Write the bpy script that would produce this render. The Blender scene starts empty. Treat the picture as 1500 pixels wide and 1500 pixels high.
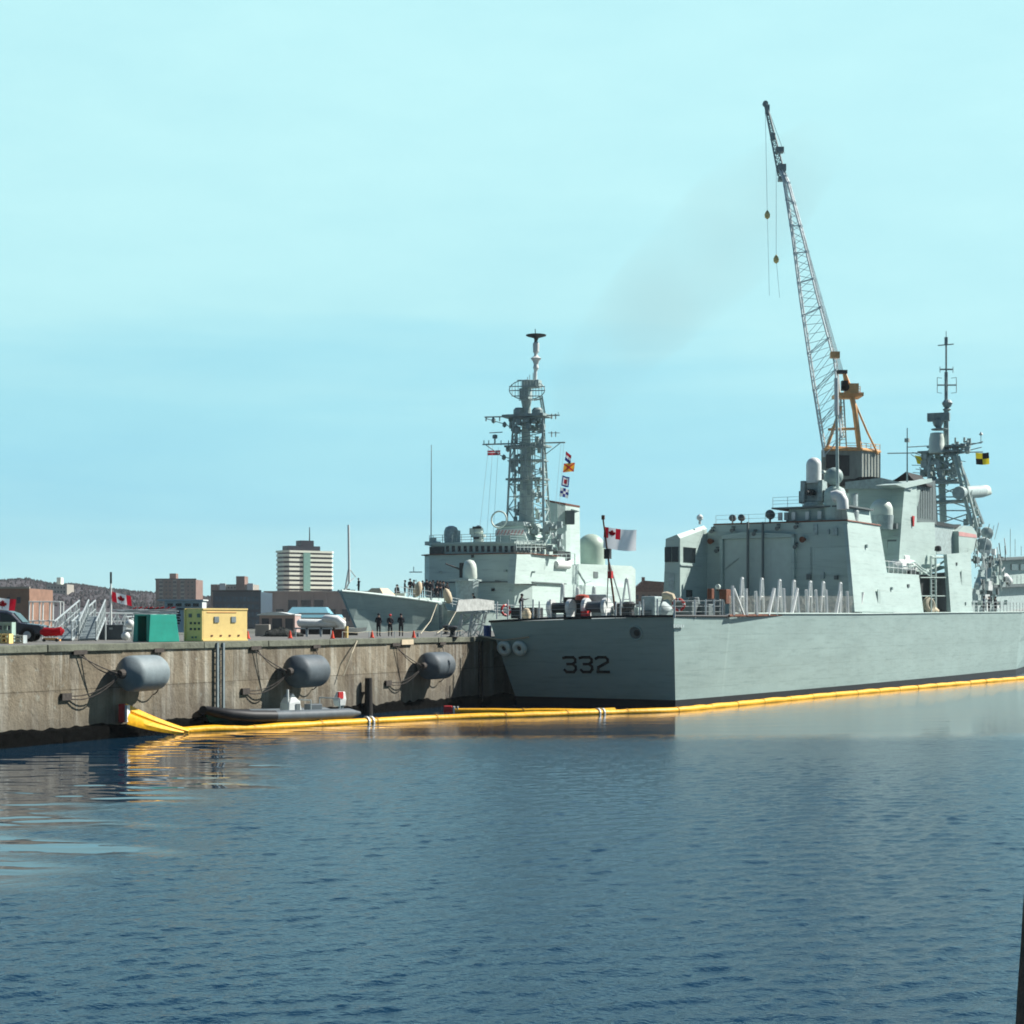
import bpy, math, random
from mathutils import Vector, Matrix
from mathutils import noise as mnoise
random.seed(7)
SC = bpy.context.scene
COL = SC.collection
R = math.radians
H = 6.0; HY = 910.0; FP = 2500.0          # eye height (m), horizon row, focal length in photo pixels

# ------------------------------------------------------------------ camera
cd = bpy.data.cameras.new("camera"); cam = bpy.data.objects.new("camera", cd); COL.objects.link(cam)
cam.location = (0, 0, H); cam.rotation_euler = (R(90), 0, 0)
cd.sensor_width = 36; cd.lens = 60; cd.shift_y = (HY-750)/1500
cd.clip_start = .5; cd.clip_end = 12000
SC.camera = cam

# ------------------------------------------------------------------ sky
SUN_AZ, SUN_EL = 72, 42
w = bpy.data.worlds.new("World"); SC.world = w; w.use_nodes = True
nt = w.node_tree; nt.nodes.clear()
def N(nt, t, **k):
    n = nt.nodes.new(t)
    for a, b in k.items(): setattr(n, a, b)
    return n
def ramp(nt, stops, interp='LINEAR'):
    n = nt.nodes.new('ShaderNodeValToRGB'); e = n.color_ramp.elements; n.color_ramp.interpolation = interp
    while len(e) < len(stops): e.new(.5)
    for i, (p, c) in enumerate(stops):
        e[i].position = p; e[i].color = (c[0], c[1], c[2], 1) if hasattr(c, '__len__') else (c, c, c, 1)
    return n
def C(r, g, b):
    f = lambda v: (v/255/12.92) if v/255 <= .04045 else ((v/255+.055)/1.055)**2.4
    return (f(r), f(g), f(b))
L = nt.links.new
tc = N(nt, 'ShaderNodeTexCoord'); sx = N(nt, 'ShaderNodeSeparateXYZ'); L(tc.outputs['Generated'], sx.inputs[0])
sky = N(nt, 'ShaderNodeTexSky', sky_type='NISHITA'); sky.sun_disc = False
sky.sun_elevation = R(SUN_EL); sky.sun_rotation = R(SUN_AZ); sky.air_density = 1.0; sky.dust_density = .4; sky.ozone_density = 2.0
mp = N(nt, 'ShaderNodeMapping'); mp.inputs['Scale'].default_value = (1.3, 1.3, 13)
L(tc.outputs['Generated'], mp.inputs['Vector'])
nz = N(nt, 'ShaderNodeTexNoise'); nz.inputs['Scale'].default_value = 1.7; nz.inputs['Detail'].default_value = 5; nz.inputs['Roughness'].default_value = .5
L(mp.outputs[0], nz.inputs['Vector'])
# thin high cloud: its height in the sky is nudged by soft streaky noise
ma = N(nt, 'ShaderNodeMath', operation='MULTIPLY_ADD'); L(nz.outputs[0], ma.inputs[0]); ma.inputs[1].default_value = .16; L(sx.outputs[2], ma.inputs[2])
mb_ = N(nt, 'ShaderNodeMath', operation='SUBTRACT'); L(ma.outputs[0], mb_.inputs[0]); mb_.inputs[1].default_value = .08
veil = ramp(nt, [(0, C(176,232,238)), (.035, C(168,229,239)), (.075, C(150,218,236)), (.12, C(162,226,238)), (.16, C(184,238,242)), (.24, C(192,244,246)), (.36, C(194,246,248)), (.43, C(92,150,196)), (.54, C(50,94,150)), (1, C(40,85,140))])
L(mb_.outputs[0], veil.inputs[0])
# towards the back of the viewer the veil thins and the sky is a deeper blue
rb = ramp(nt, [(.34, (.15,.20,.26)), (.60, (1,1,1))])
m2 = N(nt, 'ShaderNodeMath', operation='MULTIPLY_ADD'); L(sx.outputs[1], m2.inputs[0]); m2.inputs[1].default_value = .5; m2.inputs[2].default_value = .5
L(m2.outputs[0], rb.inputs[0])
mx = N(nt, 'ShaderNodeMix', data_type='RGBA', blend_type='MULTIPLY'); mx.inputs[0].default_value = 1
mp2 = N(nt, 'ShaderNodeMapping'); mp2.inputs['Scale'].default_value = (1,1,3.2); mp2.inputs['Rotation'].default_value = (0,R(8),0); L(tc.outputs['Generated'], mp2.inputs['Vector'])
nq = N(nt, 'ShaderNodeTexNoise'); nq.inputs['Scale'].default_value = 7; nq.inputs['Detail'].default_value = 6; nq.inputs['Roughness'].default_value = .6; L(mp2.outputs[0], nq.inputs['Vector'])
rq = ramp(nt, [(.32, (.915,.945,.965)), (.66, (1.0,1.0,1.0))]); L(nq.outputs[0], rq.inputs[0])
mq = N(nt, 'ShaderNodeMix', data_type='RGBA', blend_type='MULTIPLY'); mq.inputs[0].default_value = 1; L(veil.outputs[0], mq.inputs[6]); L(rq.outputs[0], mq.inputs[7])
L(mq.outputs[2], mx.inputs[6]); L(rb.outputs[0], mx.inputs[7])
bgA = N(nt, 'ShaderNodeBackground'); L(mx.outputs[2], bgA.inputs[0]); bgA.inputs[1].default_value = .63
bgB = N(nt, 'ShaderNodeBackground'); L(sky.outputs[0], bgB.inputs[0]); bgB.inputs[1].default_value = .008
ad = N(nt, 'ShaderNodeAddShader'); L(bgA.outputs[0], ad.inputs[0]); L(bgB.outputs[0], ad.inputs[1])
wo = N(nt, 'ShaderNodeOutputWorld'); L(ad.outputs[0], wo.inputs[0])

# ------------------------------------------------------------------ sun
sd = bpy.data.lights.new("sun", 'SUN'); sun = bpy.data.objects.new("sun", sd); COL.objects.link(sun)
sd.energy = 5.0; sd.angle = R(.5); sd.color = (1, .965, .90)
dv = Vector((math.sin(R(SUN_AZ))*math.cos(R(SUN_EL)), math.cos(R(SUN_AZ))*math.cos(R(SUN_EL)), math.sin(R(SUN_EL))))
sun.rotation_euler = dv.to_track_quat('Z', 'Y').to_euler(); sun.location = (60, -20, 60)
SC.view_settings.view_transform = 'Standard'; SC.view_settings.look = 'None'
SC.view_settings.exposure = .65; SC.view_settings.gamma = 1
SC.render.engine = 'CYCLES'
SC.cycles.filter_width = 1.8

# ------------------------------------------------------------------ materials
def base(name):
    m = bpy.data.materials.new(name); m.use_nodes = True
    nt = m.node_tree; b = nt.nodes['Principled BSDF']
    return m, nt, b
def mat(name, c, rough=.6, metal=0, var=.12, scale=1.5, stretch=(1,1,1), bump=0, bscale=20, spec=.4, dirt=None, dirt_amt=.0):
    m, nt, b = base(name); L = nt.links.new
    tc = N(nt, 'ShaderNodeTexCoord'); mp = N(nt, 'ShaderNodeMapping'); mp.inputs['Scale'].default_value = stretch
    L(tc.outputs['Object'], mp.inputs[0])
    nz = N(nt, 'ShaderNodeTexNoise'); nz.inputs['Scale'].default_value = scale; nz.inputs['Detail'].default_value = 6; nz.inputs['Roughness'].default_value = .6
    L(mp.outputs[0], nz.inputs['Vector'])
    lo = [max(0, x*(1-var)) for x in c]; hi = [min(1, x*(1+var)) for x in c]
    r = ramp(nt, [(.3, lo), (.7, hi)]); L(nz.outputs[0], r.inputs[0]); out = r.outputs[0]
    if dirt:
        n2 = N(nt, 'ShaderNodeTexNoise'); n2.inputs['Scale'].default_value = scale*2.3; n2.inputs['Detail'].default_value = 8; n2.inputs['Roughness'].default_value = .7
        L(mp.outputs[0], n2.inputs['Vector'])
        r2 = ramp(nt, [(.55, 0), (.8, dirt_amt)]); L(n2.outputs[0], r2.inputs[0])
        mx = N(nt, 'ShaderNodeMix', data_type='RGBA'); L(r2.outputs[0], mx.inputs[0]); L(out, mx.inputs[6]); mx.inputs[7].default_value = (*dirt, 1)
        out = mx.outputs[2]
    L(out, b.inputs['Base Color'])
    b.inputs['Roughness'].default_value = rough; b.inputs['Metallic'].default_value = metal
    b.inputs['Specular IOR Level'].default_value = spec
    if bump:
        n3 = N(nt, 'ShaderNodeTexNoise'); n3.inputs['Scale'].default_value = bscale; n3.inputs['Detail'].default_value = 5
        L(mp.outputs[0], n3.inputs['Vector'])
        bp = N(nt, 'ShaderNodeBump'); bp.inputs['Strength'].default_value = bump; bp.inputs['Distance'].default_value = .05
        L(n3.outputs[0], bp.inputs['Height']); L(bp.outputs[0], b.inputs['Normal'])
    return m

def hull_mat(name, c, stain=.5):
    """painted plating: weld seams, faint panel tone, vertical run stains and rust freckles"""
    m, nt, b = base(name); L = nt.links.new
    tc = N(nt, 'ShaderNodeTexCoord')
    def noise(sc, st, det=6, ro=.6):
        mp = N(nt, 'ShaderNodeMapping'); mp.inputs['Scale'].default_value = st; L(tc.outputs['Object'], mp.inputs[0])
        n = N(nt, 'ShaderNodeTexNoise'); n.inputs['Scale'].default_value = sc; n.inputs['Detail'].default_value = det; n.inputs['Roughness'].default_value = ro
        L(mp.outputs[0], n.inputs['Vector']); return n.outputs[0]
    def mix(fac, a, bb, mode='MIX', f=1.0):
        x = N(nt, 'ShaderNodeMix', data_type='RGBA', blend_type=mode)
        if fac is None: x.inputs[0].default_value = f
        else: L(fac, x.inputs[0])
        for i, v in ((6, a), (7, bb)):
            if isinstance(v, tuple): x.inputs[i].default_value = (*v, 1)
            else: L(v, x.inputs[i])
        return x.outputs[2]
    r1 = ramp(nt, [(.3, tuple(x*.90 for x in c)), (.7, tuple(x*1.07 for x in c))]); L(noise(.35, (.5,.5,1.6)), r1.inputs[0])
    # horizontal scuffs
    r2 = ramp(nt, [(.50, (1,1,1)), (.72, (.78,.80,.80))]); L(noise(1.1, (.35,.35,3.5), 8, .65), r2.inputs[0])
    o = mix(None, r1.outputs[0], r2.outputs[0], 'MULTIPLY')
    # vertical runs
    r3 = ramp(nt, [(.60, 0), (.80, stain*.6)]); L(noise(1.0, (2.2,2.2,.16), 6, .6), r3.inputs[0])
    o = mix(r3.outputs[0], o, (c[0]*.95, c[1]*.82, c[2]*.72))
    r4 = ramp(nt, [(.70, 0), (.82, stain)]); L(noise(2.6, (.8,.8,.6), 8, .75), r4.inputs[0])
    o = mix(r4.outputs[0], o, (.16,.12,.085))
    b.inputs['Roughness'].default_value = .5; b.inputs['Specular IOR Level'].default_value = .35
    bk = N(nt, 'ShaderNodeTexBrick'); bk.inputs['Scale'].default_value = 1; bk.inputs['Mortar Size'].default_value = .012; bk.inputs['Mortar Smooth'].default_value = .6
    bk.inputs['Brick Width'].default_value = 3.2; bk.inputs['Row Height'].default_value = 1.25
    s = N(nt, 'ShaderNodeSeparateXYZ'); L(tc.outputs['Object'], s.inputs[0])
    ad = N(nt, 'ShaderNodeMath', operation='ADD'); L(s.outputs[0], ad.inputs[0]); L(s.outputs[1], ad.inputs[1])
    cb = N(nt, 'ShaderNodeCombineXYZ'); L(ad.outputs[0], cb.inputs[0]); L(s.outputs[2], cb.inputs[1]); L(cb.outputs[0], bk.inputs['Vector'])
    rs_ = ramp(nt, [(0, (1,1,1)), (1, (.84,.85,.85))]); L(bk.outputs['Fac'], rs_.inputs[0]); o = mix(None, o, rs_.outputs[0], 'MULTIPLY'); L(o, b.inputs['Base Color'])
    bp = N(nt, 'ShaderNodeBump'); bp.inputs['Strength'].default_value = .5; bp.inputs['Distance'].default_value = .02; bp.invert = True
    L(bk.outputs['Fac'], bp.inputs['Height'])
    bp2 = N(nt, 'ShaderNodeBump'); bp2.inputs['Strength'].default_value = .35; bp2.inputs['Distance'].default_value = .06
    L(noise(.8, (1,1,1), 3), bp2.inputs['Height']); L(bp.outputs[0], bp2.inputs['Normal']); L(bp2.outputs[0], b.inputs['Normal'])
    return m

M = {}
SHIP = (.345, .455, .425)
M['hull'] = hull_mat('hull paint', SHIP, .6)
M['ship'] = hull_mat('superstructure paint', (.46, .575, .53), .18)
M['ship2'] = hull_mat('destroyer paint', (.54, .66, .61), .22)
M['deck'] = mat('deck paint', (.30,.34,.33), .85, var=.15)
M['boot'] = mat('boot topping', (.012,.014,.016), .6)
M['dark'] = mat('dark fittings', (.03,.036,.038), .6, var=.3)
M['louvre'] = mat('louvre grey', (.13,.16,.16), .6)
M['mid'] = mat('mid grey metal', (.38,.465,.45), .5, var=.25, scale=3)
M['mastgrey'] = mat('mast steel', (.27,.345,.34), .5, var=.35, scale=2)
M['white'] = mat('white paint', (.74,.77,.74), .45, var=.06, scale=2, dirt=(.4,.36,.3), dirt_amt=.35)
M['cream'] = mat('cream radome', (.62,.70,.62), .5, var=.06)
M['glass'] = mat('dark glass', (.012,.018,.022), .08, var=.3, spec=.8)
M['red'] = mat('red paint', (.55,.03,.03), .5)
M['orange'] = mat('orange paint', (.80,.43,.17), .55, var=.2, scale=1, dirt=(.25,.12,.06), dirt_amt=.5)
M['yellow'] = mat('yellow paint', (.84,.63,.24), .55, var=.10, scale=1.2, dirt=(.42,.33,.18), dirt_amt=.4)
M['boom'] = mat('boom fabric', (.92,.45,.003), .5, var=.12, scale=2.5, bump=.5, bscale=5, dirt=(.35,.2,.03), dirt_amt=.6)
M['green'] = mat('green paint', (.012,.32,.24), .55, var=.10, dirt=(.02,.16,.12), dirt_amt=.5)
M['black'] = mat('black rubber', (.012,.013,.014), .55, var=.3)
M['navy'] = mat('navy cloth', (.012,.014,.022), .85)
M['skin'] = mat('skin', (.45,.27,.20), .6)
M['trous'] = mat('trousers', (.018,.019,.025), .85)
M['blue'] = mat('blue plastic', (.015,.06,.22), .5)
M['fender'] = mat('grey foam fender', (.085,.107,.12), .6, var=.22, scale=1.4, bump=.3, bscale=3, dirt=(.05,.055,.06), dirt_amt=.7)
M['fender_pale'] = mat('sun bleached fender', (.20,.245,.255), .6, var=.16, scale=1.4, bump=.3, bscale=3, dirt=(.12,.13,.13), dirt_amt=.6)
M['beige'] = mat('beige canvas', (.62,.52,.36), .8)
M['rope'] = mat('rope', (.42,.38,.28), .9)
M['greenrope'] = mat('green rope', (.03,.15,.10), .9)
M['chain'] = mat('rusty chain', (.06,.05,.042), .8, var=.4, scale=6)
M['galv'] = mat('galvanised rail', (.40,.45,.45), .4, var=.15, scale=4)
M['palegreen'] = mat('pale green paint', (.33,.45,.38), .6)
M['car'] = mat('car paint', (.035,.042,.06), .25, var=.05, spec=.6)
M['tyre'] = mat('tyre', (.015,.015,.015), .9)
M['rim'] = mat('rim', (.45,.46,.47), .35, metal=.6)
M['timber'] = mat('wet timber', (.028,.024,.02), .7, var=.4, scale=3, stretch=(2,2,.3), bump=.5)
M['rustpile'] = mat('rusty pile', (.10,.05,.03), .9, var=.5, scale=8, bump=1, bscale=30, dirt=(.02,.015,.012), dirt_amt=.9)
M['pink'] = mat('pinkish dazzle', (.62,.32,.30), .6)
M['soot'] = mat('sooty cap', (.018,.016,.016), .85)
M['rust_red'] = mat('dull red', (.42,.07,.04), .7, var=.2)
M['rust'] = mat('rust brown', (.15,.055,.03), .8, var=.4)
M['brick'] = mat('brown brick', (.24,.15,.12), .9, var=.2, scale=.3)
M['brickpink'] = mat('pink brown stone', (.42,.30,.27), .9, var=.1, scale=.2)
M['bandcream'] = mat('cream spandrel', (.82,.88,.74), .8, var=.04, scale=.1)
M['bwin'] = mat('far window', (.02,.021,.034), .4)
M['bluebld'] = mat('dark blue cladding', (.035,.055,.085), .35, var=.15, scale=.2)
M['bluewin'] = mat('blue glazing', (.055,.10,.15), .25, var=.4, scale=.5)
M['lbroof'] = mat('pale blue roof', (.14,.33,.40), .6, var=.1, scale=.1)
M['stone'] = mat('pale stone', (.36,.33,.28), .9)
M['greenpane'] = mat('green pane', (.22,.42,.36), .4)

def concrete():
    m, nt, b = base('quay concrete'); L = nt.links.new
    tc = N(nt, 'ShaderNodeTexCoord')
    def noise(sc, st, det=8, ro=.65):
        mp = N(nt, 'ShaderNodeMapping'); mp.inputs['Scale'].default_value = st; mp.inputs['Rotation'].default_value = (0,0,R(26)); L(tc.outputs['Object'], mp.inputs[0])
        n = N(nt, 'ShaderNodeTexNoise'); n.inputs['Scale'].default_value = sc; n.inputs['Detail'].default_value = det; n.inputs['Roughness'].default_value = ro
        L(mp.outputs[0], n.inputs['Vector']); return n.outputs[0]
    def mix(fac, a, bb, mode='MIX'):
        x = N(nt, 'ShaderNodeMix', data_type='RGBA', blend_type=mode)
        if isinstance(fac, float): x.inputs[0].default_value = fac
        else: L(fac, x.inputs[0])
        for i, v in ((6, a), (7, bb)):
            if isinstance(v, tuple): x.inputs[i].default_value = (*v, 1)
            else: L(v, x.inputs[i])
        return x.outputs[2]
    r1 = ramp(nt, [(.28, (.13,.105,.068)), (.5, (.20,.17,.12)), (.72, (.28,.25,.19))]); L(noise(.5, (1,1,.8)), r1.inputs[0]); o = r1.outputs[0]
    r2 = ramp(nt, [(.50, 0), (.68, .8)]); L(noise(.8, (1.5,1.5,.16), 7), r2.inputs[0]); o = mix(r2.outputs[0], o, (.44,.43,.37))     # lime runs
    r3 = ramp(nt, [(.52, 0), (.68, .8)]); L(noise(.8, (1.4,1.4,.18), 7), r3.inputs[0]); o = mix(r3.outputs[0], o, (.085,.062,.04))   # brown runs
    r5 = ramp(nt, [(.60, 0), (.72, .7)]); L(noise(1.6, (1,1,1), 8, .7), r5.inputs[0]); o = mix(r5.outputs[0], o, (.33,.36,.32))
    # tide zone: wet and dark low down, rough edge
    s = N(nt, 'ShaderNodeSeparateXYZ'); L(tc.outputs['Object'], s.inputs[0])
    ad = N(nt, 'ShaderNodeMath', operation='MULTIPLY_ADD'); L(noise(.9, (1,1,.6)), ad.inputs[0]); ad.inputs[1].default_value = 1.5; L(s.outputs[2], ad.inputs[2])
    rt = ramp(nt, [(.0, 1), (1, 0)])
    sc = N(nt, 'ShaderNodeMapRange'); L(ad.outputs[0], sc.inputs[0]); sc.inputs[1].default_value = 1.4; sc.inputs[2].default_value = 3.0
    L(sc.outputs[0], rt.inputs[0])
    ff = N(nt, 'ShaderNodeMath', operation='MULTIPLY'); L(rt.outputs[0], ff.inputs[0]); ff.inputs[1].default_value = .55
    o = mix(ff.outputs[0], o, (.075,.07,.058))
    mpj = N(nt, 'ShaderNodeMapping'); mpj.inputs['Rotation'].default_value = (0,0,R(26)); L(tc.outputs['Object'], mpj.inputs[0])
    sj = N(nt, 'ShaderNodeSeparateXYZ'); L(mpj.outputs[0], sj.inputs[0])
    cj = N(nt, 'ShaderNodeCombineXYZ'); L(sj.outputs[1], cj.inputs[0]); L(sj.outputs[2], cj.inputs[1])
    bj = N(nt, 'ShaderNodeTexBrick'); bj.offset = 0; bj.inputs['Scale'].default_value = 1; bj.inputs['Brick Width'].default_value = 7.3; bj.inputs['Row Height'].default_value = 2.6; bj.inputs['Mortar Size'].default_value = .035; bj.inputs['Mortar Smooth'].default_value = .8
    bj.inputs['Color1'].default_value = (.80,.80,.80,1); bj.inputs['Color2'].default_value = (1.12,1.1,1.05,1); bj.inputs['Mortar'].default_value = (.45,.42,.38,1)
    L(cj.outputs[0], bj.inputs['Vector']); o = mix(1.0, o, bj.outputs[0], 'MULTIPLY')
    L(o, b.inputs['Base Color']); b.inputs['Roughness'].default_value = .9
    # shutter-board lines
    wv = N(nt, 'ShaderNodeTexWave', bands_direction='Z'); wv.inputs['Scale'].default_value = .13; wv.inputs['Distortion'].default_value = 1.2
    L(tc.outputs['Object'], wv.inputs['Vector'])
    rw = ramp(nt, [(.0, 0), (.06, 1)]); L(wv.outputs['Fac'], rw.inputs[0])
    b1 = N(nt, 'ShaderNodeBump'); b1.inputs['Strength'].default_value = .22; b1.inputs['Distance'].default_value = .04; L(rw.outputs[0], b1.inputs['Height'])
    b2 = N(nt, 'ShaderNodeBump'); b2.inputs['Strength'].default_value = .9; b2.inputs['Distance'].default_value = .12
    L(noise(2.2, (1,1,1), 8, .7), b2.inputs['Height']); L(b1.outputs[0], b2.inputs['Normal']); L(b2.outputs[0], b.inputs['Normal'])
    return m
M['conc'] = concrete()
M['cope'] = mat('coping', (.15,.16,.12), .95, var=.35, scale=1.2, bump=.8, bscale=6, dirt=(.06,.07,.045), dirt_amt=.9)
M['asph'] = mat('quay surface', (.15,.145,.13), .95, var=.2, scale=.4)
M['mussel'] = mat('mussels and weed', (.0018,.002,.0018), 1, var=.6, scale=5, bump=1, bscale=12, spec=.08)
M['land'] = mat('shore ground', (.12,.12,.095), .95, var=.3, scale=.02)
M['woods'] = mat('leafless woods', (.042,.029,.033), 1, var=.3, scale=.05, dirt=(.06,.042,.036), dirt_amt=.8)

def water():
    m, nt, b = base('harbour water'); L = nt.links.new
    tc = N(nt, 'ShaderNodeTexCoord')
    b.inputs['Base Color'].default_value = (.006,.030,.058,1); b.inputs['IOR'].default_value = 1.333
    def noise(sc, st, det, ro=.5, rot=0):
        mp = N(nt, 'ShaderNodeMapping'); mp.inputs['Scale'].default_value = st; mp.inputs['Rotation'].default_value = (0,0,R(rot)); L(tc.outputs['Object'], mp.inputs[0])
        n = N(nt, 'ShaderNodeTexNoise'); n.inputs['Scale'].default_value = sc; n.inputs['Detail'].default_value = det; n.inputs['Roughness'].default_value = ro
        L(mp.outputs[0], n.inputs['Vector']); return n.outputs[0]
    at = N(nt, 'ShaderNodeAttribute'); at.attribute_name = 'breeze'
    h = N(nt, 'ShaderNodeMath', operation='MULTIPLY'); L(noise(7.5, (1,1.4,1), 3, .55, 20), h.inputs[0]); L(at.outputs['Fac'], h.inputs[1])
    bp = N(nt, 'ShaderNodeBump'); bp.inputs['Strength'].default_value = 1; bp.inputs['Distance'].default_value = .030
    L(h.outputs[0], bp.inputs['Height']); L(bp.outputs[0], b.inputs['Normal'])
    r = N(nt, 'ShaderNodeMath', operation='MULTIPLY_ADD'); L(at.outputs['Fac'], r.inputs[0]); r.inputs[1].default_value = .12; r.inputs[2].default_value = .008
    L(r.outputs[0], b.inputs['Roughness'])
    return m
M['water'] = water()

# ------------------------------------------------------------------ mesh helpers
class MB:
    def __init__(s): s.v = []; s.f = []; s.mi = []
    def add(s, vs, fs, mi=0):
        o = len(s.v); s.v += [tuple(p) for p in vs]; s.f += [tuple(i+o for i in f) for f in fs]; s.mi += [mi]*len(fs); return s
    def box(s, c, d, rz=0, mi=0, M4=None):
        c = Vector(c); hx, hy, hz = d[0]/2, d[1]/2, d[2]/2
        rot = Matrix.Rotation(rz, 3, 'Z')
        vs = [c + rot @ Vector((x*hx, y*hy, z*hz)) for z in (-1,1) for y in (-1,1) for x in (-1,1)]
        return s.add(vs, [(0,2,3,1),(4,5,7,6),(0,1,5,4),(2,6,7,3),(0,4,6,2),(1,3,7,5)], mi)
    def cyl(s, a, b, r, r2=None, n=8, mi=0, cap=True):
        a = Vector(a); b = Vector(b); r2 = r if r2 is None else r2
        d = (b-a); 
        if d.length < 1e-6: return s
        d.normalize(); up = Vector((0,0,1)) if abs(d.z) < .95 else Vector((1,0,0))
        x = d.cross(up).normalized(); y = d.cross(x)
        vs = []
        for q, rr in ((a, r), (b, r2)):
            for i in range(n):
                t = 2*math.pi*(i+.5)/n; vs.append(q + x*math.cos(t)*rr + y*math.sin(t)*rr)
        fs = [(i, (i+1)%n, n+(i+1)%n, n+i) for i in range(n)]
        if cap: fs += [tuple(range(n-1,-1,-1)), tuple(range(n, 2*n))]
        return s.add(vs, fs, mi)
    def path(s, pts, r, n=6, mi=0):
        for a, b in zip(pts, pts[1:]): s.cyl(a, b, r, n=n, mi=mi)
        return s
    def tube(s, pts, rr, n=8, mi=0, flat=1.0):
        pts = [Vector(p) for p in pts]; vs = []; m = len(pts)
        for i, p in enumerate(pts):
            d = (pts[min(i+1, m-1)] - pts[max(i-1, 0)]).normalized()
            x = d.cross(Vector((0,0,1)))
            x = Vector((1,0,0)) if x.length < 1e-3 else x.normalized()
            y = d.cross(x); r = rr[i] if hasattr(rr, '__len__') else rr
            for j in range(n):
                t = 2*math.pi*j/n; vs.append(p + x*math.cos(t)*r + y*math.sin(t)*r*flat)
        fs = [(i*n+j, i*n+(j+1)%n, (i+1)*n+(j+1)%n, (i+1)*n+j) for i in range(m-1) for j in range(n)]
        fs += [tuple(range(n-1,-1,-1)), tuple(range((m-1)*n, m*n))]
        return s.add(vs, fs, mi)
    def lathe(s, c, prof, n=20, axis=(0,0,1), mi=0):
        c = Vector(c); ax = Vector(axis).normalized(); up = Vector((0,0,1)) if abs(ax.z) < .9 else Vector((1,0,0))
        x = ax.cross(up).normalized(); y = ax.cross(x); vs = []
        for r, h in prof:
            for i in range(n):
                t = 2*math.pi*i/n; vs.append(c + ax*h + (x*math.cos(t)+y*math.sin(t))*max(r, .001))
        m = len(prof)
        fs = [(i*n+j, i*n+(j+1)%n, (i+1)*n+(j+1)%n, (i+1)*n+j) for i in range(m-1) for j in range(n)]
        fs += [tuple(range(n-1,-1,-1)), tuple(range((m-1)*n, m*n))]
        return s.add(vs, fs, mi)
    def torus(s, c, R1, r, axis=(0,0,1), n=24, k=8, mi=0, a0=0, a1=2*math.pi, mif=None):
        c = Vector(c); ax = Vector(axis).normalized(); up = Vector((0,0,1)) if abs(ax.z) < .9 else Vector((1,0,0))
        x = ax.cross(up).normalized(); y = ax.cross(x); vs = []
        for i in range(n):
            t = a0+(a1-a0)*i/n; q = x*math.cos(t)+y*math.sin(t)
            for j in range(k):
                p = 2*math.pi*j/k; vs.append(c + q*(R1+r*math.cos(p)) + ax*r*math.sin(p))
        for i in range(n):
            fs = [(i*k+j, ((i+1)%n)*k+j, ((i+1)%n)*k+(j+1)%k, i*k+(j+1)%k) for j in range(k)]
            if i == 0: s.add(vs, fs, mi if mif is None else mif(i)); o = len(s.v)-len(vs)
            else:
                s.f += [tuple(q+o for q in f) for f in fs]; s.mi += [mi if mif is None else mif(i)]*k
        return s
    def prism(s, pts, off, mi=0, mis=None):
        """closed polygon pts (3d) swept by vector off"""
        pts = [Vector(p) for p in pts]; off = Vector(off); n = len(pts)
        fs = [tuple(range(n)), tuple(range(2*n-1, n-1, -1))] + [(i, n+i, n+(i+1)%n, (i+1)%n) for i in range(n)]
        return s.add(pts+[p+off for p in pts], fs, mi)
    def loft(s, rings, mi=0, close=True, cap=True):
        n = len(rings[0]); vs = [p for r in rings for p in r]; m = len(rings)
        fs = [(i*n+j, i*n+(j+1)%n, (i+1)*n+(j+1)%n, (i+1)*n+j) for i in range(m-1) for j in range(n if close else n-1)]
        if cap: fs += [tuple(range(n-1,-1,-1)), tuple(range((m-1)*n, m*n))]
        return s.add(vs, fs, mi)
    def lattice(s, b4, t4, n, r=.06, rb=None, mi=0, sides=5):
        rb = rb or r*.6; b4 = [Vector(p) for p in b4]; t4 = [Vector(p) for p in t4]; k = len(b4)
        for a, b in zip(b4, t4): s.cyl(a, b, r, n=sides, mi=mi)
        for i in range(n):
            f0, f1 = i/n, (i+1)/n
            lo = [a.lerp(b, f0) for a, b in zip(b4, t4)]; hi = [a.lerp(b, f1) for a, b in zip(b4, t4)]
            for j in range(k):
                q = (j+1) % k
                s.cyl(hi[j], hi[q], rb, n=4, mi=mi)
                s.cyl(lo[j], hi[q], rb, n=4, mi=mi) if (i+j) % 2 else s.cyl(lo[q], hi[j], rb, n=4, mi=mi)
        return s
    def rail(s, pts, h=1.05, r=.025, step=1.5, bars=3, mi=0):
        pts = [Vector(p) for p in pts]
        for a, b in zip(pts, pts[1:]):
            for q in range(1, bars+1): s.cyl(a+Vector((0,0,h*q/bars)), b+Vector((0,0,h*q/bars)), r, n=4, mi=mi)
            m = max(1, int((b-a).length/step))
            for i in range(m+1):
                p = a.lerp(b, i/m); s.cyl(p, p+Vector((0,0,h)), r*1.2, n=4, mi=mi)
        return s
    def build(s, name, mats, parent=None, smooth=False, bevel=0, label=None):
        me = bpy.data.meshes.new(name); me.from_pydata(s.v, [], s.f); me.validate(); me.update()
        import bmesh as _b
        bm = _b.new(); bm.from_mesh(me); _b.ops.recalc_face_normals(bm, faces=bm.faces); bm.to_mesh(me); bm.free()
        if not isinstance(mats, (list, tuple)): mats = [mats]
        for m in mats: me.materials.append(m)
        if len(mats) > 1 and len(me.polygons) == len(s.mi):
            for p, i in zip(me.polygons, s.mi): p.material_index = i
        if smooth:
            for p in me.polygons: p.use_smooth = True
            try: me.set_sharp_from_angle(angle=R(38))
            except Exception: pass
        o = bpy.data.objects.new(name, me); COL.objects.link(o)
        if parent: o.parent = parent
        if bevel:
            b = o.modifiers.new('bevel', 'BEVEL'); b.width = bevel; b.segments = 2; b.limit_method = 'ANGLE'; b.angle_limit = R(40)
        if label: o['label'] = label
        return o
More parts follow.
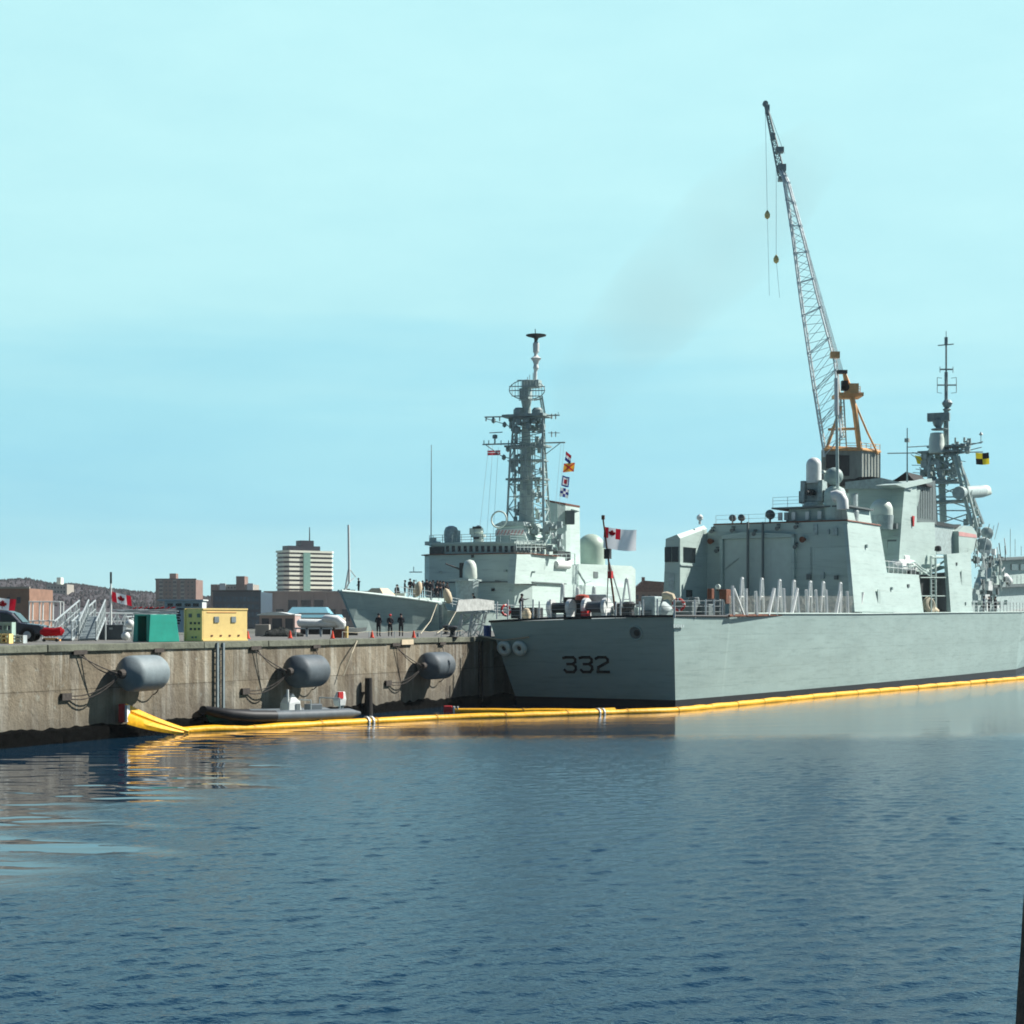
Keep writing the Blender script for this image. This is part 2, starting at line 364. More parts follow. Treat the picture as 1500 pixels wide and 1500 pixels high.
def T(name, label, cat, loc=(0,0,0), rz=0, group=None):
    o = bpy.data.objects.new(name, None); COL.objects.link(o); o.location = loc; o.rotation_euler = (0,0,rz); o.empty_display_size = .3
    o['label'] = label; o['category'] = cat
    if group: o['group'] = group
    return o
def tag(o, label, cat, group=None, kind=None):
    o['label'] = label; o['category'] = cat
    if group: o['group'] = group
    if kind: o['kind'] = kind
    return o
def struct(o, label=None):
    o['kind'] = 'structure'
    if label: o['label'] = label
    return o
def copy_thing(root, loc, rz, label):
    def cp(o, par):
        c = o.copy(); COL.objects.link(c); c.parent = par
        for ch in list(o.children): cp(ch, c)
        return c
    r = cp(root, None); r.location = loc; r.rotation_euler = (0,0,rz); r['label'] = label
    return r
class Fr:
    """a ship's own frame: x = abeam, y = along, z = up; with the way back from a sight line to a point on a plane"""
    def __init__(s, ox, oy, ang):
        s.o = (ox, oy); s.a = R(ang); s.u = (math.sin(s.a), math.cos(s.a)); s.v = (math.cos(s.a), -math.sin(s.a))
    def s_at(s, px, t):
        r = (px-750)/FP; return (r*(s.o[1]+t*s.v[1])-s.o[0]-t*s.v[0])/(s.u[0]-r*s.u[1])
    def t_at(s, px, y):
        r = (px-750)/FP; return (r*(s.o[1]+y*s.u[1])-s.o[0]-y*s.u[0])/(s.v[0]-r*s.v[1])
    def Y(s, y, t): return s.o[1]+y*s.u[1]+t*s.v[1]
    def z_at(s, py, y, t): return H-(py-HY)/FP*s.Y(y, t)
    def side(s, px, py, t): y = s.s_at(px, t); return Vector((t, y, s.z_at(py, y, t)))
    def face(s, px, py, y): t = s.t_at(px, y); return Vector((t, y, s.z_at(py, y, t)))
    def world(s, p): return Vector((s.o[0]+p[0]*s.v[0]+p[1]*s.u[0], s.o[1]+p[0]*s.v[1]+p[1]*s.u[1], p[2]))
def W(px, py, Y): return Vector(((px-750)/FP*Y, Y, H-(py-HY)/FP*Y))
def PX(mpx, Y): return mpx/FP*Y     # photo pixels to metres at depth Y
def dome(r, h0, h1, k=7):      # profile: straight from h0 to h1-r then a hemisphere
    return [(r, h0)] + [(r*math.cos(a*math.pi/2/k), h1-r+r*math.sin(a*math.pi/2/k)) for a in range(k+1)]
# ================================================================== SETTING
WA = R(26); WU = Vector((math.sin(WA), math.cos(WA), 0)); WN = Vector((math.cos(WA), -math.sin(WA), 0)); FA = Vector((-24.06, 80.2, 0))
def wall(k, off=0, z=0): return FA + WU*k + WN*off + Vector((0,0,z))
def wk(px):    # how far along the wall a sight line meets it
    r = (px-750)/FP; return (r*FA.y-FA.x)/(WU.x-r*WU.y)
def wz(py, k): return H-(py-HY)/FP*wall(k).y
QZ = 4.85
D = Fr(-19.15, 190, 23)          # destroyer: y runs from the bow aft, x to its port side
# water: one sheet with real wind waves where they can be told apart, flat towards the horizon
import numpy as np
def water_sheet():
    ys = [-150, -60, -10, 6, 14]
    y = 18.0
    while y < 118: ys.append(y); y += .075 + max(0, y-40)*.0009
    ys += [125, 140, 170, 220, 300, 420, 600, 900, 1400, 2200, 3300]
    ys = np.array(ys); fine = np.arange(-.40, .4001, .0011)
    cs = np.concatenate([[-18,-8,-4,-2,-1.2,-.8,-.6,-.5,-.44], fine, [.44,.5,.6,.8,1.2,2,4,8,18]])
    sc = np.clip(ys, 18, 400)[:, None]
    X = cs[None, :]*sc; Y = np.repeat(ys[:, None], len(cs), 1)
    rs = np.random.RandomState(4)
    wd = (X+24.06)*.899 - (Y-80.2)*.438; k = (X+24.06)*.438 + (Y-80.2)*.899
    def low(fx, fy, n, seed):
        r_ = np.random.RandomState(seed); o = 0
        for i in range(n):
            a = r_.uniform(.5, 1.8); th = r_.uniform(-1, 1); o = o + np.sin(X*fx*a*np.cos(th) + Y*fy*a + X*fx*a*.5*np.sin(th) + r_.uniform(0, 6.28))
        return o/np.sqrt(n)
    edge = np.interp(k, [-38, -16, 10], [27, 24, 8]) - wd + low(.10, .22, 6, 1)*2.0 + low(.5, 1.4, 6, 2)*1.6
    slA = np.clip((edge+2)/4.5, 0, 1); slA = slA*slA*(3-2*slA)
    yy = Y - .10*X + low(.08, .12, 5, 3)*1.2
    slB = np.clip((yy-84)/7, 0, 1)*.90
    breeze = 1-np.maximum(slA, slB)
    patch = np.clip(.80 + .22*low(.05, .13, 6, 5), .35, 1.25)
    h = np.zeros_like(X); wind = R(-68)
    for i in range(90):
        lam = .22*(1.25/.22)**(rs.rand()**1.15); th = wind + rs.normal(0, .55); kk = 2*np.pi/lam
        slope = .040*(lam/1.0)**-.12 if lam < 1.6 else .028*(1.6/lam)**.6
        h += slope/kk*np.sin(kk*(X*np.cos(th)+Y*np.sin(th)) + rs.uniform(0, 6.28))
    hb = h*breeze*patch*np.interp(Y, [25, 38, 58, 85], [.56, .50, .34, .25])
    hs = np.zeros_like(X)
    for i in range(26):
        lam = .7*(4.5/.7)**rs.rand(); th = R(-88) + rs.normal(0, .35); kk = 2*np.pi/lam
        hs += .0052/kk*np.sin(kk*(X*np.cos(th)+Y*np.sin(th)) + rs.uniform(0, 6.28))
    Z = hb + hs*(.22 + 1.5*slA*np.interp(wd, [2, 16], [.25, 1]))
    fade = np.interp(ys, [14, 19, 110, 125], [0, 1, 1, 0])[:, None]*np.where(np.abs(cs) < .41, 1, 0)[None, :]
    Z = Z*fade
    nr, nc = X.shape; co = np.stack([X, Y, Z], -1).reshape(-1).astype(np.float32)
    idx = np.arange(nr*nc).reshape(nr, nc); q = np.stack([idx[:-1,:-1], idx[:-1,1:], idx[1:,1:], idx[1:,:-1]], -1).reshape(-1, 4)
    me = bpy.data.meshes.new('water'); me.vertices.add(nr*nc); me.vertices.foreach_set('co', co)
    me.loops.add(q.size); me.loops.foreach_set('vertex_index', q.reshape(-1).astype(np.int32))
    me.polygons.add(len(q)); me.polygons.foreach_set('loop_start', np.arange(0, q.size, 4, dtype=np.int32))
    me.update(calc_edges=True); me.shade_smooth()
    at = me.attributes.new('breeze', 'FLOAT', 'POINT'); at.data.foreach_set('value', np.clip(breeze, 0, 1).reshape(-1).astype(np.float32))
    me.materials.append(M['water']); o = bpy.data.objects.new('water', me); COL.objects.link(o); return o
struct(water_sheet(), 'harbour water, slick in the lee of the quay and ruffled by the breeze elsewhere')
# quay: one solid body, face on the near side
ks = [-80+i*4 for i in range(96)]
top = [wall(k, 0, QZ-.30) for k in ks]; bot = [wall(k, 0, -3) for k in ks]
far = [D.world((9, y, QZ-.30)) for y in (165, -150)]
mb = MB(); n = len(ks)
mb.add(top+bot, [(i, i+1, n+i+1, n+i) for i in range(n-1)])
quay = struct(mb.build('quay_wall_face', M['conc']), 'weathered concrete quay wall')
mb = MB(); o = len(top)
fl = [D.world((9, 165, QZ)), D.world((9, -150, QZ))]
tp = [wall(-80, -.7, QZ-.012), wall(300, -.7, QZ-.012)] + [p-Vector((0,0,.012)) for p in fl]
mb.prism(tp, (0,0,-7.5))
struct(mb.build('quay_deck', M['asph']), 'flat top of the quay')
mb = MB()
# coping beam: slightly uneven lengths
k = -80; rn = random.Random(3)
while k < 300:
    l = rn.uniform(5.5, 7.5); d = rn.uniform(0, .05); h = QZ + rn.uniform(-.012, .03)
    a, b_ = wall(k, .10+d), wall(k+l-.03, .10+d); c, e = wall(k+l-.03, -.72), wall(k, -.72)
    mb.prism([a+Vector((0,0,h)), b_+Vector((0,0,h)), c+Vector((0,0,h)), e+Vector((0,0,h))], (0,0,-.36))
    k += l
struct(mb.build('quay_coping', M['cope'], bevel=.03), 'mossy coping along the quay edge')
# mussels and weed
mb = MB(); st = .18; ks2 = []; k = -45
rows = 12; verts = []
while k < 75:
    ks2.append(k); k += st
for k in ks2:
    topz = .78 + .20*mnoise.noise(Vector((k*.5, 0, 3))) + .14*mnoise.noise(Vector((k*1.6, 4, 3))) - k*.004
    for j in range(rows):
        z = -.5 + (topz+.5)*j/(rows-1)
        off = .02 if j == rows-1 else .10 + .13*abs(mnoise.noise(Vector((k*1.4, z*1.6, 7)))) + .07*mnoise.noise(Vector((k*5, z*5, 1)))
        verts.append(wall(k, off, z))
m_ = len(ks2)
mb.add(verts, [(i*rows+j, (i+1)*rows+j, (i+1)*rows+j+1, i*rows+j+1) for i in range(m_-1) for j in range(rows-1)])
o = mb.build('mussel_crust', M['mussel'], smooth=True); tag(o, 'black crust of mussels and weed along the foot of the quay wall', 'mussel crust', kind='stuff')

# land beyond the basin
mb = MB(); mb.prism([(-1800,352,3.2),(2600,352,3.2),(2600,3290,3.2),(-1800,3290,3.2)], (0,0,-4))
struct(mb.build('ground', M['land']), 'low shore beyond the jetty')
# wooded ridge
HP = [(-700,835),(-300,842),(0,853),(40,850),(70,857),(110,858),(150,864),(200,869),(260,873),(320,878),(400,884),(500,889),(640,890),(760,888),(900,874),(930,866),(960,864),(1000,880),(1200,890),(1500,893),(1900,880),(2400,870)]
def ridge(px):
    for (a, ya), (b, yb) in zip(HP, HP[1:]):
        if a <= px <= b: return ya+(yb-ya)*(px-a)/(b-a)
    return 880
HYd = 1700
mb = MB(); xs = list(range(-700, 2401, 12)); prof = [(0, 900, 0), (.35, 1100, .3), (.7, 1400, .7), (1, 1700, 1), (.8, 2100, .8), (0, 2700, 0)]
vv = []
for px in xs:
    z1 = (HY-ridge(px))/FP*HYd + H - 3.2
    for f, Y, q in prof: vv.append(((px-750)/FP*HYd*(.75+.25*Y/1700), Y, 3.0 + max(0, z1*q + (0 if q in (0,) else 2.2*mnoise.noise(Vector((px*.02, Y*.003, 0)))))))
p_ = len(prof)
mb.add(vv, [(i*p_+j, (i+1)*p_+j, (i+1)*p_+j+1, i*p_+j+1) for i in range(len(xs)-1) for j in range(p_-1)])
struct(mb.build('hill', M['woods'], smooth=True), 'low wooded ridge behind the town')
# far-off wood on it: leafless crowns as one mass
mb = MB(); rn = random.Random(5)
def crown(mb, c, r, h, rn):
    n = 6; vs = []
    for zz, rr in ((0,.35),(.3,.95),(.65,.8),(1,.15)):
        for i in range(n):
            t = 2*math.pi*i/n+rn.random(); q = r*rr*rn.uniform(.6,1.25)
            vs.append((c[0]+q*math.cos(t), c[1]+q*math.sin(t), c[2]+h*(zz*rn.uniform(.9,1.12))))
    mb.add(vs, [(a*n+j, a*n+(j+1)%n, (a+1)*n+(j+1)%n, (a+1)*n+j) for a in range(3) for j in range(n)]+[tuple(range(3*n,4*n))], rn.randrange(3))
for i in range(13000):
    px = rn.uniform(-150, 1000) if i < 11500 else rn.uniform(-700, 2400); q = rn.choice((rn.uniform(.25,1), 1)); Y = 1050+650*q
    z1 = (HY-ridge(px))/FP*HYd + H - 3.2
    X = (px-750)/FP*HYd*(.75+.25*Y/1700)
    f = .3+.7*(Y-1100)/600 if Y > 1100 else .3
    crown(mb, (X, Y, 3+z1*f-2-3*q), rn.uniform(1.6,3.8), rn.uniform(4,8), rn)
mw2 = mat('bare grey trees', (.056,.041,.045), 1, var=.2, scale=.1); mw3 = mat('dark evergreens', (.036,.028,.030), 1, var=.3, scale=.1)
tag(mb.build('far_wood', [M['woods'], mw2, mw3]), 'far-off leafless wood covering the ridge behind the town', 'woodland', kind='stuff')

# ================================================================== TOWN
def bld(name, label, cat, px0, px1, pyt, Y, depth, wall_mat, ang=0, base_z=3.2):
    """block whose near face spans px0..px1 with its roof at row pyt; returns root, width, height"""
    a = W(px0, pyt, Y); b = W(px1, pyt, Y); wd = b.x-a.x; h = a.z-base_z
    root = T(name, label, cat, ((a.x+b.x)/2, Y, base_z), R(ang))
    MB().box((0, depth/2, h/2), (wd, depth, h)).build('wall', wall_mat, root)
    return root, wd, h
def wins(root, wd, h, cols, rows_, x0, x1, z0, z1, fw=.6, fh=.55, y=-.06, m='bwin', name='window', cap=100, sill=False):
    cw = (x1-x0)/cols; rh = (z1-z0)/rows_
    for i in range(cols):
        for j in range(rows_):
            c = (x0+(i+.5)*cw, y, z0+(j+.5)*rh)
            MB().box(c, (cw*fw, .12, rh*fh)).build(name, M[m], root)

# hotel tower on its stone podium
Y = 820
r, wd, h = bld('podium_building', 'broad pinkish brown building with tall dark window bays under the striped tower', 'building', 388, 548, 868, Y-30, 60, M['brickpink'])
for i, px in enumerate((410, 429, 448, 467, 486, 507, 528)):
    a = W(px, 0, Y-30).x - (W(388,0,Y-30).x+W(548,0,Y-30).x)/2
    zt = h-2.5 if 0 < i < 4 else h-5.5
    MB().box((a, -.15, zt-5), (4.2 if 0 < i < 4 else 3.6, .5, 8 if 0<i<4 else 5.5)).build('window', M['bwin'], r)
MB().box((0, -.3, h+.3), (wd+1, 1.2, .8)).build('cornice', M['brickpink'], r)
for px in (398, 420, 438.5, 457.5, 477, 497): 
    a = W(px, 0, Y-30).x - (W(388,0,Y-30).x+W(548,0,Y-30).x)/2
    MB().box((a, -.45, h/2), (1.0, .7, h)).build('pilaster', M['stone'] if False else M['brickpink'], r)
a = W(406, 808, Y); b = W(487, 808, Y); xm = (a.x+b.x)/2; hw = (b.x-a.x)/2
tz0 = W(0, 868, Y).z; tz1 = W(0, 808, Y).z
r = T('hotel_tower', 'cream and dark striped office tower with dark rooftop plant and mast', 'tower', (xm+2.4, Y, tz0-.5), R(35))
hw = 12.8
hh = tz1-tz0
def oct_(e, z0, z1, hw=hw, d=9):
    return [(-hw-e, 2, z0), (-hw+1.5, -e, z0), (hw-1, -e, z0), (hw+e, 1, z0), (hw+e, d, z0), (-hw-e, d, z0)], (0,0,z1-z0)
mb = MB(); p, q = oct_(0, 0, hh); mb.prism(p, q); mb.build('window_band', M['bwin'], r)
nb = 9; fh = hh/nb
for i in range(nb):
    mb = MB(); p, q = oct_(.5, i*fh+.15, i*fh+fh*.62); mb.prism(p, q); mb.build('spandrel', M['bandcream'], r)
MB().box((-hw*.16, -.7, hh/2), (3.6, .8, hh-.5)).build('stair_glazing', M['greenpane'], r)
mb = MB(); p, q = oct_(.8, hh-.1, hh+.9); mb.prism(p, q); mb.build('parapet', M['bandcream'], r)
MB().box((-hw*.15, 5, hh+2.0), (hw*1.35, 6, 2.4)).build('roof_plant', M['bwin'], r)
MB().box((0, 5, hh+3.4), (hw*.55, 5, 5)).build('lift_house', M['bwin'], r)
MB().cyl((hw*.2, 5, hh+4), (hw*.2, 5, hh+12.5), .35, .2).build('mast', M['dark'], r)

# dark blue glass block
r, wd, h = bld('blue_office_block', 'dark blue glass office block left of the striped tower', 'building', 312, 382, 867, 620, 30, M['bluebld'])
wins(r, wd, h, 11, 4, -wd/2+.6, wd/2-.6, 1.0, h-1.2, .82, .62, m='bluewin')
MB().box((0,-.2,h+.3), (wd+.4, 1, .7)).build('parapet', M['bwin'], r)
# two apartment blocks
r, wd, h = bld('apartment_block', 'brown brick apartment block with white balcony strips and a rooftop lift house', 'building', 228, 287, 849, 1150, 26, M['brick'])
for x in (-.36, -.02, .17): 
    MB().box((x*wd, -.3, h*.5), (wd*.10, .8, h*.98)).build('balcony_strip', M['stone'], r)
    wins(r, wd, h, 1, 11, x*wd-1.3, x*wd+1.3, 1, h-.5, .9, .5, y=-.85)
wins(r, wd, h, 2, 11, -.28*wd, -.1*wd, 1, h-.5, .5, .4); wins(r, wd, h, 2, 11, .26*wd, .46*wd, 1, h-.5, .4, .35)
MB().box((-wd*.12, 10, h+2), (wd*.16, 8, 4.6)).build('lift_house', M['brick'], r)
MB().box((0,-.3,h+.3), (wd+.6, 1.2, .8)).build('parapet', M['bwin'], r)
r, wd, h = bld('slab_block', 'pale slab block with white end walls and a dark lift tower', 'building', 309, 371, 856, 1050, 24, M['stone'])
MB().box((-wd*.42, -.4, h*.5), (wd*.16, 1.2, h*.99)).build('brown_bay', M['brick'], r)
MB().box((wd*.43, -.4, h*.5+.3), (wd*.14, 1.2, h+.6)).build('white_bay', M['white'], r)
MB().box((-wd*.22, -.4, h*.5+.3), (wd*.14, 1.2, h+.6)).build('white_bay', M['white'], r)
MB().box((wd*.2, 6, h*.5+2.5), (wd*.2, 14, h+5)).build('lift_tower', M['brick'], r)
wins(r, wd, h, 6, 9, -wd*.12, wd*.32, 3, h-.8, .55, .45)
# cream block on the ridge
r, wd, h = bld('cream_block', 'small cream block rising from the wooded ridge at the far left', 'building', 68, 98, 856, 1500, 24, M['stone'])
MB().box((wd*.02, 10, h+3), (wd*.2, 9, 6.4)).build('stair_tower', M['bandcream'], r)
wins(r, wd, h, 6, 3, -wd*.45, wd*.45, h-12, h-1, .5, .45)
# brick block far left
r, wd, h = bld('brick_warehouse', 'red brown brick building behind the flag at the left edge', 'building', -90, 43, 862, 430, 22, mat('warm brick', (.25,.14,.095), .9, var=.25, scale=.5))
wins(r, wd, h, 8, 2, -wd*.46, wd*.44, 2.2, h-1, .35, .4)
MB().box((0,-.15,h+.2), (wd+.3, .8, .5)).build('parapet', M['stone'], r)
# blue roofed shed, canopy building
Yb = 470
a = W(423, 925, Yb); b = W(497, 925, Yb); wd = b.x-a.x
r = T('blue_roofed_hall', 'low pale stone hall under a stepped pale blue roof', 'building', ((a.x+b.x)/2, Yb, 3.2))
MB().box((0, 9, 1.9), (wd, 18, 3.8)).build('wall', M['stone'], r)
z1 = W(0, 905, Yb).z-3.2; z2 = W(0, 889, Yb).z-3.2; zm = W(0, 899, Yb).z-3.2
mb = MB(); mb.loft([[(-wd/2+1,-.5,z1-1.1),(wd/2,-.5,z1-1.1),(wd/2,19,z1-1.1),(-wd/2+1,19,z1-1.1)],[(-wd/2+3,2,zm-.2),(wd/2-1,2,zm-.2),(wd/2-1,17,zm-.2),(-wd/2+3,17,zm-.2)]])
mb.build('lower_roof', M['lbroof'], r)
mb = MB(); mb.loft([[(-wd/2-1.0,2.2,zm),(wd/2-3.2,2.2,zm),(wd/2-3.2,16,zm),(-wd/2-1.0,16,zm)],[(-wd/2+.2,6,z2),(wd/2-4.4,6,z2),(wd/2-4.4,12,z2),(-wd/2+.2,12,z2)]])
mb.build('upper_roof', M['lbroof'], r)
MB().box((0,.9,zm+.0), (wd*.62,.2,.5)).build('roof_light', M['galv'], r)
for x in (-.3,-.1,.1,.3): MB().box((x*wd, -.05, 2.9), (1.0,.15,.8)).build('window', M['bwin'], r)
MB().box((wd*.28,-.05,1.4),(3,.15,2.6)).build('door', M['bwin'], r)
a = W(380, 925, 430); b = W(432, 925, 430); wd = b.x-a.x
r = T('canopy_building', 'low pinkish building with a white curved canopy and dark openings', 'building', ((a.x+b.x)/2, 430, 3.2))
MB().box((0, 6, 2.3), (wd, 12, 4.6)).build('wall', M['brickpink'], r)
mb = MB(); mb.prism([(-wd/2-.4+wd*1.06*i/10, -1.4, 4.5+.65*math.sin(math.pi*min(1, i/9))) for i in range(11)]+[(wd/2+.2,-1.4,4.3),(-wd/2-.4,-1.4,4.3)], (0,13,0)); mb.build('canopy', M['white'], r)
for x, w_ in ((-.33,.2),(.0,.28),(.34,.22)): MB().box((x*wd, -.05, 1.9), (w_*wd,.2,3.2)).build('opening', M['bwin'], r)
# reddish house and pale roofed house seen between the two ships
r, wd, h = bld('brick_house', 'brown roofed brick house seen in the gap between the two warships', 'house', 926, 985, 866, 640, 14, M['brick'])
mb = MB(); mb.prism([(-wd/2-.5, -.6, h-.2), (wd/2+.5, -.6, h-.2), (wd/2-2.5, -.6, h+3.4), (-wd/2+4.5, -.6, h+4.0)], (0, 15.5, 0)); mb.build('roof', M['rust'], r)
MB().box((-wd*.2, 5, h+4.2), (1.2,1.2,2.4)).build('chimney', M['brick'], r)
wins(r, wd, h, 6, 4, -wd*.45, wd*.45, 1, h-.6, .4, .5)
MB().box((0,-.3,h*.62),(wd*1.02,.5,.9)).build('white_fascia', M['white'], r)
# white two-deck cabin behind the steps
Yc = 175; a = W(214, 925, Yc); b = W(298, 925, Yc); wd = b.x-a.x
zc = lambda py: W(0, py, Yc).z-QZ
r = T('white_site_cabin', 'white cabin with a dark window strip and black-lettered panel behind the green and yellow stands', 'cabin', ((a.x+b.x)/2, Yc, QZ))
MB().box((wd*.12, 1.5, zc(893)/2), (wd*.76, 3, zc(893))).build('lower_wall', M['white'], r)
MB().box((wd*.02, 1.5, zc(892)), (wd*1.0, 3.6, .14)).build('roof_slab', M['bwin'], r)
MB().box((wd*.14, 1.5, (zc(891)+zc(880))/2), (wd*.66, 2.4, zc(880)-zc(891))).build('upper_wall', M['white'], r)
MB().box((wd*.10, 1.4, zc(879)), (wd*.80, 3, .12)).build('upper_roof', M['white'], r)
for x in (-.09, .06, .22, .36): MB().box((wd*x, .27, zc(886)), (wd*.10, .08, PX(4.5,Yc))).build('window', M['glass'], r)
for x in (-.2,-.1): MB().box((wd*x, -.03, zc(903)), (wd*.07, .08, PX(9,Yc))).build('window', M['glass'], r)
pn = MB().box((wd*.06, -.05, zc(905)), (PX(12,Yc), .06, PX(25,Yc))).build('sign_panel', M['white'], r)
for i in range(5): MB().box((wd*.06+.1*(i%2), -.09, zc(897+i*4)), (PX(5,Yc), .03, PX(2.6,Yc))).build('lettering', M['black'], pn)

# the air: thin spring haze over the whole harbour
hz = bpy.data.materials.new('haze'); hz.use_nodes = True; nt = hz.node_tree; nt.nodes.clear()
vo = N(nt,'ShaderNodeVolumePrincipled'); vo.inputs['Color'].default_value = (.86,.94,.96,1); vo.inputs['Density'].default_value = .00009; vo.inputs['Anisotropy'].default_value = .2
ou = N(nt,'ShaderNodeOutputMaterial'); nt.links.new(vo.outputs[0], ou.inputs['Volume'])
o = MB().box((0, 1560, 65), (15200, 3500, 138)).build('haze', hz); tag(o, 'thin pale haze lying over the harbour and town', 'haze', kind='stuff')
# ================================================================== FRIGATE 332
F = Fr(5.89, 122.25, 30.5)
fr = T('frigate', 'grey frigate with 332 on its stern, moored stern towards us along the quay', 'warship', (F.o[0], F.o[1], 0), -F.a)
G = M['ship']
def part(mb, name, m, parent=None, **k): return mb.build(name, m, parent or fr, **k)
# hull: station y, half deck, half waterline, deck z starboard, deck z port, rake
ST = [(0,7.15,6.4,6.33,5.95),(3,7.35,6.6,6.33,6.1),(6.9,7.5,6.8,6.33,6.25),(7.3,7.5,6.8,6.57,6.57),(18,7.9,7.1,6.60,6.60),(34.8,8.15,7.5,6.65,6.65),(60,8.2,7.7,6.85,6.85),(90,8.0,7.3,7.05,7.05),(112,5.6,3.8,8.2,8.2),(126,2.4,1.0,9.2,9.2),(134,.25,.1,9.8,9.8)]
rings = []
for i, (y, d, w_, zs, zp) in enumerate(ST):
    rk = 1.9 if i == 0 else 0; bowr = 0 if y < 100 else (y-100)*.16
    f = .5/6.3
    wm = w_+(d-w_)*f
    yy = lambda z: y - rk*max(0, z/6.33) - bowr*(1-z/9.5)
    mid = lambda q: w_+(d-w_)*q
    dP = d + (.5, .35, .15)[i] if i < 3 else d      # the port quarter flares a little more
    rings.append([(-dP,yy(zp),zp), (-mid(.5)-(dP-d)*.5,yy(zp*.5),zp*.5), (-wm,yy(.5),.5), (-w_,yy(-.8),-.8), (w_,yy(-.8),-.8), (wm,yy(.5),.5), (mid(.5),yy(zs*.5),zs*.5), (d,yy(zs),zs)])
mb = MB(); n = 8; vs = [p for r_ in rings for p in r_]; m_ = len(rings); fs = []; mi = []
for i in range(m_-1):
    for j in range(n-1):
        fs.append((i*n+j, i*n+j+1, (i+1)*n+j+1, (i+1)*n+j)); mi.append(1 if j in (2,3,4) else 0)
fs.append((0,1,6,7)); mi.append(0); fs.append((1,2,5,6)); mi.append(0); fs.append((2,3,4,5)); mi.append(1)
mb.v = vs; mb.f = fs; mb.mi = mi
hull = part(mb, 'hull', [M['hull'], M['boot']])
mb = MB(); dl = [(r_[0], r_[7]) for r_ in rings]
mb.add([Vector(a)-Vector((0,0,.02)) for a, b in dl]+[Vector(b)-Vector((0,0,.02)) for a, b in dl], [(i, i+1, m_+i+1, m_+i) for i in range(m_-1)])
part(mb, 'deck', M['deck'])
mb = MB()   # dark deck-edge strake round the quarterdeck
pts = [Vector(rings[i][7])+Vector((.05,0,.03)) for i in (2,1,0)]
tr = [Vector(rings[0][7]).lerp(Vector(rings[0][0]), q/6)+Vector((0,-.05,.03+.10*math.sin(math.pi*q/6))) for q in range(7)]
mb.tube(pts[:-1]+tr+[Vector(rings[i][0])+Vector((-.05,0,.03)) for i in (1,2)], .09, n=6)
part(mb, 'deck_edge', M['black'])
mb = MB(); mb.tube([Vector(rings[i][7])+Vector((.03,0,.0)) for i in (3,4,5,6,7,8)], .07, n=6); part(mb, 'rubbing_strake', G)
# transom plane helpers: height on raked transom
def tran(px, py, off=.04):
    z = 3.0
    for _ in range(4):
        y = -1.9*z/6.33; t = F.t_at(px, y); z = F.z_at(py, y, t)
    nrm = Vector((0, -1, -.30)).normalized()
    return Vector((t, y, z)) + nrm*off
num = []
for px0, ch in ((824.5,'3'),(848.5,'3'),(872,'2')):
    a, b = px0, px0+19.5; t_, m2_, b_ = 962.5, 973, 984
    if ch == '3': st = [[(a+1,t_+1),(a+5,t_),(b-4,t_),(b-1,t_+3),(b-1,t_+7),(b-5,m2_-.5),(a+7,m2_-.5)],[(b-5,m2_-.5),(b-.5,m2_+3),(b,b_-4),(b-3,b_),(a+6,b_),(a+3,b_-3)]]
    else: st = [[(a+1,t_+2),(a+5,t_),(b-4,t_),(b-1,t_+3),(b-1,t_+7),(a+5,m2_+4),(a+4,b_),(b+1,b_)]]
    mb = MB()
    for s_ in st:
        q = [tran(x, y_) for x, y_ in s_]; hwid = .095
        for u_, v_ in zip(q, q[1:]):
            d = (v_-u_).normalized(); nn = Vector((0,-1,-.3)).normalized(); sd_ = d.cross(nn)*hwid; e = d*hwid*.8
            mb.prism([u_-e-sd_, v_+e-sd_, v_+e+sd_, u_-e+sd_], nn*.02)
    mb.build('hull_digit', M['black'], hull)
# stern exhaust scuttle
c = tran(931, 927, .02); nn = Vector((0,-1,-.3)).normalized()
mb = MB(); mb.torus(c, .50, .07, axis=nn, n=24, k=8); part(mb, 'stern_port', M['hull'])
mb = MB(); mb.lathe(c, [(.47,-.02),(.46,.015),(.3,.02)], n=20, axis=nn); part(mb, 'port_recess', M['louvre'])
mb = MB(); mb.lathe(tran(933,927,.05), [(.24,-.02),(.22,.02)], n=16, axis=nn); part(mb, 'port_flap', M['dark'])
mb = MB()   # faint name letters on the quarter, side frame
for i in range(6):
    p = F.side(987+i*2.6, 917, 7.2); mb.box((7.22, p.y, p.z), (.06, .22, .20 if i % 2 else .25))
part(mb, 'name_lettering', M['mid'])
p = F.side(1178, 931, 7.62); mb = MB(); mb.lathe(p, [(.16,0),(.14,.09)], n=12, axis=(1,0,-.1)); part(mb, 'hull_outlet', M['dark'])

def sidepoly(pts, t0, th, name, m, parent=None, bevel=0, lean=0):
    """plate outline seen on the starboard side at abeam distance t0 (lean: inboard per metre of height)"""
    q = []
    for px, py in pts:
        t = t0
        for _ in range(3):
            v = F.side(px, py, t); t = t0 - lean*(v.z-6.6)
        q.append(F.side(px, py, t))
    return part(MB().prism(q, (-th,0,0)), name, m, parent, bevel=bevel)
def facepoly(pts, y0, th, name, m, parent=None, bevel=0):
    return part(MB().prism([F.face(px, py, y0) for px, py in pts], (0, th, 0)), name, m, parent, bevel=bevel)

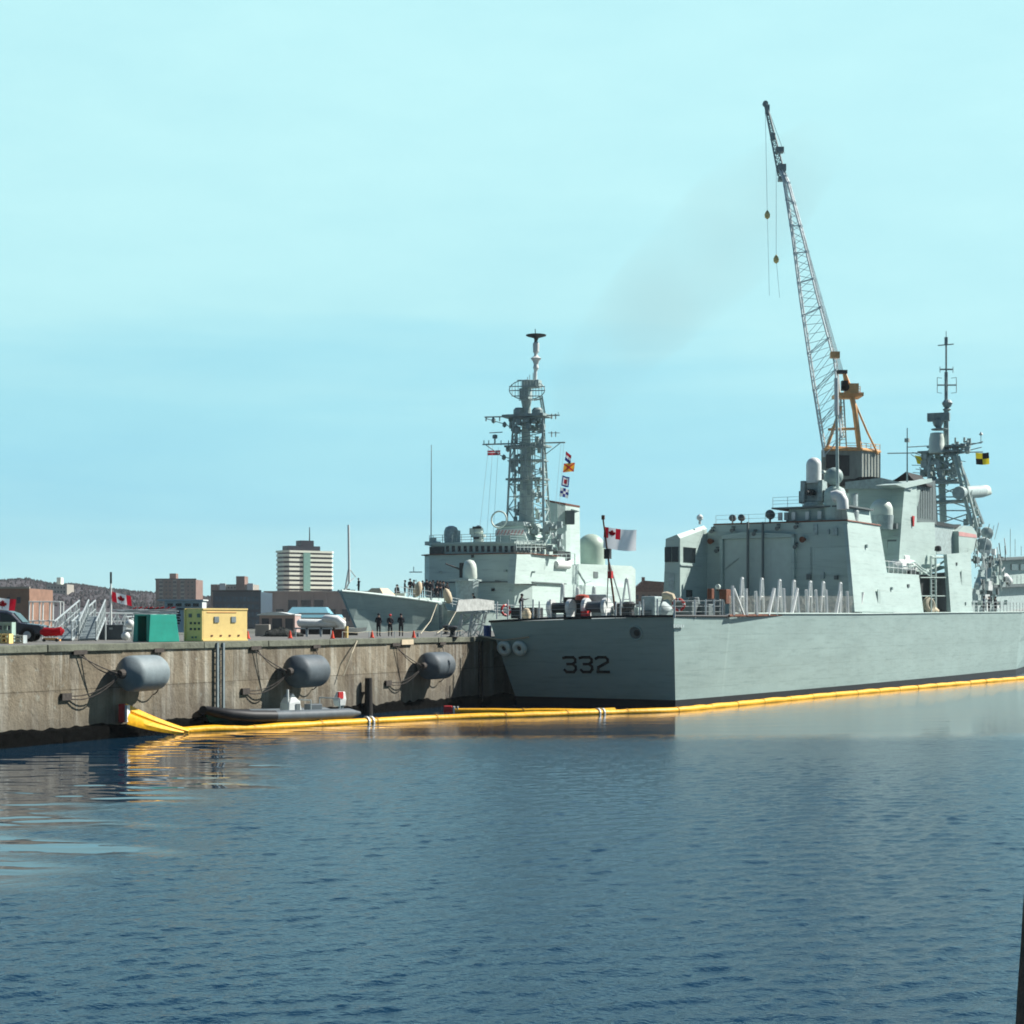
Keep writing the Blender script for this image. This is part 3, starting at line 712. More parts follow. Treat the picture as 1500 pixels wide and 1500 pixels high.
# hangar
HYs = 34.8
def hang_t(z): return 8.0-(z-6.6)*.17
z1 = 14.75
def ring(y, zt=z1, s=1): 
    return [(-8.0,y,6.4),(-7.0,y,z1-1.0),(-6.0,y,zt),(4.5,y,zt+.05),(hang_t(zt),y,zt),(8.0,y,6.4)]
yb = 43.5
hgr = part(MB().loft([ring(HYs), ring(yb)]), 'hangar', G)
mb = MB(); mb.prism([(-6.1,HYs-.05,z1),(6.72,HYs-.05,z1),(6.6,HYs-.05,z1+.12),(-6.0,HYs-.05,z1+.12)], (0, 9, 0)); mb.build('roof_edge', M['rust'], hgr)
# door with its surround and the two tracks
a = F.t_at(1062, HYs); b = F.t_at(1160, HYs); zt = F.z_at(789, HYs, -2)
mb = MB(); mb.box(((a+b)/2, HYs-.06, (6.6+zt)/2), (b-a, .12, zt-6.6))
for i in range(9): mb.box(((a+b)/2, HYs-.13, 6.9+i*(zt-6.9)/9), (b-a-.2, .02, .03))
door = mb.build('hangar_door', mat('door paint', (.52,.63,.58), .55, var=.06), hgr)
mb = MB(); mb.box((a-.22, HYs-.22, (6.6+zt)/2+.15), (.3,.44,zt-6.3)); mb.box((b+.22, HYs-.22, (6.6+zt)/2+.15), (.3,.44,zt-6.3))
mb.prism([(a-.37,HYs-.44,zt+.02),(b+.37,HYs-.44,zt+.02),(b+.37,HYs-.44,zt+.30),(a+1.8,HYs-.44,zt+.62),(a-.37,HYs-.44,zt+.30)], (0,.43,0))
mb.build('door_frame', G, hgr)
for px in (1099, 1121):
    t = F.t_at(px, HYs); zt2 = F.z_at(765, HYs, t)
    MB().box((t, HYs-.55, (6.6+zt2)/2), (.16,.22,zt2-6.6)).build('door_track', M['louvre'], hgr)
# fittings on the hangar face
def hbox(px, py, w_, h_, name, m, d=.2): 
    p = F.face(px, py, HYs); MB().box((p.x, HYs-d/2-.003, p.z), (PX(w_,152), d, PX(h_,152))).build(name, M[m], hgr, bevel=0)
hbox(1195,776,6,15,'vent_grille','mid'); hbox(1224,779,7,11,'vent_grille','mid'); hbox(1214,779,3,7,'vent_grille','mid')
hbox(1186,845,6,8,'junction_box','louvre',.35); hbox(1206,843,5,9,'junction_box','mid',.35); hbox(1226,846,5,6,'junction_box','louvre',.35)
hbox(1033,826,4,4,'junction_box','louvre',.3); hbox(1055,862,8,6,'junction_box','rust',.3)
for px, py in ((1044.5,792.5),(1179,790)):
    p = F.face(px, py, HYs); mb = MB(); mb.cyl((p.x,HYs-.02,p.z),(p.x,HYs-.7,p.z-.05),.14,.28,n=10); mb.build('flood_lamp', M['rust'], hgr)
for px, py in ((1052,806),(1075,776),(1141,773),(1167,800),(1168,771),(1107,781),(1045,777)):
    p = F.face(px, py, HYs); mb = MB(); mb.cyl((p.x,HYs-.02,p.z),(p.x,HYs-.5,p.z-.1),.11,.20,n=8); mb.box((p.x,HYs-.1,p.z+.25),(.3,.2,.12)); mb.build('deck_lamp', M['louvre'], hgr)
p0 = F.face(1083,818,HYs); p1 = F.face(1070,828,HYs)
MB().cyl((p0.x,HYs-.2,p0.z),(p1.x-.5,HYs-.2,p1.z-.4),.05).build('pipe', M['mid'], hgr)
for px in (1130,1188):
    t = F.t_at(px, HYs); MB().cyl((t,HYs-.08,7),(t,HYs-.08,12.5),.05,n=5).build('pipe', M['mid'], hgr)
# landing control cab on the port corner
c0 = 29.0; cz1 = F.z_at(773, 33, -6.7); cz0 = F.z_at(789, 29, -7.5)
cab = part(MB().loft([[(-8.4,c0,6.4),(-6.7,c0,6.4),(-6.7,c0,F.z_at(823,c0,-7)),(-6.7,c0,cz0),(-7.0,c0,cz0+.35),(-8.1,c0,cz0)],[(-8.4,HYs,6.4),(-6.7,HYs,6.4),(-6.7,HYs,F.z_at(823,c0,-7)),(-6.7,HYs,cz1),(-7.0,HYs,cz1+.3),(-8.1,HYs,cz1-.3)]]), 'control_cab', M['ship'])
zw0 = F.z_at(823, c0, -7); zw1 = F.z_at(801, c0, -7)
for ta, tb in ((-8.18,-7.55),(-7.48,-6.86)): MB().box(((ta+tb)/2, c0-.03, (zw0+zw1)/2), (tb-ta, .07, zw1-zw0)).build('window', M['glass'], cab)
ya, yb2 = F.s_at(1001,-6.7), F.s_at(1019,-6.7)
MB().prism([(-6.72,ya,zw0),(-6.72,yb2-.25,zw0),(-6.72,yb2,zw1),(-6.72,ya,zw1)], (.07,0,0)).build('window', M['glass'], cab)
ya, yb2 = F.s_at(1005,-6.7), F.s_at(1013.5,-6.7); za, zb = F.z_at(875, 30, -6.7), F.z_at(864, 30, -6.7)
MB().box((-6.68,(ya+yb2)/2,(za+zb)/2),(.07,yb2-ya,zb-za)).build('window', M['glass'], cab)
MB().box((-6.66,(c0+33.2)/2,zw0-.28),(.16,4.4,.12)).build('ledge', M['mid'], cab)
MB().box((-7.5,c0-.06,F.z_at(853,c0,-7.5)),(.5,.12,1.5)).build('door', M['mid'], cab)
mb = MB(); mb.lathe((-6.6, 33, cz1+.3), [(.12,0),(.12,.35),(.28,.45),(.3,.7),(.1,.9)], n=12); part(mb, 'light_globe', M['white'])

# hangar-top deckhouse, gun mount, radar, vent
zr = z1+.12
a = F.t_at(1140, 35.6); b = F.t_at(1236, 35.6); 
dk = part(MB().loft([[(0.6,35.6,zr),(6.4,35.6,zr),(6.4,42,zr),(0.6,42,zr)],[(0.9,35.7,zr+1.15),(6.2,35.7,zr+1.15),(6.2,42,zr+1.15),(0.9,42,zr+1.15)]]), 'hangar_top_house', G)
MB().box((3.0,38.6,zr+1.24),(7.2,6.8,.14)).build('platform', M['louvre'], dk)
for px in (1142,1151,1162,1182,1200,1222): 
    t = F.t_at(px, 35.3); MB().box((t,35.45,zr+.5),(.35,.25,.7)).build('locker', M['mid'] if px%2 else M['white'], dk)
mb = MB(); zp = zr+1.31
mb.rail([(-.5,35.3,zp),(6.5,35.3,zp)],h=.9,step=1.2,r=.02); mb.build('platform_rail', M['mid'], dk)
cy = F.s_at(1192, 2.6); cx = 2.6
Yc_ = F.Y(cy, cx); zc_ = lambda py: F.z_at(py, cy, cx)
gun = MB(); gun.lathe((cx,cy,zp), [(1.0,0),(1.0,.25),(.85,.35),(.85,.5)], n=20)
for s_ in (-1,1): gun.prism([(cx+s_*.62,cy-.75,zp+.5),(cx+s_*.62,cy+.75,zp+.5),(cx+s_*.62,cy+.6,zc_(706)+.1),(cx+s_*.62,cy-.6,zc_(706)+.1)], (.42*s_,0,0))
gun.box((cx,cy+.2,(zp+.5+zc_(708))/2),(1.2,.8,zc_(708)-zp-.5))
gm = part(gun, 'close_in_gun', M['mid'], bevel=.04)
mb = MB(); mb.lathe((cx,cy,zc_(708)), dome(.68,0,zc_(670)-zc_(708)), n=24); mb.build('gun_radome', M['white'], gm, smooth=True)
mb = MB(); mb.cyl((cx,cy-.3,zp+1.3),(cx,cy-1.1,zp+1.3),.34,.30,n=14); mb.cyl((cx,cy-1.1,zp+1.3),(cx,cy-1.8,zp+1.3),.13,n=8); mb.build('gun_drum', M['dark'], gm)
mb = MB(); 
for s_ in (-1,1): mb.box((cx+s_*1.05,cy+.0,zp+.95),(.35,1.0,1.1))
mb.build('ammunition_box', M['louvre'], gm)
# tracking radar dish on a cone
ry = F.s_at(1223, 5.0); rx = 5.0; rz = lambda py: F.z_at(py, ry, rx)
rd = part(MB().lathe((rx,ry,zp-1.3), [(.95,0),(.95,rz(722)-zp+1.3),(.8,rz(716)-zp+1.3),(.35,rz(712)-zp+1.3)], n=20), 'radar_pedestal', G)
mb = MB(); mb.lathe((rx-.05,ry-.1,rz(698)), [(.12,-.75),(.5,-.55),(.75,-.2),(.80,.05),(.72,.25),(.4,.5),(.1,.55)], n=22, axis=(.35,-.9,.1)); mb.build('radar_dish', M['hull'], rd, smooth=True)
mb = MB(); mb.box((rx-.75,ry,rz(697)),(.35,.6,.9)); mb.cyl((rx-.8,ry-.5,rz(692)),(rx-.8,ry-.9,rz(692)),.16,n=10); mb.build('camera_housing', M['cream'], rd, bevel=.03)
mb = MB(); 
vy = ry-1.6; q = [F.face(px, py, vy) for px, py in ((1220,728),(1226,726),(1231,728),(1234,734),(1234.5,746))]
mb.tube(q, .52, n=14); part(mb, 'vent_elbow', M['white'], smooth=True)
mb = MB(); mb.lathe((F.t_at(1245,38),38,zr), [(.75,0),(.8,.9),(.7,1.1),(.7,2.4),(.75,2.5)], n=16); part(mb, 'launcher_drum', M['mid'])
for px in (1073, 1086):
    t = F.t_at(px, 36); mb = MB(); mb.cyl((t,36,zr),(t,36,zr+.35),.08,n=6); mb.lathe((t,36,zr+.55), [(.05,-.3),(.3,-.22),(.32,.1),(.05,.25)], n=12, axis=(0,-1,.1)); part(mb, 'signal_lamp', M['louvre'])
t = F.t_at(1128, 36); mb = MB(); mb.cyl((t,36,zr),(t,36,zr+.5),.1,n=6); mb.lathe((t,36,zr+.75), [(.05,-.4),(.42,-.3),(.42,.15),(.05,.3)], n=14, axis=(.2,-1,.1)); part(mb, 'searchlight', M['louvre'])
mb = MB(); mb.rail([(-5.9,35.0,zr),(.5,35.0,zr)],h=.75,step=1.3,r=.018,bars=2); part(mb, 'roof_rail', M['mid'])
# starboard side of the hangar steps down to a boat bay
sp = sidepoly([(1252,896),(1241,768),(1262,765),(1283,838),(1346,842),(1353,897)], 8.02, .35, 'side_plating', M['ship'], lean=.17)
# funnel block (aft face in shade, flared top, starboard face lit)
fy = 52.0
fb = facepoly([(1243,832),(1243,712),(1323,712),(1316,760),(1311,832)], fy, 5.5, 'funnel_block', G)
facepoly([(1238,706),(1290,700),(1325,708),(1325,716),(1238,716)], fy-.5, 2.4, 'funnel_lip', M['mid'], fb)
zf = F.z_at(709, fy, 2)
for (px0, px1, pk, yq) in ((1236,1312,1275,fy+1.5),(1296,1345,1327,fy+4.5)):
    q = [F.face(px0,709,yq), F.face(px0+(pk-px0)*.55,699 if px0 < 1290 else 701,yq), F.face(pk,698 if px0<1290 else 691,yq), F.face(pk+(px1-pk)*.45,700,yq), F.face(px1,709,yq)]
    part(MB().prism(q, (0,5,0)), 'funnel_cap', M['soot'], fb)
sidepoly([(1316,830),(1321,760),(1325,714),(1343,710),(1343,765),(1369,765),(1372,828),(1392,830),(1358,842),(1318,840)], 6.3, 1.2, 'funnel_side', G)
sidepoly([(1343,712),(1370,704),(1372,768),(1343,764)], 5.9, 1.0, 'louvre_panel', M['louvre'])
for i in range(7):
    v = F.side(1345+i*3.5, 711-i*.9, 5.93); w2 = F.side(1345+i*3.5, 763+i*.4, 5.93); MB().cyl((5.95,v.y,v.z-.3),(5.95,w2.y,w2.z+.3),.035,n=4).build('louvre_fin', M['mid'], fr)
sidepoly([(1312,710),(1365,701),(1366,706),(1327,715)], 6.6, 2.0, 'funnel_eave', G)
sidepoly([(1368,768),(1405,771),(1406,812),(1372,812)], 5.6, 1.0, 'engine_casing', M['mid'])
sidepoly([(1366,762),(1396,768),(1408,768),(1406,774),(1368,769)], 5.75, 1.3, 'casing_roof', M['dark'])
# satellite dome in its drum
sy = 49.6; st_ = F.t_at(1291, sy); sz = lambda py: F.z_at(py, sy, st_); rr = PX(17, F.Y(sy,st_))
sd_ = part(MB().lathe((st_,sy,sz(776)), [(rr*.95,0),(rr*1.05,sz(755)-sz(776))], n=28), 'dome_drum', M['mid'])
mb = MB(); mb.lathe((st_,sy,sz(755)), dome(rr*.98,-.05,sz(737)-sz(755)+.4), n=28); mb.build('satellite_dome', M['cream'], sd_, smooth=True)
facepoly([(1262,832),(1262,778),(1318,776),(1316,836)], fy-1.2, 1.1, 'dome_base', G)
v = F.face(1307,797,fy-1.3); part(MB().box((v.x,v.y-.05,v.z),(PX(14,160),.12,PX(13,160))), 'side_window', M['louvre'])
v = F.face(1312,771,fy-1.3); part(MB().box((v.x,v.y-.3,v.z),(.5,.5,.5)), 'junction_box', M['louvre'])
a_ = F.face(1285,790,fy-1.4); b_ = F.face(1316,784,fy-1.4); part(MB().cyl(a_, b_, .07), 'pipe', M['mid'])
# boat bay and rails
mb = MB(); mb.rail([F.side(1281,838,6.9), F.side(1347,843,6.9)], h=1.1, step=1.3, r=.03, bars=2); part(mb, 'bay_rail', M['white'])
v = F.side(1337,762,6.35); mb = MB(); mb.prism([(6.36,v.y-.3,v.z+.4),(6.36,v.y+.3,v.z+.4),(6.36,v.y+.12,v.z-.6),(6.36,v.y-.12,v.z-.6)],(.1,0,0)); part(mb, 'red_marking', M['red'])
mb = MB(); q = [F.side(1330,826,6.7),F.side(1339,823,6.8),F.side(1350,832,7.0),F.side(1360,838,7.0)]
mb.path(q, .10, 6); mb.path([v+Vector((.1,0,-.35)) for v in q], .08, 6); part(mb, 'boat_davit', G)
mb = MB(); q = [F.side(1353,840,7.0),F.side(1374,828,6.8),F.side(1392,816,6.8)]; mb.path(q, .12, 6); part(mb, 'davit_arm', G)
# dark midship opening with frame, ladder and store clutter, then the forward slab
sidepoly([(1346,842),(1392,838),(1394,898),(1352,898)], 5.6, .4, 'midship_recess', M['dark'])
mb = MB()
for px in (1364, 1371, 1388): 
    a_ = F.side(px, 898, 7.6); b_ = F.side(px-.5, 815 if px != 1388 else 822, 7.0); mb.cyl(a_, b_, .12, n=6)
a_ = F.side(1364,816,7.0); b_ = F.side(1390,816,7.0); mb.cyl(a_, b_, .14, n=6)
for i in range(14): mb.cyl(F.side(1364,893-i*5.5,7.5-.04*i), F.side(1371,893-i*5.5,7.5-.04*i), .03, n=4)
for py in (846,873): mb.cyl(F.side(1348,py,7.4), F.side(1391,py,7.4), .05, n=5)
part(mb, 'midship_frame', G)
sidepoly([(1393,898),(1387,812),(1422,809),(1425,898)], 8.0, .35, 'forward_plating', G, lean=.10)
sidepoly([(1405,812),(1404,778),(1412,770),(1424,771),(1431,781),(1432,800),(1422,812)], 6.2, 1.6, 'decoy_house', G)
sidepoly([(1404.5,779),(1408,779),(1430,783),(1431,788),(1405,785)], 6.23, .05, 'pink_stripe', M['pink'])
v = F.side(1374,808,7.2); part(MB().lathe(v, [(.1,0),(.35,.1),(.3,.5),(.1,.6)], n=10), 'capstan_cover', M['dark'])
# bridge block and forward clutter (through t = 6.5)
sidepoly([(1424,898),(1424,862),(1560,856),(1560,898)], 5.6, 1.0, 'midship_house', M['mid'])
sidepoly([(1452,862),(1452,858),(1465,820),(1560,816),(1560,862)], 5.2, 2, 'bridge_side', G)
sidepoly([(1452,861),(1452,857),(1560,853),(1560,857)], 6.4, 1.2, 'bridge_deck_edge', M['louvre'])
sidepoly([(1444,818),(1560,813),(1560,816),(1444,822)], 6.6, 1.6, 'bridge_roof', M['louvre'])
for px in (1481, 1494, 1507): 
    a_ = F.side(px, 835, 5.22); b_ = F.side(px+9, 827, 5.22); part(MB().box((5.24,(a_.y+b_.y)/2,(a_.z+b_.z)/2),(.1,b_.y-a_.y,b_.z-a_.z)), 'bridge_window', M['glass'])
rn = random.Random(11)
mm_ = [M['mid'], M['louvre'], G, M['white']]      # lockers, pipes and hose reels stacked along the side deck
for i in range(50):
    px = rn.uniform(1426, 1475); py = rn.uniform(806, 893); a_ = F.side(px, py, 6.2+rn.uniform(-.3,.8)); part(MB().box(a_, (rn.uniform(.2,.6), rn.uniform(.3,1.1), rn.uniform(.2,.8)), rz=rn.uniform(-.3,.3)), 'deck_locker', mm_[rn.randrange(4)])
for i in range(34):
    px = rn.uniform(1424, 1478); a_ = F.side(px, rn.uniform(808,850), 6.9); part(MB().cyl(a_, a_+Vector((0, rn.uniform(-1,1.6), rn.uniform(-2,2))), .06, n=4), 'deck_pipe', mm_[rn.randrange(4)])
mb = MB(); mb.rail([F.side(1424,897,7.9), F.side(1440,897,8.0), F.side(1560,896,8.0)], h=1.1, step=1.4, r=.03); part(mb, 'deck_rail', M['galv'])
mb = MB(); mb.rail([F.side(1452,858,6.6), F.side(1560,854,6.6)], h=1.1, step=1.8, r=.03); part(mb, 'bridge_rail', M['galv'])
v = F.side(1475,849,6.3); part(MB().tube([v+Vector((0,-1.5,.3)), v+Vector((0,-.9,.35)), v+Vector((0,.9,-.2)), v+Vector((0,1.5,-.3))], [.1,.42,.45,.15], n=12), 'life_raft_canister', M['white'], smooth=True)
for (px, py, r0) in ((1446,781,.75),(1441,799,1.0)):
    v = F.side(px, py, 4.5); mb = MB(); mb.lathe(v, [(.1,-.6),(r0*.7,-.4),(r0,0),(r0*.8,.35),(.1,.5)], n=18, axis=(.6,-.8,.15)); mb.cyl(v, v+Vector((0,.3,-1.8)), .25, n=8)
    mb.cyl(v, v+Vector((.5,-.9,1.0)), .05, n=4); part(mb, 'fire_control_radar', M['mid'], smooth=True)
mb = MB()
for px, py0, py1 in ((1480,816,775),(1487,815,790),(1450,800,770),(1457,790,766),(1496,814,800)):
    a_ = F.side(px,py0,4.5); b_ = F.side(px+(6 if px<1460 else 0),py1,4.5); mb.cyl(a_, b_, .04, n=4)
part(mb, 'whip_aerial', M['mid'])
# cylinder with the white nose forward of the mast
cyy = F.s_at(1425, 3); a_ = F.side(1404,722,3); b_ = F.side(1438,718,3); v = F.side(1450,722,3)
part(MB().tube([a_, b_+Vector((0,0,-.15))], .72, n=16), 'jammer_drum', M['mid'], smooth=True)
part(MB().tube([b_+Vector((0,0,-.15)), b_.lerp(v,.5)+Vector((0,0,.1)), v], [.72,.66,.25], n=16), 'jammer_nose', M['cream'], smooth=True)

# lattice mast
my = F.s_at(1390, 1.0); mt = 1.0; mz = lambda py: F.z_at(py, my, mt)
def mp(px, py, dy=0): return F.face(px, py, my+dy)
mast = part(MB().lattice([mp(1358,768,-2),mp(1372,768,2.5),mp(1440,768,2.5),mp(1424,768,-2)], [mp(1362,668,-1.3),mp(1366,668,1.5),mp(1402,668,1.5),mp(1398,668,-1.3)], 5, r=.20, rb=.09), 'lattice_mast', M['mid'])
mb = MB(); mb.cyl(mp(1398,668,-1.5), mp(1424,772,-2), .22, n=6); mb.cyl(mp(1404,668,-1.5), mp(1432,772,-2), .16, n=6); mb.cyl(mp(1378,668,0), mp(1382,765,0), .4, n=8); mb.build('mast_strut', G, mast)
for py, x0, x1, dp in ((736,1366,1420,3),(707,1352,1408,3.2),(664,1350,1408,3.2),(656,1362,1418,2.4)):
    a_ = mp(x0, py); b_ = mp(x1, py); MB().box(((a_.x+b_.x)/2, my, a_.z), (b_.x-a_.x, dp, .22)).build('mast_platform', M['mastgrey'], mast)
mb = MB(); rn = random.Random(4)
for i in range(70):
    px = rn.uniform(1352,1406); py = rn.uniform(664,706); v = mp(px, py, rn.uniform(-1.5,1.2)); mb.box(v, (rn.uniform(.15,.7),rn.uniform(.15,.7),rn.uniform(.15,.9)), mi=rn.randrange(2))
    if i % 2: mb.cyl(v, v+Vector((rn.uniform(-1.5,1.5),rn.uniform(-.5,.5),rn.uniform(-1.2,1.2))), .05, n=4)
mb.build('mast_equipment', [M['mastgrey'], M['mid']], mast); mb = MB()
for i in range(26):
    px = rn.uniform(1395,1420); py = rn.uniform(643,664); v = mp(px, py, rn.uniform(-1.2,1.2)); mb.box(v, (rn.uniform(.15,.6),rn.uniform(.15,.5),rn.uniform(.15,.7)), mi=rn.randrange(2))
mb.build('mast_equipment', [M['mastgrey'], M['mid']], mast); mb = MB()
for i in range(26):
    px = rn.uniform(1412,1438); py = rn.uniform(728,800); v = mp(px, py, rn.uniform(-1.2,1.2)); mb.box(v, (rn.uniform(.15,.6),rn.uniform(.15,.5),rn.uniform(.15,.9)), mi=rn.randrange(2))
    if i % 2: mb.cyl(v, v+Vector((rn.uniform(-1.2,1.2),0,rn.uniform(-1.5,1.5))), .05, n=4)
mb.build('mast_equipment', [M['mastgrey'], M['mid']], mast)
mb = MB(); 
for (x0,y0,x1,y1,r0) in ((1300,664,1440,662,.07),(1330,655,1362,653,.06),(1400,657,1440,647,.07),(1402,664,1438,655,.06),(1408,650,1438,649,.05)): mb.cyl(mp(x0,y0,-.5), mp(x1,y1,-.5), r0, n=5)
mb.cyl(mp(1437,648,-.5), mp(1437,638,-.5), .05, n=4); mb.lathe(mp(1437,638,-.5),[(.05,0),(.25,.1),(.05,.4)],n=8); mb.build('yard_arm', M['mid'], mast)
mb = MB(); rr = PX(11.5, F.Y(my,mt)); v = mp(1372,664,-1.2); hh_ = mz(634)-mz(664)
mb.lathe(v, [(rr,0),(rr,hh_*.35),(rr*.97,hh_*.37),(rr*.93,hh_*.7),(rr*.78,hh_*.98),(rr*.55,hh_)], n=26); mb.build('mast_radome', M['cream'], mast, smooth=True)
mb = MB(); v = mp(1376,630,-.8); mb.lathe(v, [(rr*1.0,0),(rr*1.05,.15),(.3,.2),(.25,1.2)], n=16); mb.lathe(mp(1374,622,-.8),[(.1,-.5),(.5,-.1),(.7,.5),(.3,.8)],n=12)
mb.box(mp(1375,611,-.8), (PX(32,F.Y(my,mt)), .8, PX(12,F.Y(my,mt))), rz=.15); mb.build('search_radar', M['mastgrey'], mast, bevel=.05)
mb = MB(); mb.cyl(mp(1386,660), mp(1386,600), .34, .28, n=8); mb.cyl(mp(1386,600), mp(1386,545), .20, n=8); mb.cyl(mp(1386,545), mp(1386,498), .11, n=6); mb.cyl(mp(1386,498), mp(1386,485), .04, n=5)
mb.lathe(mp(1387.5,593), [(.1,-.4),(.45,-.2),(.62,.2),(.35,.55),(.1,.6)], n=12); mb.lathe(mp(1387,600), [(.1,-.3),(.5,0),(.1,.3)], n=10)
mb.cyl(mp(1386,505),mp(1386,494),.20,n=8)
mb.cyl(mp(1374,506),mp(1397,504),.07,n=5); mb.cyl(mp(1377,541),mp(1396,541),.10,n=5); mb.cyl(mp(1373,564),mp(1401,564),.09,n=5)
for px in (1373,1401): mb.cyl(mp(px,553),mp(px,575),.045,n=4)
for px in (1377,1396): mb.cyl(mp(px,537),mp(px,546),.045,n=4)
for py in (553,575):
    mb.cyl(mp(1373,py),mp(1380,py+1),.035,n=4); mb.cyl(mp(1401,py),mp(1393,py+1),.035,n=4)
for dy_ in (-1.1,1.1): mb.cyl(mp(1386,555,dy_),mp(1386,573,dy_),.05,n=4); mb.cyl(mp(1386,564),mp(1386,564,dy_),.05,n=4)
mb.build('pole_mast', M['mastgrey'], mast)
mb = MB(); q = Vector((6.0, F.s_at(1329,6.0), 0)); a_ = F.side(1329,708,6.0); b_ = F.side(1329,627,6.0); mb.cyl(a_, b_, .09,.05,n=5); mb.box(F.side(1329,645,6.0),(.4,.5,.35)); mb.build('whip_aerial', M['mid'], fr)
mb = MB(); mb.cyl(F.side(1227,724,5.6), F.side(1225.5,606,5.6), .14,.12,n=8); part(mb, 'whip_aerial', G)
mb = MB(); mb.cyl(F.side(1225.5,608,5.6), F.side(1225,554,5.6), .20,n=10); part(mb, 'whip_aerial_top', M['white'])

# ---- safety nets and stanchions along the flight deck, starboard
def sp_(px, py, t=7.75): return F.side(px, py, t)
netm, nnt, nb_ = base('safety net'); nb_.inputs['Base Color'].default_value = (.42,.42,.36,1); nb_.inputs['Roughness'].default_value = .9
tcn = N(nnt,'ShaderNodeTexCoord'); br = N(nnt,'ShaderNodeTexNoise'); br.inputs['Scale'].default_value = 6; nnt.links.new(tcn.outputs['Object'], br.inputs['Vector'])
rp = ramp(nnt, [(.45,.12),(.65,.42)]); nnt.links.new(br.outputs[0], rp.inputs[0]); nnt.links.new(rp.outputs[0], nb_.inputs['Alpha'])
mb = MB()
for i in range(25):
    for j in range(3):
        a_, b_ = sp_(1068+i*7.8, 903-j*10), sp_(1068+(i+1)*7.8, 903-j*10); c_, e_ = sp_(1068+(i+1)*7.8, 893-j*10), sp_(1068+i*7.8, 893-j*10)
        mb.add([a_,b_,c_,e_], [(0,1,2,3)])
part(mb, 'safety_net', netm)
mb = MB(); mb.cyl(sp_(1068,902), sp_(1262,900), .09, n=6); part(mb, 'net_rail', M['rust'])
for px0, px1, py1 in ((1074,1073,858),(1093,1093,862),(1125,1134,862),(1137,1134,866),(1149,1148,862),(1159,1168,862),(1170,1168,868),(1183,1181,864),(1197,1195,864),(1211,1210,864),(1224,1230,866),(1230,1231,869),(1242,1241,866),(1258,1264,868),(1108,1107,866)):
    part(MB().cyl(sp_(px0,901), sp_(px1,py1), .155, .13, n=6), 'net_stanchion', M['white'])
for px, py in ((1087,847),(1116,848),(1142,850),(1163,851),(1187,852),(1206,853),(1231,854)):
    t_ = 6.9; part(MB().cyl(sp_(px-3.4,896,t_), sp_(px-1,py,t_), .10, n=6).cyl(sp_(px-1,py,t_), sp_(px+1.2,py+.5,t_), .10, n=6).cyl(sp_(px+1.2,py+.5,t_), sp_(px+2.8,896,t_), .10, n=6).cyl(sp_(px-2.4,874,t_),sp_(px+2,874,t_),.06,n=5), 'net_frame', M['white'])
mb = MB()
for i in range(5): a_ = sp_(1076+i*2, 902), sp_(1074+i*4.5, 866+i*6); 
mb.cyl(sp_(1075,862), sp_(1090,902), .09, n=5); part(mb, 'net_brace', M['white'])
# port side folded net frames, seen across the quarterdeck
for px, py, w_ in ((824,856,3),(846,862,3),(870,860,4),(918,848,8)):
    t_ = -6.9; y_ = F.s_at(px, t_); y_ = max(y_, 1.0)
    q = [F.face(px-w_,898,y_), F.face(px-1,py,y_), F.face(px+1,py,y_), F.face(px+w_,898,y_)]
    part(MB().path(q, .10, 6).cyl(q[0].lerp(q[1],.4), q[3].lerp(q[2],.4), .05, n=5), 'net_frame', M['white'])
# quarterdeck rail stanchions along the transom
def tp(px, py, y=-1.7): return F.face(px, py, y)
for i, px in enumerate((728,744,763,781,790,806,902,909,937,942)): part(MB().cyl(tp(px,907), tp(px,878 if i%2 else 881), .06, n=5), 'guard_stanchion', M['white'])
for px in (963,988,1018,1034,1046,1058): part(MB().cyl(F.side(max(px,984),906,7.3) if px > 984 else tp(px,905), F.side(px,878,7.3) if px > 984 else tp(px,877), .07, n=5), 'guard_stanchion', M['white'])
mb = MB()
for q in (0,1,2): mb.cyl(tp(726,888+q*7), tp(984,880+q*8), .018, n=4); mb.cyl(tp(984,880+q*8), F.side(1060,880+q*8,7.3), .018, n=4)
part(mb, 'guard_wire', M['galv'])
# mooring reels
def reel(px0, px1, py, r0, y, core):
    a_ = tp(px0, py, y); b_ = tp(px1, py, y); z0 = 6.25; zc = z0+r0*1.15; mb = MB(); a_.z = b_.z = zc
    rt = part(MB().cyl(a_, b_, r0*.62, n=16), 'mooring_reel', core, smooth=True)
    for p in (a_, b_): MB().cyl(p-Vector((.14,0,0)), p+Vector((.14,0,0)), r0, n=18).box(p-Vector((0,0,zc-z0-.3)), (.35,r0*1.2,.6)).build('reel_flange', M['white'], rt)
reel(808,836,888,.62,-.4,M['dark']); reel(859,888,887,.66,-.4,M['fender']); reel(894,905,887,.5,.6,M['mid'])
part(MB().box(tp(772,898,.2),(2.2,1.0,.8)).box(tp(770,900,-.4),(1.0,.6,.7)), 'deck_locker', M['dark'], bevel=.05)
part(MB().lathe(tp(771,906,-1.1),[(.3,0),(.36,.35),(.2,.7),(.08,.75)],n=12), 'vent_cowl', M['beige'], smooth=True)
part(MB().box(tp(846,893,1.0),(1.6,1.4,1.8)), 'deck_locker', M['black'], bevel=.05)
part(MB().lathe(tp(853,876,.0),[(.2,-.15),(.52,-.12),(.48,.18),(.2,.26)],n=16), 'red_cover', M['rust_red'])
part(MB().box(tp(858,899,-1.2),(.5,.5,.4)), 'red_box', M['red'])
part(MB().box(tp(875,888,2.0),(2.2,1.4,1.7)), 'capstan_house', M['mid'], bevel=.1)
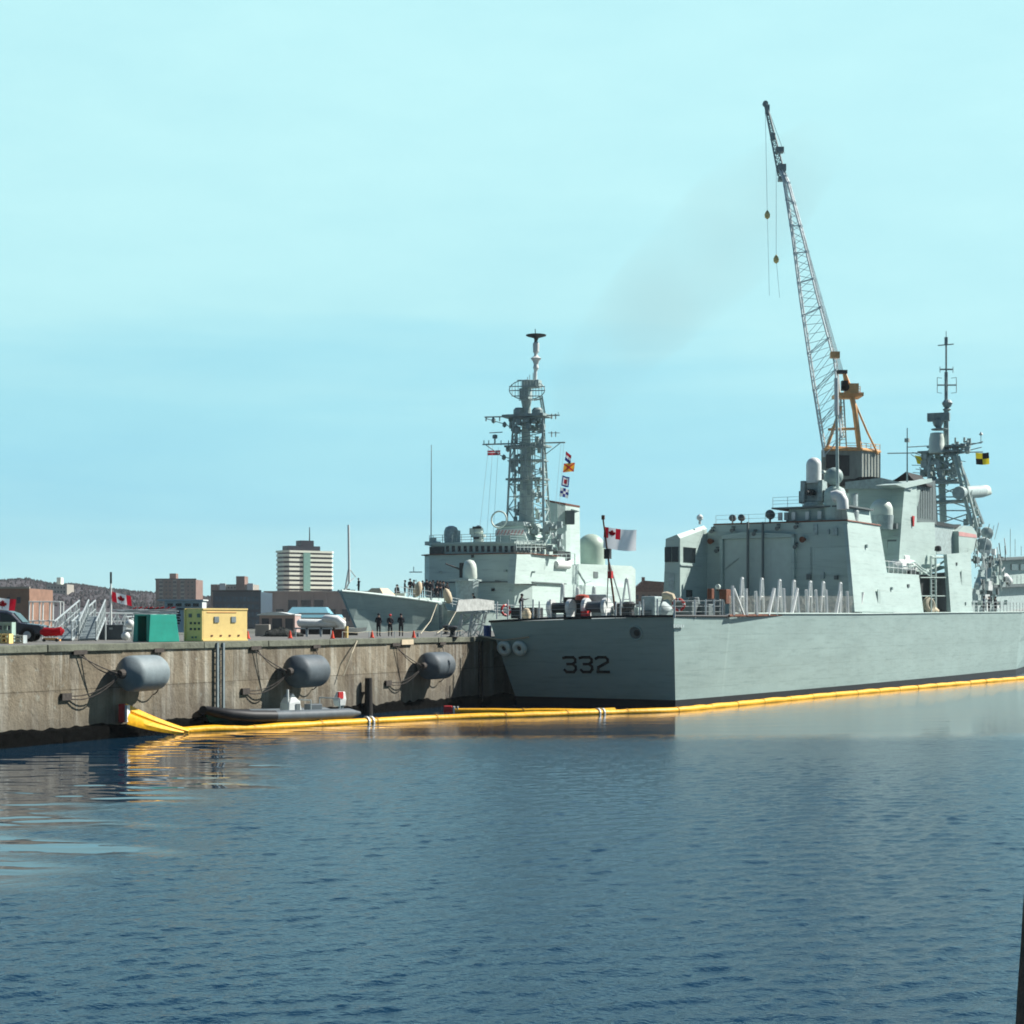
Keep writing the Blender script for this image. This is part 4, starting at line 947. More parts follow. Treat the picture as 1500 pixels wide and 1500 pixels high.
mb = MB(); mb.lathe(tp(921,904,0),[(.45,0),(.35,.5),(.5,.95),(.3,1.1)],n=12); mb.box(tp(912,893,.3),(.6,.6,.9)); part(mb, 'bollard', M['dark'])
part(MB().box(tp(955,889,2),(1.1,1.3,1.5)), 'winch_house', M['mid'], bevel=.08)
part(MB().box(tp(948,900,1.6),(.9,1.0,.6)), 'deck_locker', M['louvre'], bevel=.04)
part(MB().tube([tp(968,902,1),tp(975,896,1),tp(981,900,1)],[.5,.75,.5],n=10), 'covered_winch', M['mid'], smooth=True)
part(MB().box(tp(930,899,2.5),(1.0,1.0,.9)), 'deck_locker', M['ship'], bevel=.05)
mb = MB(); mb.box(tp(1005,897,4),(1.6,1.4,1.5)); mb.box(tp(1028,898,5),(1.6,1.2,1.3)); mb.box(tp(1048,893,6.2),(1.1,1.0,1.5)); mb.lathe(tp(1016,893,4.5),[(.3,-1.0),(.3,.2),(.5,.3),(.4,.9)],n=10); part(mb, 'quarterdeck_gear', M['louvre'], bevel=.05)
part(MB().tube([tp(972,873,3),tp(977,872,3),tp(984,874,3),tp(986,880,3),tp(985,890,3)], .28, n=8), 'orange_pipe', M['beige'], smooth=True)
part(MB().box(F.side(1062,874,5.5),(.6,.9,1.1)), 'rust_box', M['rust'], bevel=.05)
part(MB().box(F.side(1041,870,4.5),(.4,.5,.8)), 'rust_box', M['rust'], bevel=.05)
part(MB().lathe(F.side(1051.5,859.5,4.5),[(.05,-.15),(.2,-.1),(.2,.1),(.05,.15)],n=10,axis=(0,-1,0)), 'bell', M['cream'])
# ensign staff with stays
stf0 = tp(901,893,-1.2); stf1 = tp(883.5,761,-1.9)
part(MB().cyl(stf0, stf1, .075, .055, n=8).cyl(stf1, stf1+Vector((0,0,.3)), .12, n=8), 'ensign_staff', M['rust'])
part(MB().cyl(stf0.lerp(stf1,.55), tp(912,890,-.5), .05, n=4).cyl(stf0.lerp(stf1,.55), tp(889,890,-.5), .05, n=4), 'staff_stay', M['galv'])
part(MB().box(stf0.lerp(stf1,.62),(.4,.4,.7)), 'stern_light', M['dark'])
part(MB().box(tp(894,842,-1.5),(.3,.3,.5)), 'red_lamp', M['red'])

# small fittings on the lit side plating
def sfit(px, py, t0, w_, h_, name, m, d=.1, lean=.17):
    v = F.side(px, py, t0); t = t0-lean*(v.z-6.6); v = F.side(px, py, t); return part(MB().box((t+d/2+.005, v.y, v.z), (d, w_, h_)), name, M[m])
sfit(1287,878,8.02,.75,1.8,'side_door','ship',.06); sfit(1330,858,8.02,.5,.3,'side_vent','louvre'); sfit(1305,862,8.02,.25,.25,'side_lamp','mid',.2); sfit(1268,800,8.02,.2,.3,'side_lamp','mid',.2)
sfit(1409,848,8.0,.7,1.7,'side_door','ship',.06,.10); sfit(1401,826,8.0,.4,.3,'side_vent','louvre',.08,.10); sfit(1414,884,8.0,.3,.3,'side_vent','mid',.12,.10)
# ================================================================== DESTROYER
ds = T('destroyer', 'older grey destroyer with tall lattice mast, berthed bow towards us beyond the quay', 'warship', (D.o[0], D.o[1], 0), -D.a)
K = M['ship2']
def dp(mb, name, m, parent=None, **k): return mb.build(name, m, parent or ds, **k)
ST2 = [(0,.15,.1,9.35),(2.5,1.2,.4,9.2),(5,2.2,.8,9.0),(10,3.9,1.8,8.6),(16,5.3,3,8.1),(16.6,5.4,3.1,7.3),(24,6.6,4.8,7.1),(40,7.5,6.8,6.8),(90,7.6,7.0,6.4),(128,6.5,6,6.2)]
rings = []
for y, d, w_, z in ST2:
    sh = 8.5*max(0, 1-y/40)
    r_ = []
    for sgn, order in ((-1,(1,.66,.33,0,-.1)),(1,(-.1,0,.33,.66,1))):
        for q in order:
            qq = max(q, 0); r_.append((sgn*(w_+(d-w_)*qq**1.4), y+sh*(1-qq), z*q))
    rings.append(r_)
n = 10; m_ = len(rings); mb = MB(); mb.v = [p for r_ in rings for p in r_]
mb.f = [(i*n+j, i*n+j+1, (i+1)*n+j+1, (i+1)*n+j) for i in range(m_-1) for j in range(n-1)]+[tuple(range((m_-1)*n, m_*n)), tuple(range(n-1,-1,-1))]
mb.mi = [0]*len(mb.f); hd = dp(mb, 'hull', K)
mb = MB(); a_ = [Vector(r_[0])-Vector((0,0,.06)) for r_ in rings]; b_ = [Vector(r_[9])-Vector((0,0,.06)) for r_ in rings]
mb.add(a_+b_, [(i,i+1,m_+i+1,m_+i) for i in range(m_-1)]); dp(mb, 'deck', M['deck'])
mb = MB(); mb.tube([Vector(r_[9])+Vector((.02,0,.02)) for r_ in rings[:5]], .16, n=8); mb.tube([Vector(r_[0])+Vector((-.02,0,.02)) for r_ in rings[:5]], .16, n=8); dp(mb, 'bulwark_rim', K)
mb = MB(); mb.box((0,17,8.55),(6.4,9,.5)); mb.box((0,12.2,8.8),(4.0,.3,1.0)); dp(mb, 'breakwater', K)
# jackstaff with stays, anchor gear
j0 = D.face(511.5,853,1.2); j1 = D.face(510.5,769,1.2)
dp(MB().cyl(j0, j1, .14, .12, n=8), 'jackstaff', M['white'])
dp(MB().cyl(j0, D.face(505,867,.8), .09, n=5).cyl(j0, D.face(519,846,2.5), .05, n=4).cyl(D.face(511,832,1.2), D.face(505,867,.6), .10, n=5).cyl(D.face(511,832,1.2), D.face(521,845,3), .06, n=5), 'staff_stay', M['galv'])
dp(MB().box(D.face(508,865,1.4),(.5,.6,.4)).box(D.face(515,866,2),(.6,.6,.3)), 'fairlead', M['dark'])
v = D.face(552,863,9); mb = MB(); mb.loft([[(v.x-1.8,8,8.7),(v.x+1.6,8,8.7),(v.x+1.6,11.5,8.7),(v.x-1.8,11.5,8.7)],[(v.x-.6,8.8,9.85),(v.x+.5,8.8,9.85),(v.x+.5,10.8,9.85),(v.x-.6,10.8,9.85)]]); dp(mb, 'covered_windlass', M['beige'])
# superstructure: faceted front
y0 = 35.5; zA, zB, zC = D.z_at(853,y0,0), D.z_at(812,y0,0), D.z_at(797,y0,0)
def plan(e=0, yb=52, sx=1.0): return [(-7.35*sx-e,yb),(-7.35*sx-e,37-e),(-6.0*sx-e*.5,y0-e),(6.1*sx+e*.5,y0-e),(7.35*sx+e,38.5-e),(7.35*sx+e,yb)]
def block(z0, z1, name, m, e=0, yb=52, parent=None, sx=1, **k): return dp(MB().prism([(x,y,z0) for x,y in plan(e,yb,sx)], (0,0,z1-z0)), name, m, parent, **k)
bs = block(6.5, zA, 'lower_deckhouse', K, e=.0, yb=80)
main = block(zA, zB, 'forward_superstructure', K, yb=50, e=.12)
dp(MB().prism([(x,y,zA-.05) for x,y in plan(.35,50)], (0,0,.14)), 'deck_ledge', M['louvre'], main)
wh = block(zB, zC, 'wheelhouse', K, e=-.5, yb=47)
dp(MB().prism([(x,y,zC) for x,y in plan(-.2,47)], (0,0,.28)), 'wheelhouse_roof', K, wh)
dp(MB().prism([(x,y,zB-.02) for x,y in plan(.45,47)], (0,0,.12)), 'bridge_walkway', M['rust'], wh)
for i, px in enumerate([655.5+8.6*k for k in range(12)]):
    yq = y0+.5-.04; v = D.face(px, 804, yq)
    if v.x > 5.6: break
    MB().box((v.x, yq, v.z), (PX(4.6,223), .12, PX(8.5,223))).build('window', M['glass'], wh)
MB().box((D.t_at(640,y0+.46), y0+.44, (zB+zC)/2-.05), (PX(24,223), .1, (zC-zB)*.75)).build('window', M['glass'], wh)
for k in range(4):
    f = (k+.5)/4; x_, y_ = 5.85+(6.85-5.85)*f, 36.0+(39-36.0)*f
    MB().box((x_+.05, y_, (zB+zC)/2), (.62, .12, PX(8.5,224)), rz=R(71)).build('window', M['glass'], wh)
for k in range(4): MB().box((6.87, 40+k*1.7, (zB+zC)/2), (.1, .95, PX(8.5,226))).build('window', M['glass'], wh)
# fittings
def dfb(px, py, w_, h_, name, m, y=y0-.3, d=.3): v = D.face(px,py,y); return dp(MB().box(v,(PX(w_,222),d,PX(h_,222))), name, M[m])
dfb(645,838,3,3,'junction_box','mid'); dfb(740,836,4,3,'junction_box','mid'); dfb(722,864,4,4,'junction_box','dark'); dfb(748,865,3,3,'junction_box','mid')
dfb(781,838,7,3,'davit','mid',y=38); dfb(692,815,3,4,'searchlight','dark')
dp(MB().cyl(D.face(725,851,y0-.4),D.face(786,857,y0+2),.10,n=5), 'grab_pipe', M['louvre'])
# forward gun on its platform
gy = 30.5; gp = dp(MB().box(D.face(682,850,gy),(PX(32,217),4.4,.22)).cyl((D.t_at(684,gy),gy,6.8),(D.t_at(684,gy),gy,D.z_at(850,gy,0)),1.3,1.5,n=16), 'gun_platform', M['mid'])
gx = D.t_at(688,gy); gz = D.z_at(848,gy,gx)
tr_ = dp(MB().lathe((gx,gy,gz), [(PX(10.5,217),0),(PX(11,217),.3),(PX(10.5,217),1.3),(PX(9,217),1.9),(PX(6,217),2.3),(PX(1,217),2.45)], n=22), 'gun_turret', M['cream'], smooth=True)
mb = MB(); mb.box((gx-.95,gy-.1,gz+1.1),(.45,1.0,1.9)); mb.cyl((gx-1.0,gy-.2,gz+1.15),(D.t_at(655,gy-1),gy-1.5,D.z_at(826,gy,0)),.13,.09,n=8); mb.build('gun_barrel', M['dark'], tr_)
# sheltered side decks towards the stern
def dsp(pts, t0, th, name, m, parent=None): return dp(MB().prism([D.side(px,py,t0) for px,py in pts], (-th,0,0)), name, m, parent)
dsp([(754,855),(757,812),(792,812),(792,855)], 7.5, 1, 'side_screen', K)
dsp([(785,898),(785,832),(846,828),(846,898)], 7.2, 3, 'midship_house', K)
a1 = dsp([(843,900),(843,829),(848,826),(925,829),(931,834),(931,900)], 6.6, 9, 'after_house', K)
v = D.side(872.5,842,6.62); MB().box((6.64,v.y,v.z),(.1,PX(8,250)*2.2,PX(9,250))).build('louvre', M['louvre'], a1)
dp(MB().cyl(D.side(846,836,7.0), D.side(857,854,7.3), .14, n=6).cyl(D.side(857,854,7.3), D.side(866,851,7.3), .10, n=6).cyl(D.side(857,854,7.3), D.side(856,872,7.3), .10, n=6), 'boat_davit', M['mid'])
v = D.side(824,824,7.3); dp(MB().tube([D.side(811,824,7.3), D.side(813,827,7.5), D.side(832,828,7.5), D.side(836,822,7.3)], [.25,.55,.55,.2], n=10), 'deck_boat', M['white'], smooth=True)
mb = MB(); mb.rail([D.side(803,830,7.4), D.side(842,828,7.4)], h=1.6, step=1.6, r=.05); mb.rail([D.side(756,806,7.4), D.side(800,806,7.4)], h=1.2, step=1.2, r=.05); dp(mb, 'deck_rail', M['mid'])
dp(MB().box(D.side(819,815,5.5),(1.5,5,1.4)), 'dark_opening', M['dark'])
ry = D.s_at(866,3.5); rr = PX(20.5,D.Y(ry,3.5)); z0 = D.z_at(828,ry,3.5); z1_ = D.z_at(782,ry,3.5)
dp(MB().lathe((3.5,ry,z0-.5), dome(rr,0,z1_-z0+.5,9), n=32), 'radome', mat('green radome', (.40,.50,.42), .5, var=.06), smooth=True)
# funnel
fy_ = D.s_at(820,2.0); rY = D.Y(fy_,2.0)
fz = lambda py: D.z_at(py,fy_,2.0)
hw_ = PX(18,rY); mb = MB(); pr = [(-.95,-.3),(-.8,-.9),(-.3,-1.25),(.4,-1.25),(.9,-.8),(1,-.2),(1,1.6),(-.95,1.6)]
rg = lambda z, s: [(2.0+x*hw_*s, fy_+y*2.2, z+(0 if z < fz(740) else -.35*x)) for x, y in pr]
fn = dp(MB().loft([rg(fz(832),1.05), rg(fz(738),.97)]), 'funnel', K)
MB().loft([rg(fz(738.2),1.0), rg(fz(735.5),1.0)]).build('funnel_rim', M['rust'], fn)
v = D.face(831,758,fy_-1.9); MB().box((v.x+.25,v.y+.3,v.z),(1.2,.9,PX(20,rY)),rz=R(40)).build('funnel_louvre', M['louvre'], fn)
v = D.face(841,750,fy_); MB().prism([(v.x-.6,v.y,v.z-.3),(v.x+.8,v.y,v.z+.1),(v.x-.6,v.y,v.z+.5)],(0,.3,0)).build('funnel_horn', M['mid'], fn)
dp(MB().lathe(D.face(809,785,fy_-4),[(.05,-.4),(.35,-.25),(.35,.25),(.05,.4)],n=12), 'small_dome', M['white'], smooth=True)
# bridge-top gear
ty = 39; tz = zC+.28
mb = MB(); v = D.face(661,796,ty); x = v.x
mb.cyl((x,ty,tz),(x,ty,tz+.6),.6,n=12); mb.lathe((x,ty,D.z_at(782,ty,0)),[(.5,-1.5),(.95,-1.0),(1.0,0),(.95,.5),(.75,.95),(.3,1.15)],n=18); mb.box((x+.9,ty,D.z_at(785,ty,0)),(.35,1.2,1.6)); mb.cyl((x+.3,ty-.8,D.z_at(781,ty,0)),(x+.3,ty-1.1,D.z_at(781,ty,0)),.55,n=16); dp(mb, 'missile_director', M['mid'], smooth=True)
mb = MB(); x = D.t_at(701,ty); zz = lambda py: D.z_at(py,ty,0)
mb.cyl((x,ty,tz),(x,ty,zz(782)),.75,.6,n=14); mb.box((x,ty,zz(785)),(1.7,1.0,.35)); mb.lathe((x,ty,zz(776)),[(.5,-.7),(.7,-.3),(.6,.2),(.2,.6)],n=14); mb.box((x-.8,ty-.2,zz(778)),(.6,.6,.8)); dp(mb, 'gun_director', M['cream'])
dp(MB().box((x,ty-.55,zz(773)),(1.2,.2,.3)).box((x,ty-.7,zz(788)),(.8,.3,.3)), 'director_hood', M['dark'])
dp(MB().torus(D.face(731,761,ty-1), PX(12,225), .12, axis=(0,-1,.05), n=32, k=6), 'direction_finder_loop', M['cream'])
dp(MB().cyl(D.face(634,800,37), D.face(634,788,37), .5, n=12).box(D.face(634,796,37),(1.9,1.0,.5)), 'bridge_wing_house', K)
dp(MB().cyl(D.face(631.5,790,37), D.face(632,652,37), .09,.05, n=5), 'whip_aerial', M['cream'])
dp(MB().cyl(D.face(606,838,34), D.face(606,830,34), .05, n=4).cyl(D.face(600,838,34), D.face(618,838,35.5), .07, n=5), 'boat_boom', M['mid'])
mb = MB(); mb.rail([(-6.6,36.6,tz),(-5.6,35.6,tz),(5.4,35.6,tz),(6.4,38,tz)], h=1.0, step=1.3, r=.04); dp(mb, 'bridge_rail', M['mid'])
# sloped deckhouse under the mast, pink-striped board
my2 = 42.0; mzz = lambda py: D.z_at(py,my2,0)
q = [D.face(725,800,my2),D.face(728,772,my2),D.face(766,770,my2),D.face(774,800,my2)]
mh = dp(MB().prism(q,(0,6,0)), 'mast_house', K)
MB().prism([D.face(722,770,my2-.3),D.face(736,763,my2-.3),D.face(766,764,my2-.3),D.face(768,770,my2-.3)],(0,6.4,0)).build('mast_house_roof', M['mid'], mh)
bd_ = MB().prism([D.face(725,785,my2-.15),D.face(726,776,my2-.15),D.face(766,774,my2-.15),D.face(770,784,my2-.15)],(0,.12,0)).build('lettered_board', M['white'], mh)
for i in range(8): MB().prism([D.face(727+i*5.0,783.5,my2-.2),D.face(730.2+i*5.0,776.5,my2-.2),D.face(732.4+i*5.0,776.5,my2-.2),D.face(729.2+i*5.0,783.5,my2-.2)],(0,.04,0)).build('pink_stripe', M['pink'], bd_)
# lattice mast around a pale trunk
yl = 45.5
def lp(px, py, dy=0): return D.face(px, py, yl+dy)
tw = dp(MB().lattice([lp(741,800,-1.5),lp(756,800,4),lp(808,800,4),lp(797,800,-1.5)], [lp(748,655,-1.5),lp(754,655,2),lp(798,655,2),lp(795,655,-1.5)], 8, r=.16, rb=.075), 'lattice_mast', M['mid'])
MB().lattice([lp(749,655,-1.5),lp(754,655,2),lp(798,655,2),lp(795,655,-1.5)], [lp(753,612,-1.4),lp(757,612,1.5),lp(797,612,1.5),lp(795,612,-1.4)], 4, r=.14, rb=.07).build('upper_lattice', M['mastgrey'], tw)
MB().loft([[lp(759,800,-1),lp(785,800,-1),lp(785,800,3),lp(759,800,3)],[lp(762,690,-.9),lp(779,690,-.9),lp(779,690,2.4),lp(762,690,2.4)],[lp(765,612,-.7),lp(776,612,-.7),lp(776,612,1.4),lp(765,612,1.4)]]).build('mast_trunk', mat('weathered trunk', (.58,.68,.62), .6, var=.2, scale=.8, stretch=(1,1,.25), dirt=(.06,.07,.07), dirt_amt=.7), tw)
def plat(py, x0, x1, dp_=3.4, th=.25, dy=0): a_ = lp(x0,py,dy); b_ = lp(x1,py,dy); return MB().box(((a_.x+b_.x)/2, yl+dy+.4, a_.z),(b_.x-a_.x,dp_,th)).build('mast_platform', M['mastgrey'], tw)
plat(703,746,797); plat(655,744,800); plat(611,741,801,3.6,.35); plat(676,748,796,3,.15)
mb = MB(); rn = random.Random(21)
for i in range(60):
    px = rn.uniform(748,798); py = rn.uniform(613,632); v = lp(px,py,rn.uniform(-1.4,1.4)); mb.box(v,(rn.uniform(.2,.7),.5,rn.uniform(.2,.8)))
for i in range(70):
    px = rn.uniform(750,797); py = rn.uniform(640,770); v = lp(px,py,rn.uniform(-1.5,1.6)); mb.box(v,(rn.uniform(.12,.5),.3,rn.uniform(.2,1.2)),mi=1)
for i in range(16):
    px = rn.uniform(752,796); py = rn.uniform(630,660); v = lp(px,py,-1.5); mb.cyl(v, lp(px+rn.uniform(-2,2),py+rn.uniform(40,120),-1.6), .05, n=4, mi=1)
for i in range(40):
    px = rn.uniform(778,822); py = rn.uniform(765,806); v = lp(px,py,rn.uniform(-2,0)); mb.box(v,(rn.uniform(.2,.8),.5,rn.uniform(.2,.9)),mi=1)
    if i%2: mb.cyl(v, v+Vector((rn.uniform(-1,1),0,rn.uniform(-1.5,1.5))), .06, n=4, mi=1)
mb.build('mast_equipment', [M['mastgrey'],M['mid']], tw)
mb = MB()
def tl(x0,y0_,x1,y1_,r0,dy=0): mb.cyl(lp(x0,y0_,dy), lp(x1,y1_,dy), r0, n=5)
tl(710,611,820,608,.10); tl(712,613,742,622,.06); tl(742,622,750,628,.06)
tl(707,651,828,648,.11); tl(712,652,735,668,.07); tl(735,668,748,672,.06); tl(822,648,800,665,.06)
for px in (712,722,732): tl(px,611,px,617,.10); 
for px in (709,716,734,745): tl(px,652,px,645,.07)
for px in (808,814): tl(px,606,px,614,.09); tl(px,632,px,640,.09)
tl(803,634,820,634,.05); tl(818,606,818,604,.06)
for px, py in ((738,670),(744,658),(739,622),(723,616)): mb.lathe(lp(px,py),[(.05,-.4),(.3,-.2),(.3,.2),(.05,.4)],n=8)
mb.lathe(lp(725,640),[(.05,-.3),(.35,-.2),(.35,.25),(.05,.35)],n=10); tl(717,634,736,633,.07); tl(725,650,725,640,.12)
mb.build('yard_arm', M['mastgrey'], tw)
# air-search radar: curved open grid dish
mb = MB()
def el(px,py,dy): return lp(px,py,dy)
cx_, cw_ = 772, 26
for f, py in ((.55,557),(1.0,566),(1.0,572),(.85,580),(.45,586)):
    pts = [el(cx_+cw_*f*s_, py, -1.5-.9*(1-s_*s_)+(.5)) for s_ in (-1,-.7,-.35,0,.35,.7,1)]; mb.path(pts, .075, 5)
for s_ in [i/6-1 for i in range(13)]:
    e_ = math.sqrt(max(0,1-s_*s_*.98)); mb.path([el(cx_+cw_*s_, 571-14*e_, -1-.9*(1-s_*s_)), el(cx_+cw_*s_, 571+14*e_, -1-.9*(1-s_*s_))], .04, 4)
mb.path([el(cx_+cw_*math.cos(a*math.pi/12), 571+14.5*math.sin(a*math.pi/12), -1) for a in range(25)], .07, 5)
mb.box(el(779,563,-.8),(2.4,1.2,1.0)); mb.box(el(770,577,-.6),(1.3,1.4,1.4)); mb.cyl(el(771,600,0),el(771,583,-.4),.5,.8,n=12); mb.cyl(el(782,586,0),el(794,584,0),.12,n=5)
mb.cyl(el(771,611,0),el(771,598,0),.65,n=12); mb.build('search_radar', M['mid'], tw)
for px in (760,787): MB().lathe(lp(px,604,-.6),[(.6,-.65),(.75,-.3),(.75,.3),(.5,.6)],n=14).build('aerial_drum', M['mastgrey'], tw)
MB().cyl(lp(799,611,0),lp(794,580,0),.13,n=5).cyl(lp(796,611,.6),lp(791,580,.6),.13,n=5).build('radar_guard', M['mid'], tw)
mb = MB(); mb.cyl(lp(784,566),lp(785,500),.22,n=8); mb.lathe(lp(785.2,525),[(.25,-.9),(.5,-.3),(.75,0),(.35,.25),(.25,.4)],n=14); mb.lathe(lp(785.2,510),[(.2,-.8),(.42,-.5),(.45,.6),(.2,.9)],n=14); mb.lathe(lp(785,538),[(.2,-.5),(.4,-.1),(.3,.4),(.2,.6)],n=12)
mb.build('top_pole', M['white'], tw)
MB().lathe(lp(785.4,492),[(.2,-.6),(.35,-.3),(1.35,0),(1.4,.12),(.1,.2)],n=14).cyl(lp(785,498),lp(784,482),.06,n=5).cyl(lp(784,500),lp(786,500),.4,n=8).build('mast_head_aerial', M['dark'], tw)
mb = MB()
for px, py in ((776,552),(773,555),(781,549)): mb.cyl(lp(px,562),lp(px,py-3),.05,n=4)
mb.build('small_aerial', M['mastgrey'], tw)
# signal halyards
mb = MB()
for x0,y0_,x1,y1_ in ((826,648,815,806),(822,650,808,800),(716,652,700,800),(722,652,712,800),(730,655,722,790)): mb.cyl(lp(x0,y0_),lp(x1,y1_),.02,n=4)
mb.build('halyard', M['galv'], tw)
# grey canvas dodger and boarding clutter by the break of the forecastle
v = D.side(672,884,6.6)
mb = MB(); q = [D.side(668,896,6.7),D.side(672,879,6.7),D.side(700,877,6.9),D.side(724,880,7.0),D.side(724,893,7.0)]; mb.prism(q,(-.15,0,0)); dp(mb, 'canvas_dodger', mat('pale canvas', (.42,.44,.42), .9, var=.25, scale=2))
mb = MB(); mb.rail([(5.3,16,7.9),(6.7,24,7.0),(7.4,36,6.9)],h=1.1,step=1.6,r=.05); mb.rail([(5.0,13,8.4),(3.2,7.5,8.9)],h=1.1,step=1.5,r=.04,bars=2); dp(mb, 'guard_rail', M['galv'])
for px, py in ((655,893),): dp(MB().cyl(D.side(645,884,5.6), D.side(646,935,4.4), .25, n=6), 'hull_fender_strip', M['mid'])

# ================================================================== FLAGS
def flag(name, label, origin, along, down, Wd, Ht, mats, paint, wave=.12, nx=28, ny=16, ph=0, group=None, leaf=None):
    root = T(name, label, 'flag', origin, 0, group)
    A = Vector(along).normalized(); Dn = Vector(down).normalized(); Nn = A.cross(Dn).normalized()
    def P(u, v): return A*u*Wd + Dn*(v*Ht + .08*Ht*math.sin(u*3+ph)*u) + Nn*(wave*Wd*u*math.sin(u*8+ph+v*1.2))
    mb = MB(); mb.v = [tuple(P(i/nx, j/ny)) for i in range(nx+1) for j in range(ny+1)]
    for i in range(nx):
        for j in range(ny):
            k_ = paint((i+.5)/nx, (j+.5)/ny)
            if k_ is None: continue
            mb.f.append((i*(ny+1)+j, (i+1)*(ny+1)+j, (i+1)*(ny+1)+j+1, i*(ny+1)+j+1)); mb.mi.append(k_)
    mb.build('cloth', mats, root, smooth=True)
    if leaf:
        cx, cy, s_ = leaf      # centre in flag fractions, size as fraction of height
        lf = [(0,-.5),(.09,-.33),(.20,-.37),(.16,-.12),(.30,-.25),(.34,-.16),(.48,-.18),(.42,-.04),(.48,.02),(.26,.20),(.28,.28),(.03,.25),(.03,.5),(-.03,.5),(-.03,.25),(-.28,.28),(-.26,.20),(-.48,.02),(-.42,-.04),(-.48,-.18),(-.34,-.16),(-.30,-.25),(-.16,-.12),(-.20,-.37),(-.09,-.33)]
        ar = Ht/Wd; mb = MB()
        for sg in (1,-1):
            c_ = P(cx, cy)+Nn*sg*.012*Ht; ps = [P(cx+x*s_*ar, cy+y*s_)+Nn*sg*.012*Ht for x, y in lf]
            mb.add([c_]+ps, [(0, i+1, (i+1)%len(ps)+1) for i in range(len(ps))])
        mb.build('maple_leaf', mats[-1] if False else M['flagred'], root)
    return root
def cloth(n, c):
    m = mat(n, c, .85, var=.08, scale=4); nt = m.node_tree; b = nt.nodes['Principled BSDF']; out = nt.nodes['Material Output']
    tl = N(nt,'ShaderNodeBsdfTranslucent'); tl.inputs[0].default_value = (*c,1); ms = N(nt,'ShaderNodeMixShader'); ms.inputs[0].default_value = .55
    nt.links.new(b.outputs[0], ms.inputs[1]); nt.links.new(tl.outputs[0], ms.inputs[2]); nt.links.new(ms.outputs[0], out.inputs['Surface'])
    return m
M['flagred'] = cloth('flag red', (.50,.012,.03)); M['flagwhite'] = cloth('flag white', (.82,.82,.83)); M['flagblue'] = cloth('flag blue', (.015,.03,.22)); M['flagyel'] = cloth('flag yellow', (.80,.62,.03)); M['flagblk'] = cloth('flag black', (.01,.01,.012)); M['flagor'] = cloth('flag orange', (.78,.36,.03))
def canada(u, v): return 0 if u < .25 or u > .75 else 1
wd_ = F.world(stf0.lerp(stf1,.92))
def ensign(u, v): 
    if u < .5 and v < .5: return 0 if (u < .13 or u > .37) else 1
    return 1
Ye = wd_.y; 
flag('naval_ensign', 'white naval ensign with red maple leaf canton streaming from the staff on the frigate stern', wd_, (1,.12,-.10), (-.05,0,-1), PX(49,Ye), PX(31,Ye), [M['flagred'],M['flagwhite']], ensign, wave=.07, leaf=(.25,.25,.36), ph=.5)
# flags over the quay
v = W(-14,873,96); pl = T('flag_pole', 'short white flag pole at the left edge of the quay by the car', 'flag pole', (v.x,v.y,QZ)); MB().cyl((0,0,0),(0,0,v.z-QZ+.2),.05,.04,n=8).build('pole', M['white'], pl); MB().lathe((0,0,v.z-QZ+.2),[(.05,0),(.08,.06),(.02,.14)],n=8).build('finial', M['white'], pl); MB().cyl((0,0,0),(0,0,.12),.16,n=10).build('base_plate', M['galv'], pl)
flag('canada_flag', 'red and white maple leaf flag cut by the left edge, above the dark car', v, (.97,.1,-.16), (-.1,0,-1), PX(37,96), PX(17,96), [M['flagred'],M['flagwhite']], canada, wave=.06, leaf=(.5,.5,.75), ph=1)
v = W(162.5,866,112); pl = T('flag_pole', 'white flag pole with a dark tip standing among the gangways', 'flag pole', (v.x,v.y,QZ)); zt = W(0,838,112).z-QZ; MB().cyl((0,0,0),(0,0,zt-.6),.075,.055,n=8).build('pole', M['white'], pl); MB().cyl((0,0,zt-.75),(0,0,zt),.07,n=8).build('tip', M['dark'], pl); MB().box((0,0,.06),(.4,.4,.12)).build('base_plate', M['galv'], pl)
flag('canada_flag', 'red and white maple leaf flag flying from the pole among the gangways', v, (.96,.1,-.28), (.12,0,-1), PX(30,112), PX(15,112), [M['flagred'],M['flagwhite']], canada, wave=.06, leaf=(.48,.5,.75), ph=2)
# signal flags on the destroyer's halyard
def dw(px, py): return D.world(lp(px, py))
def p_rwb(u,v): return 0 if v < .34 else (1 if v < .67 else 2)
def p_diag(u,v): return 1 if abs(u-v) < .12 or abs(u+v-1) < .1 else 0
def p_ring(u,v): r_ = max(abs(u-.5),abs(v-.5)); return 2 if r_ < .2 else (1 if r_ < .36 else 0)
def p_chk(u,v): return 0 if (int(u*3)+int(v*3))%2 else 1
for px, py, w_, h_, ms, fn_, lb, an in ((829,661,10,13,['flagred','flagwhite','flagblue'],p_rwb,'red white and blue signal flag, topmost of the hoist beside the mast',(.75,.1,-.5)),(826,679,16,13,['flagor','flagred'],p_diag,'orange crossed signal flag, second from the top of the hoist',(.98,.1,.05)),(824,696,11,15,['flagblue','flagwhite','flagred'],p_ring,'blue bordered signal flag with a red centre, third in the hoist',(.9,.1,-.3)),(821,714,13,13,['flagblue','flagwhite'],p_chk,'blue and white checked signal flag, lowest of the hoist',(.95,.1,-.2))):
    Yq = D.Y(yl,4); flag('signal_flag', lb, dw(px,py), an, (-.12,0,-1), PX(w_,Yq), PX(h_,Yq), [M[x_] for x_ in ms], fn_, wave=.08, nx=14, ny=14, ph=px, group='signal flags hoisted beside the lattice mast')
flag('small_ensign', 'small faded red flag under the left yard arm of the destroyer mast', dw(714,660), (.98,.1,.05), (0,0,-1), PX(19,235), PX(7,235), [M['flagred'],M['flagwhite']], lambda u,v: 1 if .35<v<.5 else 0, wave=.08, nx=12, ny=6, ph=0)
